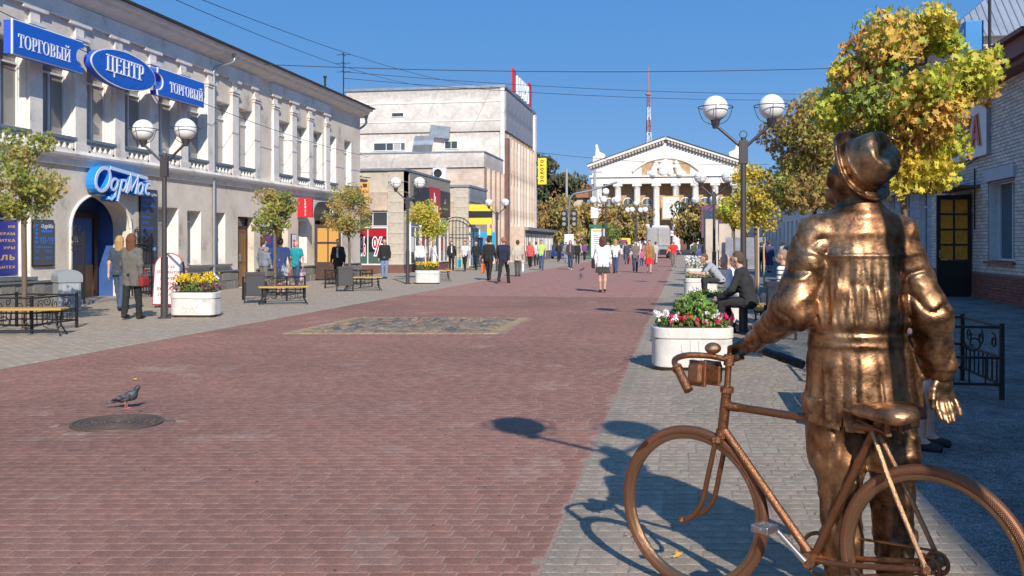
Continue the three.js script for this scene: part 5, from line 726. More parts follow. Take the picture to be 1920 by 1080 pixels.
function planter(x, z, ry, label, { w = 0.93, d = 0.62, h = 0.52, green = 700, tall = 0.2, hump = 0, petals = [], leaf = [[0.13, 0.2, 0.03], [0.09, 0.15, 0.025], [0.2, 0.25, 0.05]] } = {}) {
  const o = thing('flower_planter', label, 'planter', [x, 0, z], ry, 'white concrete flower planters'), R = Math.min(w, d) * 0.3;
  const rr2 = (k) => { const s = new THREE.Shape(), a = w / 2 + k, b = d / 2 + k, r = R + k; s.moveTo(-a + r, -b); s.lineTo(a - r, -b); s.absarc(a - r, -b + r, r, -Math.PI / 2, 0); s.lineTo(a, b - r); s.absarc(a - r, b - r, r, 0, Math.PI / 2); s.lineTo(-a + r, b); s.absarc(-a + r, b - r, r, Math.PI / 2, Math.PI); s.lineTo(-a, -b + r); s.absarc(-a + r, -b + r, r, Math.PI, Math.PI * 1.5); return s; };
  const ex = (k, y0, y1, bv = 0.01) => { const g = new THREE.ExtrudeGeometry(rr2(k - bv), { depth: y1 - y0 - 2 * bv, bevelEnabled: true, bevelSize: bv, bevelThickness: bv, bevelSegments: 2, curveSegments: 8 }); g.rotateX(-Math.PI / 2); g.translate(0, y0 + bv, 0); return g; };
  part(o, 'foot', ex(-0.07, 0, 0.06), mat(col(0.3, 0.26, 0.22), 0.95, { map: rep(texGrain, 2) })); part(o, 'tub', [ex(0, 0.06, h - 0.13), ex(0.012, h - 0.125, h)], concrete);
  part(o, 'soil', ex(-0.05, h - 0.02, h + 0.012), soilM);
  for (const s of [-1, 1]) { const z0 = s * (d / 2 + 0.002), bar = (x0, y0, x1, y1) => { const L = Math.hypot(x1 - x0, y1 - y0), b = box(-L / 2, L / 2, -0.008, 0.008, -0.006, 0.01); b.rotateZ(Math.atan2(y1 - y0, x1 - x0)); b.translate((x0 + x1) / 2, (y0 + y1) / 2, z0); return b; };
    for (const [a, b, c, e] of [[-0.05, 0.24, -0.05, h - 0.14], [0.05, 0.24, 0.05, h - 0.14], [-0.15, 0.25, -0.15, h - 0.2], [0.15, 0.25, 0.15, h - 0.2], [-0.15, 0.25, -0.07, 0.2], [0.15, 0.25, 0.07, 0.2], [-0.05, 0.24, 0, 0.2], [0.05, 0.24, 0, 0.2], [-0.18, 0.1, -0.06, 0.17], [0.18, 0.1, 0.06, 0.17], [-0.06, 0.12, 0.06, 0.2], [0.06, 0.12, -0.06, 0.2]]) part(o, 'rib', bar(a, b, c, e), concrete); }
  const l = [], px = (f = 0.9) => rr(-1, 1) * w / 2 * f, pz = (f = 0.85) => rr(-1, 1) * d / 2 * f;
  for (let i = 0; i < green; i++) { const a = px(), b = pz(), hh = tall * (0.35 + 0.65 * rnd()) * (1 + hump * Math.max(0, 1 - (a * a + b * b) / 0.06)); l.push([a, h + hh * Math.pow(rnd(), 0.6), b, rr(0.035, 0.07), leaf[rnd() * leaf.length | 0].map((k) => k * rr(0.7, 1.3))]); }
  if (hump) for (let i = 0; i < 1500; i++) { const a = rr(0, 6.3), q = 0.27 * Math.sqrt(rnd()), t = rnd(); l.push([0.03 + q * Math.cos(a), h + t * tall * 3.2 * (1 - q * q * 6), q * Math.sin(a) * 0.9 - 0.02, rr(0.04, 0.08), [0.16, 0.26, 0.05].map((k) => k * rr(0.6, 1.3))]); }
  part(o, 'foliage', leaves(l, oval), plantM);
  for (const [c, n, x0, x1, yk, size] of petals) { const f = []; for (let i = 0; i < n; i++) { const a = rr(x0, x1) * w / 2, b = pz(0.95), y = h + tall * rr(0.55, 1.1) * yk, v = rr(0.8, 1.15); for (let k = 0; k < 4; k++) f.push([a + rr(-0.012, 0.012), y + rr(-0.01, 0.01), b + rr(-0.012, 0.012), size * rr(0.8, 1.2), c.map((q) => q * v)]); } part(o, 'blossoms', leaves(f, oval), plantM); }
  return o;
}
const YF = [0.75, 0.5, 0.02], PF = [0.32, 0.05, 0.2], WF = [0.8, 0.78, 0.76], CF = [0.62, 0.02, 0.13], OF = [0.7, 0.12, 0.02];
planter(-9.86, -18.3, 0.12, 'rounded white planter of yellow and purple flowers beside the lamp and sandwich board', { w: 0.92, green: 900, tall: 0.3, petals: [[YF, 110, -0.85, -0.1, 1.1, 0.06], [YF, 100, 0.1, 0.85, 1.2, 0.06], [PF, 60, -1, -0.5, 0.5, 0.05], [PF, 60, 0.3, 1, 0.5, 0.05]] });
planter(-9.45, -35.0, 0.15, 'white planter of bright yellow flowers beside the lamp before the pavilion', { w: 0.92, green: 500, tall: 0.26, petals: [[YF, 150, -0.9, 0.9, 1.1, 0.07], [PF, 20, 0.6, 1, 0.6, 0.05]] });
planter(0.1, -11.7, 0.13, 'white planter with a bushy green plant and white, pink petunias beside the bicycle', { w: 0.92, green: 900, tall: 0.13, hump: 1, petals: [[WF, 46, -0.95, -0.35, 1.2, 0.055], [WF, 44, 0.15, 0.7, 1.2, 0.055], [CF, 40, -0.6, -0.2, 1.0, 0.055], [CF, 40, 0.55, 1, 0.9, 0.055], [CF, 30, -0.2, 0.4, 0.7, 0.05], [OF, 4, -0.3, 0.1, 1.6, 0.05]] });
planter(0.55, -18.2, 0.13, 'dappled white planter with low green plants before the seated men', { w: 0.95, green: 700, tall: 0.14, petals: [[WF, 10, -0.9, -0.6, 1.2, 0.05]] });
planter(0.5, -28.5, 0.13, 'white planter with low greenery beside the crouching man in grey', { green: 500, tall: 0.14, petals: [[OF, 6, -0.5, 0.5, 1, 0.05]] });
planter(0.55, -40, 0.13, 'far white planter heaped with white flowers', { green: 400, tall: 0.3, petals: [[WF, 120, -1, 1, 1.1, 0.09]] });
planter(0.6, -52, 0.13, 'farthest white planter with pale flowers by the hoarding', { green: 300, tall: 0.3, petals: [[WF, 100, -1, 1, 1.1, 0.1]] });
// sandwich board
{ const o = thing('sandwich_board', 'round-topped pink sandwich board with red script beside the lamp', 'sign', [-11.92, 0, -20.9], 0.12), q = new THREE.Shape(); q.moveTo(-0.33, 0.1); q.lineTo(0.33, 0.1); q.lineTo(0.33, 0.95); q.absarc(0, 0.95, 0.33, 0, Math.PI, false);
  const tx = canvasTex(256, 512, (c) => { c.fillStyle = '#e9d3cf'; c.fillRect(0, 0, 256, 512); c.fillStyle = '#8e2f33'; c.font = 'italic bold 44px serif'; c.textAlign = 'center'; [['Гель', 150], ['Покрытие', 205], ['Шторы', 265], ['ткани', 318], ['Вышивка', 372], ['готовые', 430]].forEach(([t, y]) => c.fillText(t, 132, y)); }); tx.repeat.set(1 / 0.66, 1 / 1.2); tx.offset.set(0.5, -0.08); tx.wrapS = tx.wrapT = THREE.ClampToEdgeWrapping;
  const e = (d, b) => new THREE.ExtrudeGeometry(q, { depth: d, bevelEnabled: b > 0, bevelSize: b, bevelThickness: 0.01, bevelSegments: 1 }); part(o, 'frame', e(0.03, 0.03).rotateX(-0.14).translate(0, 0, 0.16), mat(col(0.4, 0.06, 0.07), 0.5)); part(o, 'face', e(0.006, 0).translate(0, 0, 0.045).rotateX(-0.14).translate(0, 0, 0.16), mat(0xffffff, 0.6, { map: tx })); part(o, 'back_board', e(0.03, 0).rotateX(0.14).translate(0, 0, -0.2), M.zinc); for (const s of [-1, 1]) { part(o, 'leg', rod([s * 0.28, 0, 0.17], [s * 0.28, 0.16, 0.15], 0.015), M.iron); part(o, 'leg', rod([s * 0.28, 0, -0.2], [s * 0.28, 0.16, -0.18], 0.015), M.iron); } }
// ---------- traffic lights, posts, boards, vehicles ----------
{ const o = thing('traffic_light', 'twin traffic light heads on a bent grey post beside the yellow vertical sign', 'traffic light', [-12.2, 0, -104]); part(o, 'post', tube([[0, 0, 0], [0, 5.5, 0], [0.3, 6.8, 0], [2.2, 7.3, 0], [5.2, 8.2, 0]], 0.1, 40, 8), M.zinc); for (const x of [-0.55, 0.55]) { const h = part(o, 'signal_head', rbox(x - 0.3, x + 0.3, 3.4, 5.2, -0.15, 0.15, 0.04), M.black); for (let i = 0; i < 3; i++) part(h, 'lens', cyl(0, 0, 0.08, 0, 0.2).rotateX(Math.PI / 2).translate(x, 3.7 + i * 0.56, 0.16), mat(col(0.3, 0.3, 0.28), 0.3)); } part(o, 'notice', box(-0.5, 0.5, 1.5, 2.6, 0.11, 0.15), M.signWhite); }
for (const [x, z, h, l] of [[-9.6, -106, 9.8, 'plain grey utility pole with a small white plate near the kiosk board'], [-14.4, -120, 11, 'tall concrete utility pole before the dark tree']]) { const o = thing('utility_pole', l, 'pole', [x, 0, z]); part(o, 'shaft', cyl(0, 0, h, 0, 0.2, 0.14), mat(col(0.36, 0.35, 0.34), 0.9)); part(o, 'plate', box(-0.4, 0.4, 4.4, 5.6, 0.2, 0.25), M.signWhite); part(o, 'crossarm', box(-0.8, 0.8, h - 0.4, h - 0.28, -0.06, 0.06), M.zinc); }
{ const o = thing('notice_kiosk', 'green-framed white notice panel under a green cap on the pavement edge', 'notice board', [-8.4, 0, -97]), gr = mat(col(0.03, 0.16, 0.06), 0.6); part(o, 'frame', [box(-0.85, -0.72, 0, 3.2, -0.15, 0.15), box(0.72, 0.85, 0, 3.2, -0.15, 0.15), box(-0.95, 0.95, 3.2, 3.5, -0.25, 0.25)], gr); part(o, 'panel', new THREE.BoxGeometry(1.44, 3.0, 0.1).translate(0, 1.65, 0), mat(0xffffff, 0.6, { map: canvasTex(96, 200, (c) => { c.fillStyle = '#e9e7e2'; c.fillRect(0, 0, 96, 200); c.fillStyle = '#d8a93a'; c.fillRect(10, 14, 60, 12); c.fillStyle = '#555'; for (let i = 0; i < 9; i++) c.fillRect(14, 48 + i * 14, 30 + (i * 29) % 40, 4); c.fillStyle = '#333'; c.fillRect(50, 120, 14, 50); }) })); }
{ const o = thing('cargo_truck', 'lorry with a grey canvas cover standing before the theatre', 'truck', [-2.6, 0, -103]), cv = mat(col(0.4, 0.4, 0.4), 0.9, { map: rep(texStain, 0.4), bumpMap: rep(bumpCoarse, 0.3), bumpScale: 0.06 }); part(o, 'canvas_cover', [rbox(-1.25, 1.25, 1.2, 3.3, -5.2, 0, 0.22)], cv); part(o, 'bed', box(-1.28, 1.28, 0.95, 1.35, -5.2, 0.05), M.zinc); part(o, 'cab', [rbox(-1.15, 1.15, 0.7, 2.7, -7.4, -5.4, 0.2)], mat(col(0.5, 0.5, 0.5), 0.4)); part(o, 'bumper', box(-1.2, 1.2, 0.6, 0.85, 0.02, 0.15), M.iron); for (const s of [-1, 1]) { part(o, 'tail_light', rbox(s * 1.0 - 0.16, s * 1.0 + 0.16, 0.7, 0.92, 0.16, 0.22, 0.02), M.red); for (const z of [-0.9, -2.1, -6.3]) { const w = part(o, 'wheel', new THREE.CylinderGeometry(0.48, 0.48, 0.34, 20).rotateZ(Math.PI / 2).translate(s * 1.0, 0.48, z), M.black); part(w, 'rim', new THREE.CylinderGeometry(0.25, 0.25, 0.36, 14).rotateZ(Math.PI / 2).translate(s * 1.0, 0.48, z), M.zinc); } } part(o, 'mudflap', [box(-1.15, -0.8, 0.25, 0.7, -0.3, -0.27), box(0.8, 1.15, 0.25, 0.7, -0.3, -0.27)], M.black); part(o, 'tailgate_seam', [box(-1.2, 1.2, 1.32, 1.36, 0.02, 0.07), box(-0.02, 0.02, 1.4, 3.2, 0.001, 0.02)], M.iron); }
function car(x, z, ry, c, label) { const o = thing('parked_car', label, 'car', [x, 0, z], ry, 'cars parked far down the street'), pm = new THREE.MeshPhysicalMaterial({ color: col(...c), roughness: 0.35, clearcoat: 1 }); const e = (p, w, b) => { const g = new THREE.ExtrudeGeometry(shapeOf(p), { depth: w - 2 * b, bevelEnabled: true, bevelSize: b, bevelThickness: b, bevelSegments: 2 }); g.translate(0, 0, -w / 2 + b); return g; };
  part(o, 'body', e([[-2, 0.35], [2, 0.35], [2.05, 0.65], [1.9, 0.85], [1, 0.95], [-1.9, 0.95], [-2.05, 0.7]], 1.65, 0.06), pm); part(o, 'cabin', e([[-1.7, 0.95], [1.0, 0.95], [0.4, 1.42], [-1.2, 1.44]], 1.5, 0.06), M.glass[0]); part(o, 'roof', e([[-1.25, 1.42], [0.42, 1.4], [0.3, 1.47], [-1.15, 1.48]], 1.4, 0.03), pm); for (const s of [-1, 1]) { part(o, 'headlight', ball(2.0, 0.68, s * 0.6, 0.12), M.signWhite); part(o, 'tail_light', ball(-2.02, 0.75, s * 0.65, 0.1), M.red); for (const a of [-1.3, 1.3]) { const w = part(o, 'wheel', new THREE.CylinderGeometry(0.31, 0.31, 0.22, 20).rotateX(Math.PI / 2).translate(a, 0.31, s * 0.76), M.black); part(w, 'rim', new THREE.CylinderGeometry(0.18, 0.18, 0.24, 12).rotateX(Math.PI / 2).translate(a, 0.31, s * 0.76), M.zinc); } } }
car(-12.2, -98.5, 1.4, [0.02, 0.05, 0.2], 'dark blue car parked by the low kiosk row'); car(-6.6, -114, 0.3, [0.55, 0.57, 0.58], 'silver car parked under the globe lamps'); car(2.4, -108, 1.5, [0.05, 0.1, 0.3], 'blue car parked beside the canvas-covered lorry'); car(-9.8, -132, 0.1, [0.4, 0.42, 0.45], 'pale grey car far off before the theatre');
for (const [x, z, w, h, l, c] of [[-8.9, -142, 2.6, 2.4, 'yellow kiosk roof poster far before the theatre', [0.75, 0.6, 0.08]], [-6.3, -150, 2.4, 4.6, 'white portrait poster stand left of the theatre steps', [0.7, 0.7, 0.72]], [-3.4, -150, 2.6, 4.4, 'white picture poster stand near the lorry', [0.66, 0.66, 0.7]], [4.2, -140, 3.2, 7, 'colourful dark clothing stall wall right of the lorry', [0.16, 0.07, 0.14]]]) { const o = thing('poster_stand', l, 'poster stand', [x, 0, z]); part(o, 'panel', box(-w / 2, w / 2, h * 0.35, h, -0.1, 0.1), mat(col(...c), 0.7)); part(o, 'picture', box(-w * 0.32, w * 0.32, h * 0.45, h * 0.9, 0.101, 0.14), mat(0xffffff, 0.7, { map: noiseTex(32, [[5, 1], [16, 1]], (v, k) => v > 0.5 ? [c[0] * 0.9, 0.4 * k, 0.4] : [0.25, 0.2 + 0.2 * k, 0.3]) })); part(o, 'leg', rod([-w * 0.4, 0, 0], [-w * 0.4, h * 0.4, 0], 0.06), M.iron); part(o, 'leg', rod([w * 0.4, 0, 0], [w * 0.4, h * 0.4, 0], 0.06), M.iron); }
{ const o = thing('hoarding', 'tall beige hoarding panels standing beside the far right lamp', 'hoarding', [2.2, 0, -58], -0.2); const hm = mat(col(0.7, 0.6, 0.5), 0.8, { map: rep(texStain, 0.3) }); for (let i = 0; i < 3; i++) part(o, 'panel', box(-0.9 + i * 0.75, -0.17 + i * 0.75, 0.1, 3.0 - i * 0.28, -0.04 - i * 0.3, 0.04 - i * 0.3), hm); part(o, 'grey_panel', box(0.3, 2.6, 0.05, 1.9, 0.1, 0.18), slate); for (let i = 0; i < 3; i++) part(o, 'post', rod([-0.9 + i * 0.75, 0, -0.1 - i * 0.3], [-0.9 + i * 0.75, 3.0 - i * 0.28, -0.1 - i * 0.3], 0.04), M.iron); }
// ---------- overhead wires ----------
const wire = (a, b, sag, r, label) => { const p = []; for (let i = 0; i <= 12; i++) { const t = i / 12; p.push([lerp(a[0], b[0], t), lerp(a[1], b[1], t) - sag * 4 * t * (1 - t), lerp(a[2], b[2], t)]); } solo('overhead_wire', tube(p, r, 40, 5), M.dark, label, 'wire', 'wires strung over the street'); };
wire([-14.4, 7.78, -31.5], [8.7, 8.0, -36.9], 0.25, 0.014, 'long wire from the cream eaves to the pole behind the blue-sided house');
wire([-15.7, 9.6, -43.0], [8.9, 10.3, -58.7], 0.3, 0.013, 'upper wire from the roof antenna across to the two-storey cream house');
wire([-15.7, 9.3, -43.0], [8.9, 10.0, -58.9], 0.35, 0.013, 'lower wire from the roof antenna across to the two-storey cream house');
wire([-14.5, 6.9, -15], [-14.5, 5.6, -43], 0.5, 0.01, 'cable sagging along the cream facade behind the blue signs');
wire([-14.7, 8.6, -16], [-20, 14.6, -77.9], 0.9, 0.012, 'wire from the cream roof to the flat roof of the white block');
wire([-14.7, 8.6, -16.5], [-15.5, 14.6, -78.2], 0.9, 0.012, 'second wire from the cream roof to the roof corner of the white block');
wire([-14.3, 10.6, -94], [9.2, 10.2, -108], 0.4, 0.022, 'wire from the white block across to the roof of the distant grey house');
{ const o = thing('utility_pole', 'grey pole rising behind the blue-sided house, carrying a wire', 'pole', [8.7, 0, -36.9]); part(o, 'shaft', cyl(0, 0, 8.3, 0, 0.1, 0.08), poleM); part(o, 'crossarm', box(-0.4, 0.4, 8.0, 8.06, -0.04, 0.04), poleM); }
{ const o = thing('roof_mast', 'short mast on the roof of the two-storey cream house holding two wires', 'mast', [8.9, 8.3, -58.8]); part(o, 'pole', rod([0, 0, 0], [0, 2.2, 0], 0.05), poleM); }
// ---------- bronze statue ----------
const bronzeRough = noiseTex(256, [[6, 1], [20, 1], [70, 1]], (v, w) => 0.43 + 0.55 * (v - 0.5) + 0.12 * (w - 0.5), false);
const bronzeM = new THREE.MeshStandardMaterial({ vertexColors: true, metalness: 0.92, roughness: 1.0, roughnessMap: rep(bronzeRough, 2.2), bumpMap: rep(bumpCoarse, 4), bumpScale: 0.0008 });
function patina(g, k = 1) {                                            // cast-metal mottling and cylindrical uv in metres
  const p = g.attributes.position, c = new Float32Array(p.count * 3), uv = new Float32Array(p.count * 2);
  for (let i = 0; i < p.count; i++) {
    const x = p.getX(i), y = p.getY(i), z = p.getZ(i);
    const n = clamp(0.52 + 0.8 * N3(x * 9, y * 5, z * 9) + 0.5 * N3(x * 30, y * 22, z * 30) + 0.3 * N3(x * 90, y * 80, z * 90), 0, 1), r = clamp(0.5 + 1.3 * N3(x * 5 + 9, y * 7, z * 5), 0, 1);
    c[i * 3] = lerp(0.11, 0.44, n) * k; c[i * 3 + 1] = lerp(0.055, lerp(0.23, 0.28, r), n) * k; c[i * 3 + 2] = lerp(0.03, lerp(0.115, 0.16, r), n) * k;
    uv[i * 2] = (x + z) * 0.7; uv[i * 2 + 1] = y;
  }
  g.setAttribute('color', new THREE.BufferAttribute(c, 3)); g.setAttribute('uv', new THREE.BufferAttribute(uv, 2)); return g;
}
const table = (t) => (h) => { if (h <= t[0][0]) return t[0].slice(1); for (let i = 1; i < t.length; i++) if (h < t[i][0]) { const k = (h - t[i - 1][0]) / (t[i][0] - t[i - 1][0]), s = k * k * (3 - 2 * k); return t[i].slice(1).map((v, j) => lerp(t[i - 1][j + 1], v, s)); } return t[t.length - 1].slice(1); };
{
  const bx = 1.354, bd = 3.75, o = thing('bronze_statue', 'bronze statue of a man in a belted blouse and hat, holding a bicycle', 'statue', [bx * CY - bd * SY, 0.012, -(bd * CY + bx * SY)], YAW);
  const prof = table([[0.78, 0.224, 0.17, 0.005], [0.86, 0.22, 0.168, 0.005], [1.0, 0.202, 0.153, 0.0], [1.09, 0.188, 0.138, -0.005], [1.12, 0.182, 0.132, -0.005], [1.15, 0.184, 0.134, -0.005], [1.19, 0.196, 0.152, -0.008], [1.3, 0.19, 0.15, -0.008], [1.42, 0.188, 0.142, -0.006], [1.52, 0.168, 0.12, -0.004], [1.585, 0.118, 0.098, 0.0], [1.635, 0.08, 0.082, 0.0], [1.7, 0.068, 0.072, -0.004]]);
  const ridge = (v) => 1 - 2 * Math.abs(v), crease = (v) => Math.pow(Math.max(0, 1 - Math.abs(v) * 3.2), 2);
  const armL = [[-0.168, 1.525, 0, -0.262, 1.24, 0.03, 0.08, 0.078], [-0.262, 1.24, 0.03, -0.345, 1.085, -0.235, 0.08, 0.046]], armR = [[0.15, 1.525, 0, 0.262, 1.22, 0.03, 0.078, 0.072], [0.262, 1.22, 0.03, 0.322, 1.01, -0.01, 0.074, 0.064]];
  const blouse = (x, y, z) => {
    const [a, b, c] = prof(y), X = x - c, ang = Math.atan2(X, z), q = Math.hypot(X / a, z / b);
    let d = (q - 1) * Math.min(a, b);
    // folds: long pleats of the skirt, gathers above the belt, creases under the arms
    const low = clamp((1.09 - y) / 0.1, 0, 1), up = clamp((y - 1.15) / 0.05, 0, 1) * clamp((1.5 - y) / 0.22, 0, 1);
    d += low * (0.004 * Math.sin(ang * 6 + 2.2 * N3(ang * 1.5, y * 2, 1)) * clamp((1.09 - y) / 0.25, 0, 1) + 0.012 * crease(N3(ang * 1.9, y * 0.9, 4)) - 0.007 * crease(N3(ang * 2.1 + 5, y * 1.1, 8)));
    d += up * (0.008 * crease(N3(ang * 3.2 + y * 1.5, y * 1.2, 3)) - 0.006 * crease(N3(ang * 2.8 - y * 2.2, y * 1.5 + 4, 7)) + 0.009 * crease(N3(ang * 1.8 + y * 4, y * 2.4 - ang * 1.6, 11)) + 0.006 * N3(ang * 3, y * 4, 5));
    d += 0.012 * clamp((y - 1.3) / 0.1, 0, 1) * N3(x * 5, y * 4, z * 5) - 0.006 * Math.exp(-(((y - 1.445) / 0.006) ** 2)) * (z > 0 ? 1 : 0);
    d += 0.004 * N3(x * 16, y * 10, z * 16);
    d = smin(d, capD(x, y, z, [-0.125, 1.548, 0, 0.12, 1.548, 0, 0.06, 0.06]), 0.08);
    d = Math.max(d, 0.79 + 0.012 * Math.sin(ang * 3) - y);
    if (y < 0.83 && q < 0.9) d = Math.max(d, 0.02);                     // hollow below the hem
    const belt = Math.max(Math.abs(y - 1.118) - 0.024, (Math.hypot(X / (a + 0.006), z / (b + 0.006)) - 1) * 0.14); d = smin(d, belt, 0.006);
    const wr = (x, y, z, s) => 0.006 * N3(x * 8 + s, y * 11 + z * 6, z * 9) + 0.01 * crease(N3(x * 6 + y * 7 + s, y * 6 - x * 6, z * 6)) - 0.004 * crease(N3(x * 7 - y * 8 + s * 2, y * 7 + x * 4, z * 7));
    let l = 1e3; for (const k of armL) l = smin(l, capD(x, y, z, k), 0.05); l += wr(x, y, z, 2);
    let r = 1e3; for (const k of armR) r = smin(r, capD(x, y, z, k), 0.05); r += wr(x, y, z, 13);
    const cuff = Math.max(Math.abs(y - 1.015) - 0.016, Math.hypot(x - 0.325, z + 0.01) - 0.062); r = smin(r, cuff, 0.012);
    d = smin(d, l, 0.014); d = smin(d, r, 0.014);
    d = smin(d, capD(x, y, z, [0.2, 1.1, -0.05, 0.245, 0.84, -0.06, 0.03, 0.045]), 0.05);
    return d;
  };
  part(o, 'blouse', patina(nets(blouse, [-0.47, 0.74, -0.34], [0.46, 1.72, 0.24], 0.0062)), bronzeM);
  const legs = [[-0.095, 0.88, 0, -0.09, 0.66, 0.01, 0.115, 0.1], [-0.09, 0.66, 0.01, -0.065, 0.38, 0.02, 0.095, 0.074], [-0.065, 0.38, 0.02, -0.075, 0.09, 0.03, 0.074, 0.068], [0.1, 0.88, 0, 0.12, 0.66, 0.01, 0.115, 0.095], [0.12, 0.66, 0.01, 0.135, 0.38, 0, 0.09, 0.074], [0.135, 0.38, 0, 0.14, 0.09, 0.01, 0.074, 0.068]];
  const trousers = (x, y, z) => { let d = 1e3; for (const k of legs) d = smin(d, capD(x, y, z, k), 0.03); return Math.max(d + 0.011 * N3(x * 9, y * 6 + z * 5, z * 9) + 0.013 * crease(N3(x * 8 + y * 3, y * 4 - x * 5, z * 6)) - 0.01 * crease(N3(x * 7 - y * 4, y * 5 + x * 3, z * 7 + 3)) + 0.006 * N3(x * 20, y * 14, z * 20), 0.05 - y, y - 0.9); };
  part(o, 'trousers', patina(nets(trousers, [-0.27, 0.02, -0.18], [0.3, 0.94, 0.2], 0.0072), 0.95), bronzeM);
  for (const [x, z] of [[-0.075, 0.03], [0.14, 0.01]]) part(o, 'shoe', patina(netCaps([[x, 0.05, z + 0.05, x - 0.01, 0.04, z - 0.19, 0.052, 0.045], [x, 0.1, z, x, 0.05, z + 0.03, 0.055, 0.055]], [], 0.03, 0.012, (d, X, y) => Math.max(d, -y))), bronzeM);
  // head, beard and hat thrown back to look at the sky
  const n = V(0.55, 0.44, 0.71).normalize(), f = V(0, 0, -1).addScaledVector(n, n.z).normalize(), s = new THREE.Vector3().crossVectors(n, f), hn = V(0.2, 0.92, 0.34).normalize(), hf = V(0, 0, -1).addScaledVector(hn, 0.34).normalize(), hs = new THREE.Vector3().crossVectors(hn, hf), bc = V(0.0, 1.79, 0.01), hc = V(-0.012, 1.745, -0.02);
  const P = (a, b, c) => hc.clone().addScaledVector(hs, a).addScaledVector(hf, b).addScaledVector(hn, c);
  const cap = (p, q, r0, r1) => [p.x, p.y, p.z, q.x, q.y, q.z, r0, r1];
  const hd = [cap(P(0, 0.0, 0.02), P(0, -0.02, 0.0), 0.088, 0.086), cap(P(0, 0.045, -0.05), P(0, 0.03, 0.0), 0.055, 0.075), cap(P(0, 0.095, -0.01), P(0, 0.108, -0.035), 0.01, 0.017), cap(P(0.03, 0.07, -0.1), P(-0.03, 0.07, -0.1), 0.036, 0.036), cap(P(0, 0.085, -0.1), P(0, 0.1, -0.16), 0.036, 0.014), cap(P(0.088, -0.01, -0.035), P(0.09, -0.012, 0.0), 0.014, 0.018), cap(P(-0.088, -0.01, -0.035), P(-0.09, -0.012, 0.0), 0.014, 0.018), [-0.005, 1.6, -0.01, hc.x - 0.01, hc.y - 0.03, hc.z, 0.065, 0.07], cap(P(0.034, 0.082, 0.0), P(0.03, 0.083, 0.0), 0.012, 0.012), cap(P(-0.034, 0.082, 0.0), P(-0.03, 0.083, 0.0), 0.012, 0.012)];
  part(o, 'head', patina(netCaps(hd, [], 0.03, 0.007, (d, x, y, z) => d + 0.004 * N3(x * 40, y * 40, z * 40)), 0.8), bronzeM);
  const hat = (x, y, z) => {
    const dx = x - bc.x, dy = y - bc.y, dz = z - bc.z, h = dx * n.x + dy * n.y + dz * n.z, a = dx * s.x + dy * s.y + dz * s.z, b = dx * f.x + dy * f.y + dz * f.z, r = Math.hypot(a, b * 0.93);
    const t = clamp(h / 0.12, 0, 1), cr = lerp(0.108, 0.094, t * t); let c = Math.max(r - cr, h - 0.122, -h - 0.03); c = Math.max(r - cr + 0.02, h - 0.11, -h - 0.01); c = (c > 0 ? Math.hypot(Math.max(r - cr + 0.02, 0), Math.max(h - 0.11, 0), Math.max(-h - 0.01, 0)) : c) - 0.02;
    const dent = ellD(a, h, b, [0.0, 0.146, 0.005, 0.03, 0.042, 0.088]); c = -smin(-c, dent, 0.022);
    for (const sd of [-1, 1]) c = -smin(-c, ellD(a, h, b, [sd * 0.098, 0.1, 0.06, 0.02, 0.04, 0.04]), 0.025);
    const w = Math.atan2(a, b), curl = 1.1 * Math.max(0, r - 0.11) * Math.max(0, r - 0.11) * 9 * (0.7 + 0.5 * Math.abs(Math.sin(w))) + 0.006 * Math.sin(w * 3 + 1), br = Math.max(Math.abs(h - curl + 0.008) - 0.0055, r - 0.15);
    c = smin(c, br, 0.014); const band = Math.max(Math.abs(h - 0.018) - 0.014, Math.abs(r - cr) - 0.004); c = smin(c, band, 0.004);
    const rim = Math.hypot(r - 0.148, h - curl + 0.008) - 0.008; return smin(c, rim, 0.006) + 0.0035 * N3(x * 30, y * 30, z * 30);
  };
  part(o, 'hat', patina(nets(hat, [-0.17, 1.6, -0.17], [0.22, 1.97, 0.2], 0.0055), 0.85), bronzeM);
  // hands
  const fin = (p) => p.slice(0, -1).map((a, i) => [...a, ...p[i + 1], lerp(0.0115, 0.0085, i / p.length), lerp(0.0115, 0.0085, (i + 1) / p.length)]);
  const R0 = [0.332, 0.99, -0.012], hr = [[...R0, 0.338, 0.94, -0.016, 0.03, 0.032], [0.318, 0.945, -0.018, 0.318, 0.895, -0.022, 0.02, 0.017], [0.338, 0.945, -0.02, 0.34, 0.893, -0.026, 0.021, 0.017], [0.356, 0.945, -0.018, 0.364, 0.898, -0.02, 0.019, 0.016]];
  hr.push(...fin([[0.31, 0.895, -0.022], [0.308, 0.855, -0.012], [0.312, 0.828, 0.004], [0.316, 0.808, 0.016]]), ...fin([[0.332, 0.89, -0.024], [0.334, 0.845, -0.012], [0.337, 0.815, 0.006], [0.339, 0.794, 0.02]]), ...fin([[0.353, 0.893, -0.022], [0.36, 0.85, -0.012], [0.362, 0.822, 0.006], [0.362, 0.802, 0.02]]), ...fin([[0.371, 0.9, -0.018], [0.385, 0.866, -0.01], [0.39, 0.842, 0.003], [0.39, 0.824, 0.014]]), ...fin([[0.306, 0.955, -0.008], [0.288, 0.92, 0.008], [0.281, 0.885, 0.018], [0.28, 0.855, 0.024]]).map((k) => { k[6] += 0.003; k[7] += 0.0025; return k; }));
  part(o, 'hand', patina(netCaps(hr, [], 0.012, 0.0042), 0.72), bronzeM);
  const gp = V(-0.392, 1.03, -0.31), bar = V(0.731, 0, -0.682), e2 = V(-0.682, 0, -0.731), hl = [[-0.345, 1.085, -0.235, -0.375, 1.062, -0.275, 0.034, 0.034]];
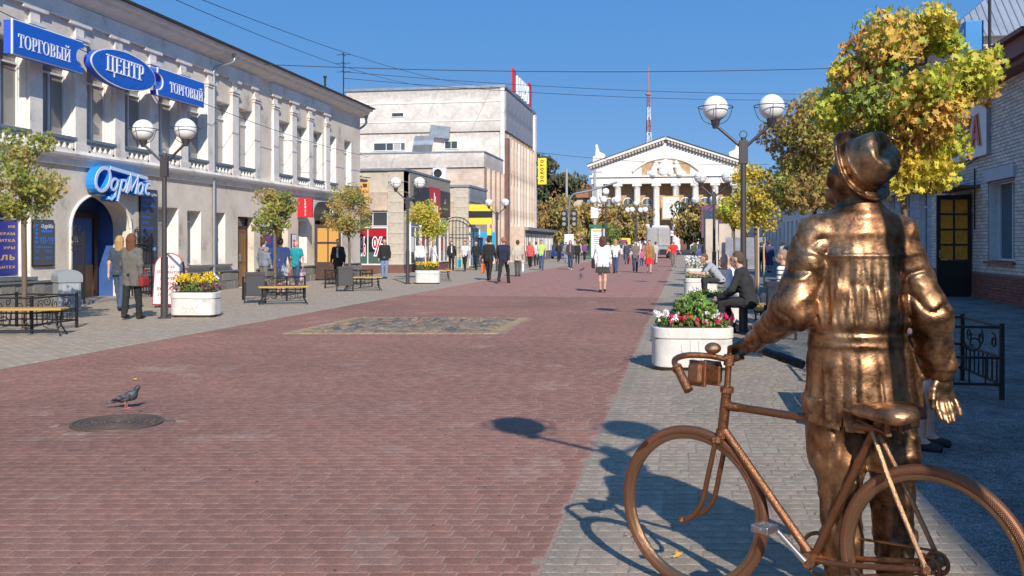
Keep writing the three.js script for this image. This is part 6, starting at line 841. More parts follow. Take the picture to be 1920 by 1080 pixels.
  for (let i = 0; i < 4; i++) { const q = gp.clone().addScaledVector(bar, (i - 1.5) * 0.022), ring = (a, r) => { const w = q.clone().addScaledVector(V(0, 1, 0), Math.cos(a) * r).addScaledVector(e2, Math.sin(a) * r); return [w.x, w.y, w.z]; }; hl.push([-0.372, 1.066, -0.272, ...ring(-0.2, 0.03), 0.026, 0.014], ...fin([ring(-0.2, 0.03), ring(0.9, 0.03), ring(1.9, 0.028), ring(2.9, 0.027)])); }
  const th = gp.clone().addScaledVector(bar, -0.045); hl.push(...fin([[-0.372, 1.05, -0.262], [th.x + 0.015, th.y - 0.012, th.z + 0.025], [th.x - 0.006, th.y - 0.026, th.z + 0.012]]).map((k) => { k[6] += 0.003; k[7] += 0.003; return k; }));
  part(o, 'hand', patina(netCaps(hl, [], 0.012, 0.0048), 0.72), bronzeM);
}
// ---------- bronze bicycle ----------
{
  const o = thing('bronze_bicycle', 'old bronze bicycle with spokeless wheels leaning beside the bronze statue', 'bicycle', [0.871, 0.008, -3.604], 2.498);
  const bm = new THREE.MeshStandardMaterial({ color: col(0.34, 0.16, 0.085), metalness: 0.85, roughness: 0.8, roughnessMap: rep(bronzeRough, 3), map: rep(texStain, 2), bumpMap: rep(bumpFine, 2), bumpScale: 0.001 }), worn = new THREE.MeshStandardMaterial({ color: col(0.5, 0.31, 0.19), metalness: 0.92, roughness: 0.32, map: rep(texStain, 2), bumpMap: rep(bumpFine, 2), bumpScale: 0.001 }), steel = new THREE.MeshStandardMaterial({ color: col(0.5, 0.48, 0.46), metalness: 0.9, roughness: 0.3 });
  const tread = noiseTex(64, [[2, 1]], () => 0.5, false); { const d = tread.image.data; for (let j = 0; j < 64; j++) for (let i = 0; i < 64; i++) { const v = ((i >> 3) + (j >> 3)) % 2 ? 255 : 60; for (let k = 0; k < 3; k++) d[(j * 64 + i) * 4 + k] = v; } tread.needsUpdate = true; }
  const tyreM = new THREE.MeshStandardMaterial({ color: col(0.3, 0.14, 0.08), metalness: 0.8, roughness: 0.5, bumpMap: rep(tread, 60, 3), bumpScale: 0.006 });
  const R = (list, r0, r1 = r0) => list.slice(0, -1).map((p, i) => rod(p, list[i + 1], r0, r1, 12));
  const wheel = (name, x, parent) => { const w = part(parent, name, new THREE.TorusGeometry(0.334, 0.021, 14, 72).translate(x, 0.355, 0), tyreM); const rim = new THREE.LatheGeometry([[0.322, -0.014], [0.305, -0.013], [0.298, -0.007], [0.298, 0.007], [0.305, 0.013], [0.322, 0.014]].map(([a, b]) => new THREE.Vector2(a, b)), 72).rotateX(Math.PI / 2).translate(x, 0.355, 0); part(w, 'rim', rim, worn); return w; };
  wheel('rear_wheel', 0, o);
  const yaw = (g) => g.translate(-0.9, 0, 0).rotateY(0.1).translate(0.9, 0, 0);
  const fw = part(o, 'front_wheel', yaw(new THREE.TorusGeometry(0.334, 0.021, 14, 72).translate(1.03, 0.355, 0)), tyreM); part(fw, 'rim', yaw(new THREE.LatheGeometry([[0.322, -0.014], [0.305, -0.013], [0.298, -0.007], [0.298, 0.007], [0.305, 0.013], [0.322, 0.014]].map(([a, b]) => new THREE.Vector2(a, b)), 72).rotateX(Math.PI / 2).translate(1.03, 0.355, 0)), worn);
  const BB = [0.4655, 0.27, 0], ST = [0.2165, 0.81, 0], HT = [0.862, 0.89, 0], HB = [0.886, 0.69, 0];
  part(o, 'top_tube', [rod([0.867, 0.815, 0], ST, 0.0165, 0.0165, 14), rod([0.867, 0.815, 0], [0.8, 0.814, 0], 0.021, 0.018, 14)], bm); part(o, 'down_tube', rod([0.884, 0.72, 0], BB, 0.0175, 0.0175, 14), bm); part(o, 'seat_tube', rod([0.19, 0.86, 0], BB, 0.0165, 0.0165, 14), bm);
  part(o, 'head_tube', [rod(HT, HB, 0.021, 0.022, 14), rod([0.861, 0.895, 0], [0.863, 0.872, 0], 0.028, 0.028, 14), rod([0.884, 0.71, 0], [0.887, 0.68, 0], 0.027, 0.027, 14)], bm);
  for (const s of [-1, 1]) { part(o, 'seat_stay', tube([[0.215, 0.8, s * 0.018], [0.13, 0.62, s * 0.045], [0, 0.355, s * 0.058]], 0.0095, 16, 8), worn); part(o, 'chain_stay', tube([[0.46, 0.27, s * 0.02], [0.33, 0.29, s * 0.045], [0, 0.355, s * 0.058]], 0.0115, 16, 8), bm); part(o, 'dropout', cyl(0, 0.345, 0.365, 0, 0.02).rotateX(0).translate(0, 0, s * 0.058), bm); }
  const fk = part(o, 'fork', [yaw(rbox(0.87, 0.91, 0.655, 0.69, -0.06, 0.06, 0.012))], bm); for (const s of [-1, 1]) part(fk, 'blade', yaw(merge([tube([[0.89, 0.675, s * 0.048], [0.925, 0.52, s * 0.05], [0.955, 0.4, s * 0.052], [1.0, 0.335, s * 0.055], [1.045, 0.312, s * 0.056]], 0.0115, 24, 8), ball(1.048, 0.312, s * 0.056, 0.017, 10)])), bm);
  part(o, 'stem', [rod([0.861, 0.89, 0], [0.853, 1.0, 0], 0.0135), rod([0.853, 0.985, 0], [0.851, 1.03, 0], 0.022, 0.022, 12)], bm);
  const hb = part(o, 'handlebar', tube([[0.885, 0.985, -0.3], [0.925, 1.02, -0.275], [0.93, 1.035, -0.2], [0.89, 1.03, -0.1], [0.853, 1.012, 0], [0.89, 1.03, 0.1], [0.93, 1.035, 0.2], [0.925, 1.03, 0.265], [0.87, 1.02, 0.295]], 0.0125, 60, 10), bm);
  part(hb, 'grip', [rod([0.895, 0.995, -0.295], [0.825, 0.915, -0.315], 0.018, 0.019, 12), rod([0.9, 1.0, -0.294], [0.89, 0.99, -0.298], 0.022, 0.022, 12)], bm); part(hb, 'grip', [rod([0.87, 1.02, 0.295], [0.69, 0.975, 0.315], 0.018, 0.019, 12), ...Array.from({ length: 9 }, (_, i) => { const t = 0.4 + i * 0.065; return new THREE.TorusGeometry(0.0185, 0.003, 5, 12).rotateY(Math.PI / 2).translate(lerp(0.87, 0.69, t), lerp(1.02, 0.975, t), lerp(0.295, 0.315, t)); })], M.black);
  part(o, 'bell', new THREE.SphereGeometry(0.034, 20, 12).scale(1, 0.72, 1).translate(0.88, 1.06, -0.075), worn);
  const bg = part(o, 'handlebar_bag', rbox(0.895, 0.965, 0.9, 0.99, -0.2, -0.03, 0.018).rotateX(0.06), bm); part(bg, 'strap', [rbox(0.888, 0.972, 0.893, 1.0, -0.175, -0.16, 0.004), rbox(0.888, 0.972, 0.893, 0.997, -0.075, -0.06, 0.004)].map((g) => g.rotateX(0.06)), bm);
  const sad = netCaps([[0.385, 0.855, 0, 0.22, 0.862, 0, 0.02, 0.035], [0.22, 0.862, 0, 0.115, 0.872, 0.05, 0.032, 0.04], [0.22, 0.862, 0, 0.115, 0.872, -0.05, 0.032, 0.04], [0.115, 0.872, -0.05, 0.115, 0.872, 0.05, 0.042, 0.042]], [], 0.09, 0.007, (d, x, y, z) => Math.max(d, 0.835 + 0.02 * Math.cos(z * 18) - y) + 0.003 * N3(x * 30, y * 30, z * 30)); part(o, 'saddle', patina(sad.translate(0, -0.86, 0).scale(1.05, 0.62, 1).translate(-0.008, 0.866, 0)), bronzeM); sad.computeVertexNormals();
  part(o, 'saddle_springs', [rod([0.14, 0.8, -0.05], [0.14, 0.845, -0.05], 0.014), rod([0.14, 0.8, 0.05], [0.14, 0.845, 0.05], 0.014), rod([0.14, 0.805, -0.05], [0.3, 0.84, 0], 0.006), rod([0.14, 0.805, 0.05], [0.3, 0.84, 0], 0.006)], bm);
  part(o, 'bottom_bracket', new THREE.CylinderGeometry(0.03, 0.03, 0.09, 16).rotateX(Math.PI / 2).translate(...BB), bm);
  const ring = part(o, 'chainring', new THREE.TorusGeometry(0.085, 0.008, 6, 36).translate(0.4655, 0.27, 0.06), bm); part(ring, 'spider', [0, 1, 2].map((i) => { const a = i * 2.1; return rod([0.4655, 0.27, 0.06], [0.4655 + 0.085 * Math.cos(a), 0.27 + 0.085 * Math.sin(a), 0.06], 0.01); }), bm);
  const ck = part(o, 'crank', [rod([0.4655, 0.27, -0.06], [0.6, 0.385, -0.075], 0.013, 0.01)], steel); part(ck, 'pedal', [rbox(0.565, 0.635, 0.372, 0.398, -0.17, -0.16, 0.004), rbox(0.565, 0.635, 0.372, 0.398, -0.1, -0.09, 0.004), rbox(0.562, 0.578, 0.37, 0.4, -0.17, -0.09, 0.005), rbox(0.622, 0.638, 0.37, 0.4, -0.17, -0.09, 0.005), rod([0.6, 0.385, -0.075], [0.6, 0.385, -0.175], 0.008)], steel);
  const ck2 = part(o, 'crank', [rod([0.4655, 0.27, 0.06], [0.331, 0.155, 0.075], 0.013, 0.01)], steel); part(ck2, 'pedal', rbox(0.295, 0.365, 0.142, 0.168, 0.09, 0.17, 0.006), steel);
  part(o, 'sprocket', [new THREE.TorusGeometry(0.038, 0.008, 6, 24).translate(0, 0.355, -0.035), new THREE.TorusGeometry(0.038, 0.008, 6, 24).translate(0, 0.355, 0.035), ...Array.from({ length: 16 }, (_, i) => ball(0.047 * Math.cos(i * 0.393), 0.355 + 0.047 * Math.sin(i * 0.393), -0.035, 0.006, 6))], bm); part(o, 'rear_hub', new THREE.CylinderGeometry(0.02, 0.02, 0.13, 12).rotateX(Math.PI / 2).translate(0, 0.355, 0), worn);
  part(o, 'chain', [...R([[0.01, 0.395, 0.045], [0.2, 0.38, 0.052], [0.46, 0.355, 0.06]], 0.005), ...R([[0.01, 0.315, 0.045], [0.46, 0.185, 0.06]], 0.005)], bm);
}
// ---------- people ----------
const cloth = (c) => mat(col(...c), 0.92), skinM = mat(col(0.56, 0.33, 0.24), 0.6), fabricCache = {};
const fab = (c) => fabricCache[c.join()] ??= cloth(c);
const handGeo = (() => { const q = [[0, 0, 0, 0, -0.07, 0.005, 0.026, 0.03]]; for (let i = 0; i < 4; i++) { const x = -0.027 + i * 0.018, l = [0.07, 0.078, 0.073, 0.055][i]; q.push([x, -0.075, 0.004, x * 1.05, -0.075 - l * 0.55, 0.012, 0.0095, 0.009], [x * 1.05, -0.075 - l * 0.55, 0.012, x, -0.075 - l, 0.032, 0.009, 0.0075]); } q.push([-0.02, -0.02, 0.01, -0.042, -0.055, 0.022, 0.013, 0.0105], [-0.042, -0.055, 0.022, -0.04, -0.085, 0.034, 0.0105, 0.009]); return netCaps(q, [], 0.01, 0.0095); })();
// faces local +z; pose: walk (stride -1..1), stand, sit; top/bottom/hair describe the clothing
function person(x, z, ry, label, o = {}) {
  const { H = 1.68, pose = 'walk', step = 0.6, top = [0.05, 0.05, 0.06], sleeve = 'long', topLen = 0.06, bottom = 'trousers', bc = [0.03, 0.035, 0.06], shoe = [0.03, 0.028, 0.028], hair = [0.08, 0.045, 0.025], long = false, bald = false, stripes = null, y = 0, lean = 0, armL = null, armR = null, cell = 0.02, wide = 1, skin = skinM, bag = null, group = 'people walking in the street', headTurn = 0, hemLen = 0.5, open = null } = o;
  const g = thing('person', label, 'person', [x, y, z], ry, group), k = H / 1.7, S = (v) => v * k, sit = pose === 'sit';
  const hipY = sit ? S(0.52) : S(0.9), hw = S(0.085) * wide, sw = S(0.175) * wide, up = sit ? S(0.54) : S(0.52), ln = Math.sin(lean), lc = Math.cos(lean);
  const T = (a, h, f) => [a, hipY + h * lc - f * ln * 0, f + h * ln];            // point on the trunk: across, above hips, forward
  const shY = up * 0.97, st = pose === 'walk' ? step : 0.12;
  const leg = [-1, 1].map((s) => { const hip = [s * hw, hipY, 0]; if (sit) { const kn = [s * S(0.13), S(0.5), S(0.43)], an = [s * S(0.12), S(0.08), S(0.4 + 0.1 * (o.feet ?? 0) * s)]; return { hip, kn, an }; } const f = s * st * S(0.26), kn = [s * hw, S(0.49), f * 0.55 + S(0.04) * Math.abs(st)], an = [s * hw * 0.9, S(0.085) + Math.max(0, -f) * 0.28, f]; return { hip, kn, an }; });
  const arm = [-1, 1].map((s) => { const sh = T(s * sw, shY - S(0.045), 0), f = -s * st * S(0.2), a = s < 0 ? armL : armR; const el = a ? [sh[0] + S(a[0][0]) * s, sh[1] + S(a[0][1]), sh[2] + S(a[0][2])] : [sh[0] + s * S(0.05), sh[1] - S(0.27), sh[2] + f * 0.35 - S(0.01)], wr = a ? [sh[0] + S(a[1][0]) * s, sh[1] + S(a[1][1]), sh[2] + S(a[1][2])] : [sh[0] + s * S(0.06), sh[1] - S(0.5), sh[2] + f + S(0.06)]; return { sh, el, wr }; });
  const C = (a, b, r0, r1) => [...a, ...b, S(r0), S(r1)], noise = (amp, fr) => cell < 0.015 ? (d, X, Y, Z) => d + amp * N3(X * fr, Y * fr * 0.7, Z * fr) - amp * 0.8 * Math.max(0, 0.6 - 2 * Math.abs(N3(X * fr * 0.6 + Y * 5, Y * fr * 0.6, Z * fr * 0.5))) : (d, X, Y, Z) => d + 0.008 * N3(X * 9, Y * 8, Z * 9);
  const neck = T(0, up + S(0.02), 0), hd = T(0, up + S(0.165), S(0.015)), ct = Math.cos(headTurn), sn = Math.sin(headTurn), hp = (a, b, c) => [hd[0] + S(a) * ct + S(c) * sn, hd[1] + S(b), hd[2] - S(a) * sn + S(c) * ct];
  const trunk = (e) => [C(T(0, -S(0.02), 0), T(0, up * 0.75, 0), 0.1 + e, 0.105 + e), C(T(-hw * 0.8, 0, 0), T(-sw * 0.52, up * 0.62, 0), 0.098 + e, 0.105 + e), C(T(hw * 0.8, 0, 0), T(sw * 0.52, up * 0.62, 0), 0.098 + e, 0.105 + e), C(T(-sw * 0.52, up * 0.62, 0), T(-sw * 0.7, shY - S(0.06), 0), 0.105 + e, 0.08 + e), C(T(sw * 0.52, up * 0.62, 0), T(sw * 0.7, shY - S(0.06), 0), 0.105 + e, 0.08 + e), C(T(-sw * 0.8, shY - S(0.045), 0), T(sw * 0.8, shY - S(0.045), 0), 0.062 + e, 0.062 + e)];
  // body: one continuous skin
  const body = [...trunk(-0.035), C(T(0, up * 0.8, 0), neck, 0.06, 0.052), C(neck, hp(0, -0.03, -0.01), 0.05, 0.055), C(hp(0, 0.035, -0.012), hp(0, 0.0, -0.012), 0.082, 0.08), C(hp(0, -0.01, 0.02), hp(0, -0.075, 0.045), 0.066, 0.04), C(hp(0, 0.005, 0.092), hp(0, -0.022, 0.104), 0.009, 0.014), C(hp(0.024, -0.056, 0.082), hp(-0.024, -0.056, 0.082), 0.009, 0.009), C(hp(0.08, 0.01, -0.01), hp(0.083, -0.02, -0.008), 0.018, 0.012), C(hp(-0.08, 0.01, -0.01), hp(-0.083, -0.02, -0.008), 0.018, 0.012)];
  for (const a of arm) body.push(C(a.sh, a.el, 0.042, 0.036), C(a.el, a.wr, 0.036, 0.025));
  const cov = bottom === 'trousers' ? -0.018 : 0; for (const l of leg) body.push(C(l.hip, l.kn, 0.07 + cov, 0.048 + cov), C(l.kn, [lerp(l.kn[0], l.an[0], 0.35), lerp(l.kn[1], l.an[1], 0.35), lerp(l.kn[2], l.an[2], 0.35) - S(0.015)], 0.048 + cov, 0.052 + cov), C([lerp(l.kn[0], l.an[0], 0.35), lerp(l.kn[1], l.an[1], 0.35), lerp(l.kn[2], l.an[2], 0.35) - S(0.015)], l.an, 0.05 + cov, 0.032), C(l.an, [l.an[0], l.an[1] - S(0.045), l.an[2] + S(0.1)], 0.034, 0.026));
  const hands = arm.map((a, i) => { const q = handGeo.clone(); if (i) q.scale(-1, 1, 1); if (i) { const ix = q.index.array; for (let t = 0; t < ix.length; t += 3) { const v = ix[t]; ix[t] = ix[t + 1]; ix[t + 1] = v; } q.computeVertexNormals(); } q.scale(k, k, k); const d = V(a.wr[0] - a.el[0], a.wr[1] - a.el[1], a.wr[2] - a.el[2]).normalize(); q.rotateY(i ? -1.3 : 1.3); q.applyQuaternion(new THREE.Quaternion().setFromUnitVectors(V(0, -1, 0), d)); q.translate(...a.wr); return q; });
  part(g, 'body', [netCaps(body, [], S(0.03), cell), ...hands], skin);
  part(g, 'eyes', [ball(...hp(0.03, 0.012, 0.078), S(0.011), 6), ball(...hp(-0.03, 0.012, 0.078), S(0.011), 6)], M.dark);
  // clothing
  const hem = T(0, -S(topLen), 0), tp = [...trunk(0.006), C(T(-hw * 0.85, 0, 0), [-hw * 0.95, hipY - S(topLen), 0], 0.11, 0.112), C(T(hw * 0.85, 0, 0), [hw * 0.95, hipY - S(topLen), 0], 0.11, 0.112), C(T(0, up * 0.85, 0), T(0, up * 0.98, -S(0.005)), 0.075, 0.062)];
  for (const a of arm) { tp.push(C(a.sh, a.el, 0.06, 0.052)); if (sleeve === 'long') tp.push(C(a.el, [lerp(a.el[0], a.wr[0], 0.93), lerp(a.el[1], a.wr[1], 0.93), lerp(a.el[2], a.wr[2], 0.93)], 0.052, 0.04)); }
  const cut = hem[1] - S(0.03), nz = noise(0.012, 13), sleeveCut = sleeve === 'short' ? arm.map((a) => [lerp(a.sh[0], a.el[0], 0.75), lerp(a.sh[1], a.el[1], 0.75), lerp(a.sh[2], a.el[2], 0.75), a.el[0] - a.sh[0], a.el[1] - a.sh[1], a.el[2] - a.sh[2]]) : [];
  const tg = netCaps(tp, [], S(0.035), cell, (d, X, Y, Z) => { d = nz(d, X, Y, Z); if (!sit) d = Math.max(d, cut - Y); else d = Math.max(d, S(0.47) - Y); for (const s of sleeveCut) if (Math.abs(X) > sw * 0.8) d = Math.max(d, ((X - s[0]) * s[3] + (Y - s[1]) * s[4] + (Z - s[2]) * s[5]) / S(0.28) * Math.sign(1)); return d; });
  if (stripes) { const p = tg.attributes.position, c = new Float32Array(p.count * 3); for (let i = 0; i < p.count; i++) { const q = (p.getY(i) / stripes[1] % 1 + 1) % 1 < stripes[2] ? stripes[0] : top; c.set(q, i * 3); } tg.setAttribute('color', new THREE.BufferAttribute(c, 3)); part(g, 'top', tg, new THREE.MeshStandardMaterial({ vertexColors: true, roughness: 0.92 })); } else part(g, 'top', tg, fab(top));
  if (open) part(g, 'shirt_front', netCaps([C(T(0, up * 0.3, S(0.085)), T(0, up * 0.88, S(0.065)), 0.05, 0.045)], [], 0.02, cell), fab(open));
  if (bottom === 'trousers' || bottom === 'crop') { const q = [C(T(-hw * 0.7, 0, 0), T(hw * 0.7, 0, 0), 0.108, 0.108), C(T(0, 0, 0), T(0, S(0.08), 0), 0.11, 0.1)]; for (const l of leg) q.push(C(l.hip, l.kn, 0.096, 0.066), C(l.kn, bottom === 'crop' ? [lerp(l.kn[0], l.an[0], 0.5), lerp(l.kn[1], l.an[1], 0.5), lerp(l.kn[2], l.an[2], 0.5)] : [l.an[0], l.an[1] - S(0.01), l.an[2]], 0.066, 0.058)); part(g, 'trousers', netCaps(q, [], S(0.03), cell, noise(0.01, 14)), fab(bc)); }
  else { const hl = S(hemLen), q = [C(T(-hw * 0.7, S(0.06), 0), [-hw * 1.0, hipY - hl, S(0.01)], 0.1, 0.13), C(T(hw * 0.7, S(0.06), 0), [hw * 1.0, hipY - hl, S(0.01)], 0.1, 0.13), C([-hw, hipY - hl, 0.02], [hw, hipY - hl, 0.02], 0.125, 0.125)]; part(g, 'skirt', netCaps(q, [], S(0.05), cell, (d, X, Y, Z) => Math.max(d + 0.01 * Math.sin(Math.atan2(X, Z) * 9), hipY - hl - Y)), fab(bc)); }
  leg.forEach((l) => part(g, 'shoe', netCaps([C([l.an[0], l.an[1] - S(0.035), l.an[2] - S(0.03)], [l.an[0], l.an[1] - S(0.045), l.an[2] + S(0.13)], 0.043, 0.036)], [], 0.01, Math.min(cell, 0.014), (d, X, Y) => Math.max(d, (l.an[1] - S(0.085)) - Y)), fab(shoe)));
  if (!bald) { const hr = [C(hp(0, 0.05, -0.025), hp(0, 0.02, -0.03), 0.088, 0.088), C(hp(0, -0.02, -0.05), hp(0, -0.05, -0.045), 0.065, 0.05)]; if (long) hr.push(C(hp(0.05, 0, -0.045), hp(0.055, -0.19, -0.045), 0.055, 0.045), C(hp(-0.05, 0, -0.045), hp(-0.055, -0.19, -0.045), 0.055, 0.045), C(hp(0, 0, -0.06), hp(0, -0.2, -0.06), 0.06, 0.05)); part(g, 'hair', netCaps(hr, [], S(0.03), Math.min(cell, 0.014), (d, X, Y, Z) => { const f = ((X - hd[0]) * sn + (Z - hd[2]) * ct) / k; return Math.max(d + 0.006 * N3(X * 40, Y * 25, Z * 40), f - 0.052 - Math.max(0, (Y - hd[1]) / k - 0.05) * 0.9); }), fab(hair)); }
  g.userData.handAt = undefined; return { g, arm, T, ry, S };
}
const world = (p, l) => { const v = V(...l).applyAxisAngle(V(0, 1, 0), p.g.rotation.y); return [p.g.position.x + v.x, p.g.position.y + v.y, p.g.position.z + v.z]; };
function handBag(p, side, label, c, w = 0.3, h = 0.28, strap = 0.28) { const a = p.arm[side], q = world(p, [a.wr[0], a.wr[1] - 0.08, a.wr[2] + 0.02]), o = thing('hand_bag', label, 'bag', q, p.g.rotation.y, 'bags carried by people'); part(o, 'body', rbox(-0.05, 0.05, -strap - h, -strap, -w / 2, w / 2, 0.04), fab(c)); part(o, 'handle', tube([[0, -strap + 0.01, -w * 0.3], [0, -0.05, -0.03], [0, -0.05, 0.03], [0, -strap + 0.01, w * 0.3]], 0.008, 14, 5), fab(c)); }
function shoulderBag(p, side, label, c, back = -0.16, drop = 0.42, w = 0.3, h = 0.3) { const s = side ? 1 : -1, sh = p.arm[side].sh, o = thing('shoulder_bag', label, 'bag', world(p, [sh[0], sh[1], sh[2]]), p.g.rotation.y, 'bags carried by people'); part(o, 'body', rbox(s * 0.1 - 0.05, s * 0.1 + 0.05, -drop - h, -drop, back - w / 2, back + w / 2, 0.045), fab(c)); part(o, 'strap', tube([[s * 0.1, -drop + 0.01, back - w * 0.3], [s * -0.02, 0.085, -0.02], [s * 0.1, -drop + 0.01, back + w * 0.3]], 0.012, 18, 5), fab(c)); }
const AWAY = Math.PI, JEAN = [0.05, 0.085, 0.17], BLK = [0.018, 0.018, 0.02], BR = [0.09, 0.045, 0.025], BLOND = [0.4, 0.24, 0.1], WHT = [0.72, 0.71, 0.72];
let p;
person(-12.4, -19.6, AWAY + 0.1, 'blonde woman in a navy top and jeans walking towards the arched entrance', { H: 1.68, top: [0.045, 0.06, 0.085], sleeve: 'short', bc: [0.06, 0.09, 0.15], hair: BLOND, long: true, cell: 0.014 });
p = person(-10.75, -17.4, AWAY - 0.05, 'woman in a grey jacket and black trousers walking away with a red strap', { H: 1.7, top: [0.13, 0.12, 0.11], topLen: 0.2, bc: BLK, hair: [0.14, 0.055, 0.03], long: true, cell: 0.013, step: -0.5 }); shoulderBag(p, 0, 'red-strapped dark bag on the shoulder of the woman in grey', [0.3, 0.02, 0.03], 0.0, 0.5, 0.26, 0.2);
p = person(-13.0, -28.4, AWAY - 0.4, 'man in a dappled grey shirt standing behind the light green maple', { H: 1.68, pose: 'stand', top: [0.2, 0.22, 0.26], bc: [0.16, 0.15, 0.14], hair: BR });
person(-11.7, -26.7, AWAY, 'broad woman in a light blue shirt and grey skirt, seen from behind', { H: 1.68, wide: 1.35, pose: 'stand', top: [0.3, 0.36, 0.62], sleeve: 'short', topLen: 0.16, bottom: 'skirt', bc: [0.34, 0.34, 0.36], hair: [0.05, 0.03, 0.02], hemLen: 0.45, armR: [[0.2, -0.05, 0.1], [0.42, 0.0, 0.15]] });
p = person(-13.0, -31.0, -0.1, 'woman in a teal top and jeans coming forward with shopping bags', { H: 1.62, top: [0.01, 0.27, 0.3], sleeve: 'short', topLen: 0.12, bc: [0.04, 0.07, 0.13], hair: BLOND, cell: 0.014 }); handBag(p, 1, 'white patterned carrier bag in the hand of the woman in teal', [0.5, 0.35, 0.38], 0.32, 0.32, 0.2); handBag(p, 0, 'pink carrier bag in the hand of the woman in teal', [0.5, 0.1, 0.12], 0.22, 0.28, 0.2);
person(-12.4, -33.4, 0.1, 'fair woman in a black jacket over a pale tee, coming forward', { H: 1.68, top: BLK, open: [0.5, 0.5, 0.5], bc: BLK, hair: BLOND, topLen: 0.1, step: 0.4 });
person(-12.9, -40.5, 0.2, 'man in a black jacket and faded jeans before the percent window', { H: 1.75, pose: 'stand', top: BLK, topLen: 0.1, bc: [0.16, 0.25, 0.42], hair: BR });
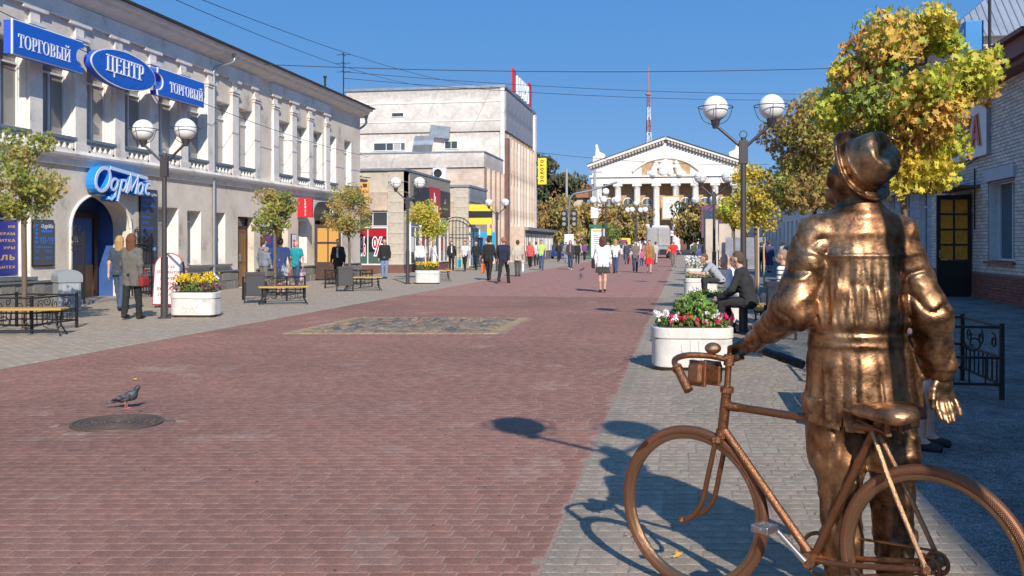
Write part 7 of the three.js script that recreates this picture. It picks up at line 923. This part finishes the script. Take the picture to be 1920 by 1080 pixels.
for (const [x, z, ry, l, o] of [
  [-13.5, -48.4, 0.2, 'woman with folded arms in a white top and jeans by the shop windows', { top: WHT, bc: JEAN, hair: BLOND, pose: 'stand' }],
  [-13.3, -49.5, 1.4, 'person in a white shirt turned sideways by the shop windows', { top: WHT, bc: [0.06, 0.09, 0.16], hair: BR, pose: 'stand' }],
  [-12.9, -49.0, 2.2, 'blonde woman in a long white coat near the square planter', { top: WHT, topLen: 0.35, bc: BLK, hair: BLOND, long: true, pose: 'stand' }],
  [-12.9, -52.9, 0.3, 'woman in black over white beside the iron gate', { top: BLK, open: WHT, bc: BLK, hair: BR, long: true, step: 0.5 }],
  [-11.8, -51.5, -0.1, 'woman in a white tee and black trousers with a turquoise bag', { top: [0.6, 0.6, 0.64], sleeve: 'short', bc: BLK, hair: BR, step: 0.6, bag: 1 }],
  [-11.7, -53.9, 0.0, 'woman in black with dark hair behind the turquoise bag', { top: BLK, bc: BLK, hair: BR, step: 0.5 }],
  [-11.4, -55.2, 0.2, 'fair-haired person in a dark grey coat behind the woman in black', { top: [0.07, 0.06, 0.07], topLen: 0.25, bc: BLK, hair: BLOND, step: 0.4 }],
  [-7.9, -38.9, AWAY - 0.1, 'man in a black suit jacket walking away with an orange bag', { H: 1.78, top: BLK, topLen: 0.12, bc: BLK, hair: [0.03, 0.025, 0.02], step: 0.4 }],
  [-6.7, -35.8, AWAY - 0.15, 'man in a navy jacket walking away beside the black suit', { H: 1.76, wide: 1.08, top: [0.018, 0.024, 0.05], topLen: 0.1, bc: BLK, hair: [0.28, 0.16, 0.1], step: -0.7, cell: 0.015 }],
  [-7.5, -43.6, AWAY + 0.1, 'older man in a beige jacket walking away with a white bag', { H: 1.68, top: [0.5, 0.44, 0.36], topLen: 0.12, bc: [0.08, 0.075, 0.07], hair: BR, step: 0.3 }],
  [-9.6, -60.6, AWAY, 'woman in a coral red jacket walking away', { H: 1.66, top: [0.6, 0.09, 0.09], topLen: 0.14, bc: BLK, hair: BLOND, step: 0.4 }],
  [-9.9, -65, AWAY + 0.2, 'person in a white top close behind the coral jacket', { top: [0.6, 0.56, 0.55], bc: BLK, hair: BR, step: 0.5 }],
  [-8.0, -54.5, 0.1, 'young man in a lime and white tee with blue jeans coming forward', { H: 1.75, top: [0.42, 0.62, 0.14], sleeve: 'short', bc: JEAN, hair: BR, step: 0.4 }],
  [-10.4, -81, 0.2, 'person in black far off by the blue car', { top: BLK, bc: BLK, hair: BR }], [-9.0, -74.6, 0.1, 'person in a grey hoodie and light jeans far off', { top: [0.2, 0.2, 0.22], bc: [0.25, 0.32, 0.45], hair: BR }],
  [-6.5, -56, 0.05, 'woman in an open dark jacket, jeans and white shoes coming forward', { H: 1.72, top: [0.05, 0.045, 0.05], open: [0.3, 0.2, 0.2], bc: [0.035, 0.05, 0.11], shoe: WHT, hair: BR, long: true, step: 0.4 }],
  [-7.9, -72.7, AWAY, 'person in black walking away behind the dark jacket', { top: BLK, bc: BLK, hair: BR }],
  [-3.4, -49.2, AWAY, 'blonde woman in a white top and blue jeans walking away', { H: 1.74, top: [0.66, 0.65, 0.66], sleeve: 'short', bc: JEAN, hair: BLOND, long: true, step: 0.4 }],
  [-4.1, -71.4, AWAY - 0.1, 'person in a dark shirt carrying a red bag far ahead', { top: [0.06, 0.06, 0.08], bc: [0.06, 0.09, 0.16], hair: BR }],
  [-2.5, -51.3, 0.05, 'woman in a grey-brown blouse and dark jeans coming forward', { H: 1.68, top: [0.17, 0.13, 0.115], sleeve: 'short', topLen: 0.12, bc: [0.045, 0.065, 0.11], shoe: [0.3, 0.18, 0.12], hair: BR, step: 0.3 }],
  [-1.7, -49.5, 0.0, 'woman in a mustard jacket and red skirt coming forward', { H: 1.7, top: [0.3, 0.17, 0.06], topLen: 0.14, bottom: 'skirt', bc: [0.62, 0.02, 0.03], hemLen: 0.42, hair: BR, open: [0.5, 0.05, 0.05], step: 0.35 }],
  [-2.8, -66.4, AWAY, 'small child in pink and navy walking far ahead', { H: 1.15, top: [0.5, 0.12, 0.25], bc: [0.05, 0.06, 0.14], hair: BR }],
  [-2.0, -71.8, AWAY, 'person in pale grey walking behind the red skirt', { top: [0.45, 0.42, 0.42], bc: [0.4, 0.38, 0.36], hair: BR }],
  [-0.6, -63.7, 0.1, 'man in a red vest top, cap and grey trousers coming forward', { H: 1.74, top: [0.65, 0.03, 0.03], sleeve: 'short', bc: [0.2, 0.19, 0.18], hair: [0.6, 0.58, 0.56], armL: [[0.14, -0.24, 0], [0.24, -0.42, 0.06]], armR: [[0.14, -0.24, 0], [0.24, -0.42, 0.06]], step: 0.4 }],
  [1.45, -65.5, 0.3, 'dark-haired person in a black jacket by the hoarding', { top: BLK, bc: BLK, hair: BR, pose: 'stand' }],
  [3.06, -59, AWAY, 'person in a sage green shirt seen from behind under the yellow maple', { top: [0.2, 0.26, 0.17], bc: BLK, hair: [0.3, 0.2, 0.14], pose: 'stand' }],
  [4.5, -52.5, AWAY - 0.4, 'woman in a spotted navy dress by the pale blue door', { top: [0.07, 0.08, 0.17], topLen: 0.3, bottom: 'skirt', bc: [0.07, 0.08, 0.17], hair: BR, pose: 'stand' }],
  [4.05, -52.0, AWAY, 'woman in black with a red shoulder bag by the pale blue door', { H: 1.6, top: BLK, bc: BLK, hair: BR, pose: 'stand' }],
  [5.4, -54, AWAY, 'person in a beige jacket with a dark bag by the pale blue door', { H: 1.65, top: [0.38, 0.34, 0.27], topLen: 0.14, bc: BLK, hair: BR, pose: 'stand' }],
  [-5.2, -88, 0.1, 'man in a light shirt far down the red paving', { top: [0.5, 0.5, 0.52], sleeve: 'short', bc: [0.06, 0.06, 0.08], hair: BR }],
  [-3.3, -84, AWAY, 'woman in a rose top and dark skirt far down the red paving', { H: 1.62, top: [0.45, 0.14, 0.2], bottom: 'skirt', bc: BLK, hair: BR }],
  [-7.0, -92, 0.0, 'person in a brown coat before the green-framed notice panel', { top: [0.17, 0.1, 0.06], topLen: 0.3, bc: BLK, hair: BR }],
  [-6.1, -79, 0.2, 'person in a pale blue shirt among the far walkers', { top: [0.3, 0.4, 0.58], bc: [0.05, 0.06, 0.1], hair: BR }],
  [-8.9, -88, AWAY, 'person in a purple jacket far off near the kiosk row', { top: [0.16, 0.06, 0.2], bc: BLK, hair: BR }],
  [-1.1, -90, AWAY, 'person in an orange top near the tail of the lorry', { top: [0.62, 0.2, 0.04], bc: [0.05, 0.06, 0.1], hair: BR }],
  [0.9, -84, 0.1, 'person in a dark green jacket beside the lorry', { top: [0.04, 0.09, 0.05], bc: BLK, hair: BR }],
  [-10.8, -68, 0.1, 'woman in a long black coat near the low kiosk row', { top: BLK, topLen: 0.35, bc: BLK, hair: BLOND, long: true }],
  [-11.6, -62.5, AWAY, 'person in a maroon jumper near the blue panel', { top: [0.22, 0.03, 0.05], bc: [0.05, 0.07, 0.12], hair: BR }],
  [3.6, -72, 0.2, 'person in a cream jacket in the shade by the distant houses', { top: [0.5, 0.45, 0.36], bc: BLK, hair: BR }],
]) { if (!o.pose && !o.step) o.step = rr(0.6, 1.0) * (rnd() < 0.5 ? -1 : 1); else if (o.step) o.step *= 1.7; const q = person(x, z, ry, l, { cell: z < -60 ? 0.03 : 0.024, ...o }); if (/with a turquoise bag$/.test(l)) handBag(q, 0, 'turquoise carrier bag held by the woman in the white tee', [0.01, 0.34, 0.42], 0.42, 0.42, 0.1); if (/orange bag/.test(l)) handBag(q, 1, 'orange carrier bag hanging beside the black suit', [0.65, 0.16, 0.05], 0.3, 0.4, 0.12); if (/white bag$/.test(l)) handBag(q, 0, 'white carrier bag held by the man in the beige jacket', WHT, 0.3, 0.4, 0.15); if (/red bag/.test(l)) handBag(q, 0, 'red carrier bag held by the person in the dark shirt', [0.6, 0.03, 0.05], 0.3, 0.36, 0.15); if (/red shoulder/.test(l)) shoulderBag(q, 0, 'round red bag on the shoulder of the woman in black', [0.55, 0.01, 0.04], -0.05, 0.3, 0.42, 0.4); if (/dark bag/.test(l)) shoulderBag(q, 0, 'dark bag on the back of the beige jacket', [0.04, 0.04, 0.07], -0.1, 0.38, 0.34, 0.26); }
p = person(-2.44, -29.6, AWAY - 0.05, 'woman in a white jacket and short dark skirt walking away alone', { H: 1.72, top: [0.78, 0.78, 0.8], topLen: 0.1, bottom: 'skirt', bc: [0.05, 0.055, 0.05], hemLen: 0.3, hair: [0.1, 0.04, 0.03], long: true, step: 0.3, cell: 0.012, y: 0.02 }); shoulderBag(p, 1, 'black slouchy bag on the shoulder of the woman in white', BLK, 0.0, 0.34, 0.34, 0.3);
// seated on the benches
const SIT = 'people sitting on the benches';
person(1.1, -16.35, -Math.PI / 2 - 0.25, 'man in a black sweater and dark trousers sitting on a bench, seen from behind', { H: 1.78, pose: 'sit', wide: 1.15, top: [0.026, 0.027, 0.03], bc: [0.022, 0.022, 0.025], hair: [0.1, 0.065, 0.045], lean: 0.3, armL: [[0.08, -0.26, 0.1], [-0.02, -0.4, 0.32]], armR: [[0.08, -0.26, 0.1], [-0.02, -0.4, 0.32]], cell: 0.011, group: SIT, feet: 0.8 });
person(1.02, -17.3, -Math.PI / 2 - 0.1, 'bald man in a white shirt half hidden behind the black sweater', { H: 1.75, pose: 'sit', top: WHT, bc: [0.06, 0.07, 0.12], hair: [0.3, 0.2, 0.15], bald: true, lean: 0.4, group: SIT, cell: 0.014 });
person(1.0, -26.5, -Math.PI / 2 + 0.1, 'young man in a grey tee sitting bent forward beside a planter', { H: 1.75, pose: 'sit', top: [0.34, 0.36, 0.42], sleeve: 'short', bc: [0.03, 0.03, 0.035], hair: [0.16, 0.08, 0.04], lean: 0.65, group: SIT, cell: 0.014, armL: [[0.06, -0.22, 0.2], [-0.02, -0.2, 0.46]], armR: [[0.06, -0.22, 0.2], [-0.02, -0.2, 0.46]] });
person(1.92, -18.1, -Math.PI / 2 - 0.5, 'short-haired man in a white and navy striped sweater behind the dark bin', { H: 1.78, pose: 'sit', wide: 1.1, top: [0.68, 0.65, 0.6], stripes: [[0.05, 0.05, 0.07], 0.085, 0.28], bc: [0.05, 0.06, 0.08], hair: [0.3, 0.2, 0.14], lean: 0.2, group: SIT, cell: 0.011, headTurn: 0.3 });
bench(2.18, -18.1, Math.PI / 2, 'yellow-planked iron bench carrying the man in the striped sweater');
person(1.42, -7.65, Math.PI / 2 - 0.5, 'person in black shoes sitting on the bench, hidden by the statue', { H: 1.6, pose: 'sit', top: [0.2, 0.1, 0.12], bottom: 'skirt', hemLen: 0.05, bc: [0.03, 0.03, 0.04], hair: BR, lean: 0.5, group: SIT, cell: 0.014 });
// ---------- pigeons ----------
function pigeon(x, z, ry, label, s = 1) {
  const o = thing('pigeon', label, 'pigeon', [x, 0.012, z], ry, 'pigeons on the paving'), gm = new THREE.MeshStandardMaterial({ vertexColors: true, roughness: 0.6 }), paint = (g) => { const p = g.attributes.position, c = new Float32Array(p.count * 3); for (let i = 0; i < p.count; i++) { const x = p.getX(i), y = p.getY(i), w = clamp(0.5 + 1.6 * N3(x * 26, y * 30, p.getZ(i) * 26), 0, 1); c.set(x > 0.09 ? [0.035, 0.05, 0.06] : [lerp(0.035, 0.13, w), lerp(0.035, 0.13, w), lerp(0.042, 0.15, w)], i * 3); } g.setAttribute('color', new THREE.BufferAttribute(c, 3)); return g; };
  part(o, 'body', paint(netCaps([[0.075, 0.15, 0, -0.05, 0.115, 0, 0.058, 0.048], [-0.05, 0.115, 0, -0.13, 0.085, 0, 0.04, 0.018], [-0.12, 0.088, 0, -0.22, 0.062, 0, 0.016, 0.009], [-0.12, 0.088, 0.01, -0.21, 0.062, 0.022, 0.012, 0.007], [-0.12, 0.088, -0.01, -0.21, 0.062, -0.022, 0.012, 0.007], [0.09, 0.17, 0, 0.125, 0.225, 0, 0.042, 0.026], [0.125, 0.225, 0, 0.138, 0.24, 0, 0.026, 0.025]], [], 0.02, 0.006)), gm);
  for (const sd of [-1, 1]) { part(o, 'wing', paint(netCaps([[0.06, 0.16, sd * 0.045, -0.06, 0.125, sd * 0.05, 0.022, 0.026], [-0.06, 0.125, sd * 0.05, -0.17, 0.09, sd * 0.02, 0.02, 0.007]], [], 0.015, 0.006)), gm); part(o, 'leg', [rod([0.0, 0.1, sd * 0.022], [0.005, 0.012, sd * 0.026], 0.006, 0.005), ...[-0.5, 0, 0.5].map((a) => rod([0.005, 0.006, sd * 0.026], [0.04 * Math.cos(a) + 0.005, 0.004, sd * 0.026 + 0.04 * Math.sin(a)], 0.004)), rod([0.005, 0.006, sd * 0.026], [-0.02, 0.004, sd * 0.026], 0.004)], mat(col(0.5, 0.14, 0.12), 0.6)); part(o, 'eye', ball(0.146, 0.245, sd * 0.02, 0.005, 6), mat(col(0.6, 0.2, 0.02), 0.3)); }
  part(o, 'beak', new THREE.ConeGeometry(0.008, 0.03, 8).rotateZ(-Math.PI / 2 - 0.2).translate(0.172, 0.236, 0), M.dark); o.scale.setScalar(s);
}
pigeon(-4.97, -7.95, 0.15, 'dark speckled pigeon standing upright beside the manhole cover', 0.8); pigeon(-5.4, -52, 0.8, 'small dark pigeon far off near the lime tee man'); pigeon(-4.3, -41, 1.8, 'tiny dark pigeon alone in the middle of the red paving');
// ---------- fallen leaves ----------
{ const lm = new THREE.MeshStandardMaterial({ color: col(0.55, 0.36, 0.05), roughness: 0.8, side: THREE.DoubleSide }); for (const [x, z, l] of [[-0.02, -4.62, 'yellow fallen leaf on the grey pavers by the front wheel'], [4.1, -9.6, 'yellow fallen leaf on the shaded asphalt beyond the tree guard'], [3.2, -10.6, 'small yellow leaf lying just outside the tree guard'], [5.2, -13.4, 'yellow leaf on the asphalt towards the brick house'], [3.1, -7.2, 'brown-yellow leaf on the asphalt near the statue hand'], [-5.9, -9.6, 'dry leaf lying on the red paving beyond the pigeon'], [5.6, -16.5, 'dry leaf on the asphalt near the amber-paned door']]) { const g = leaves([[0, 0, 0, 0.1, [1, 1, 1]]], maple); g.deleteAttribute('color'); g.computeBoundingBox(); const b = g.boundingBox; g.scale(1, 0.25, 1); g.computeVertexNormals(); g.computeBoundingBox(); solo('fallen_leaf', g, lm, l, 'leaf', 'fallen leaves', [x, 0.015 - g.boundingBox.min.y, z]); } }
renderer.render(scene, camera);
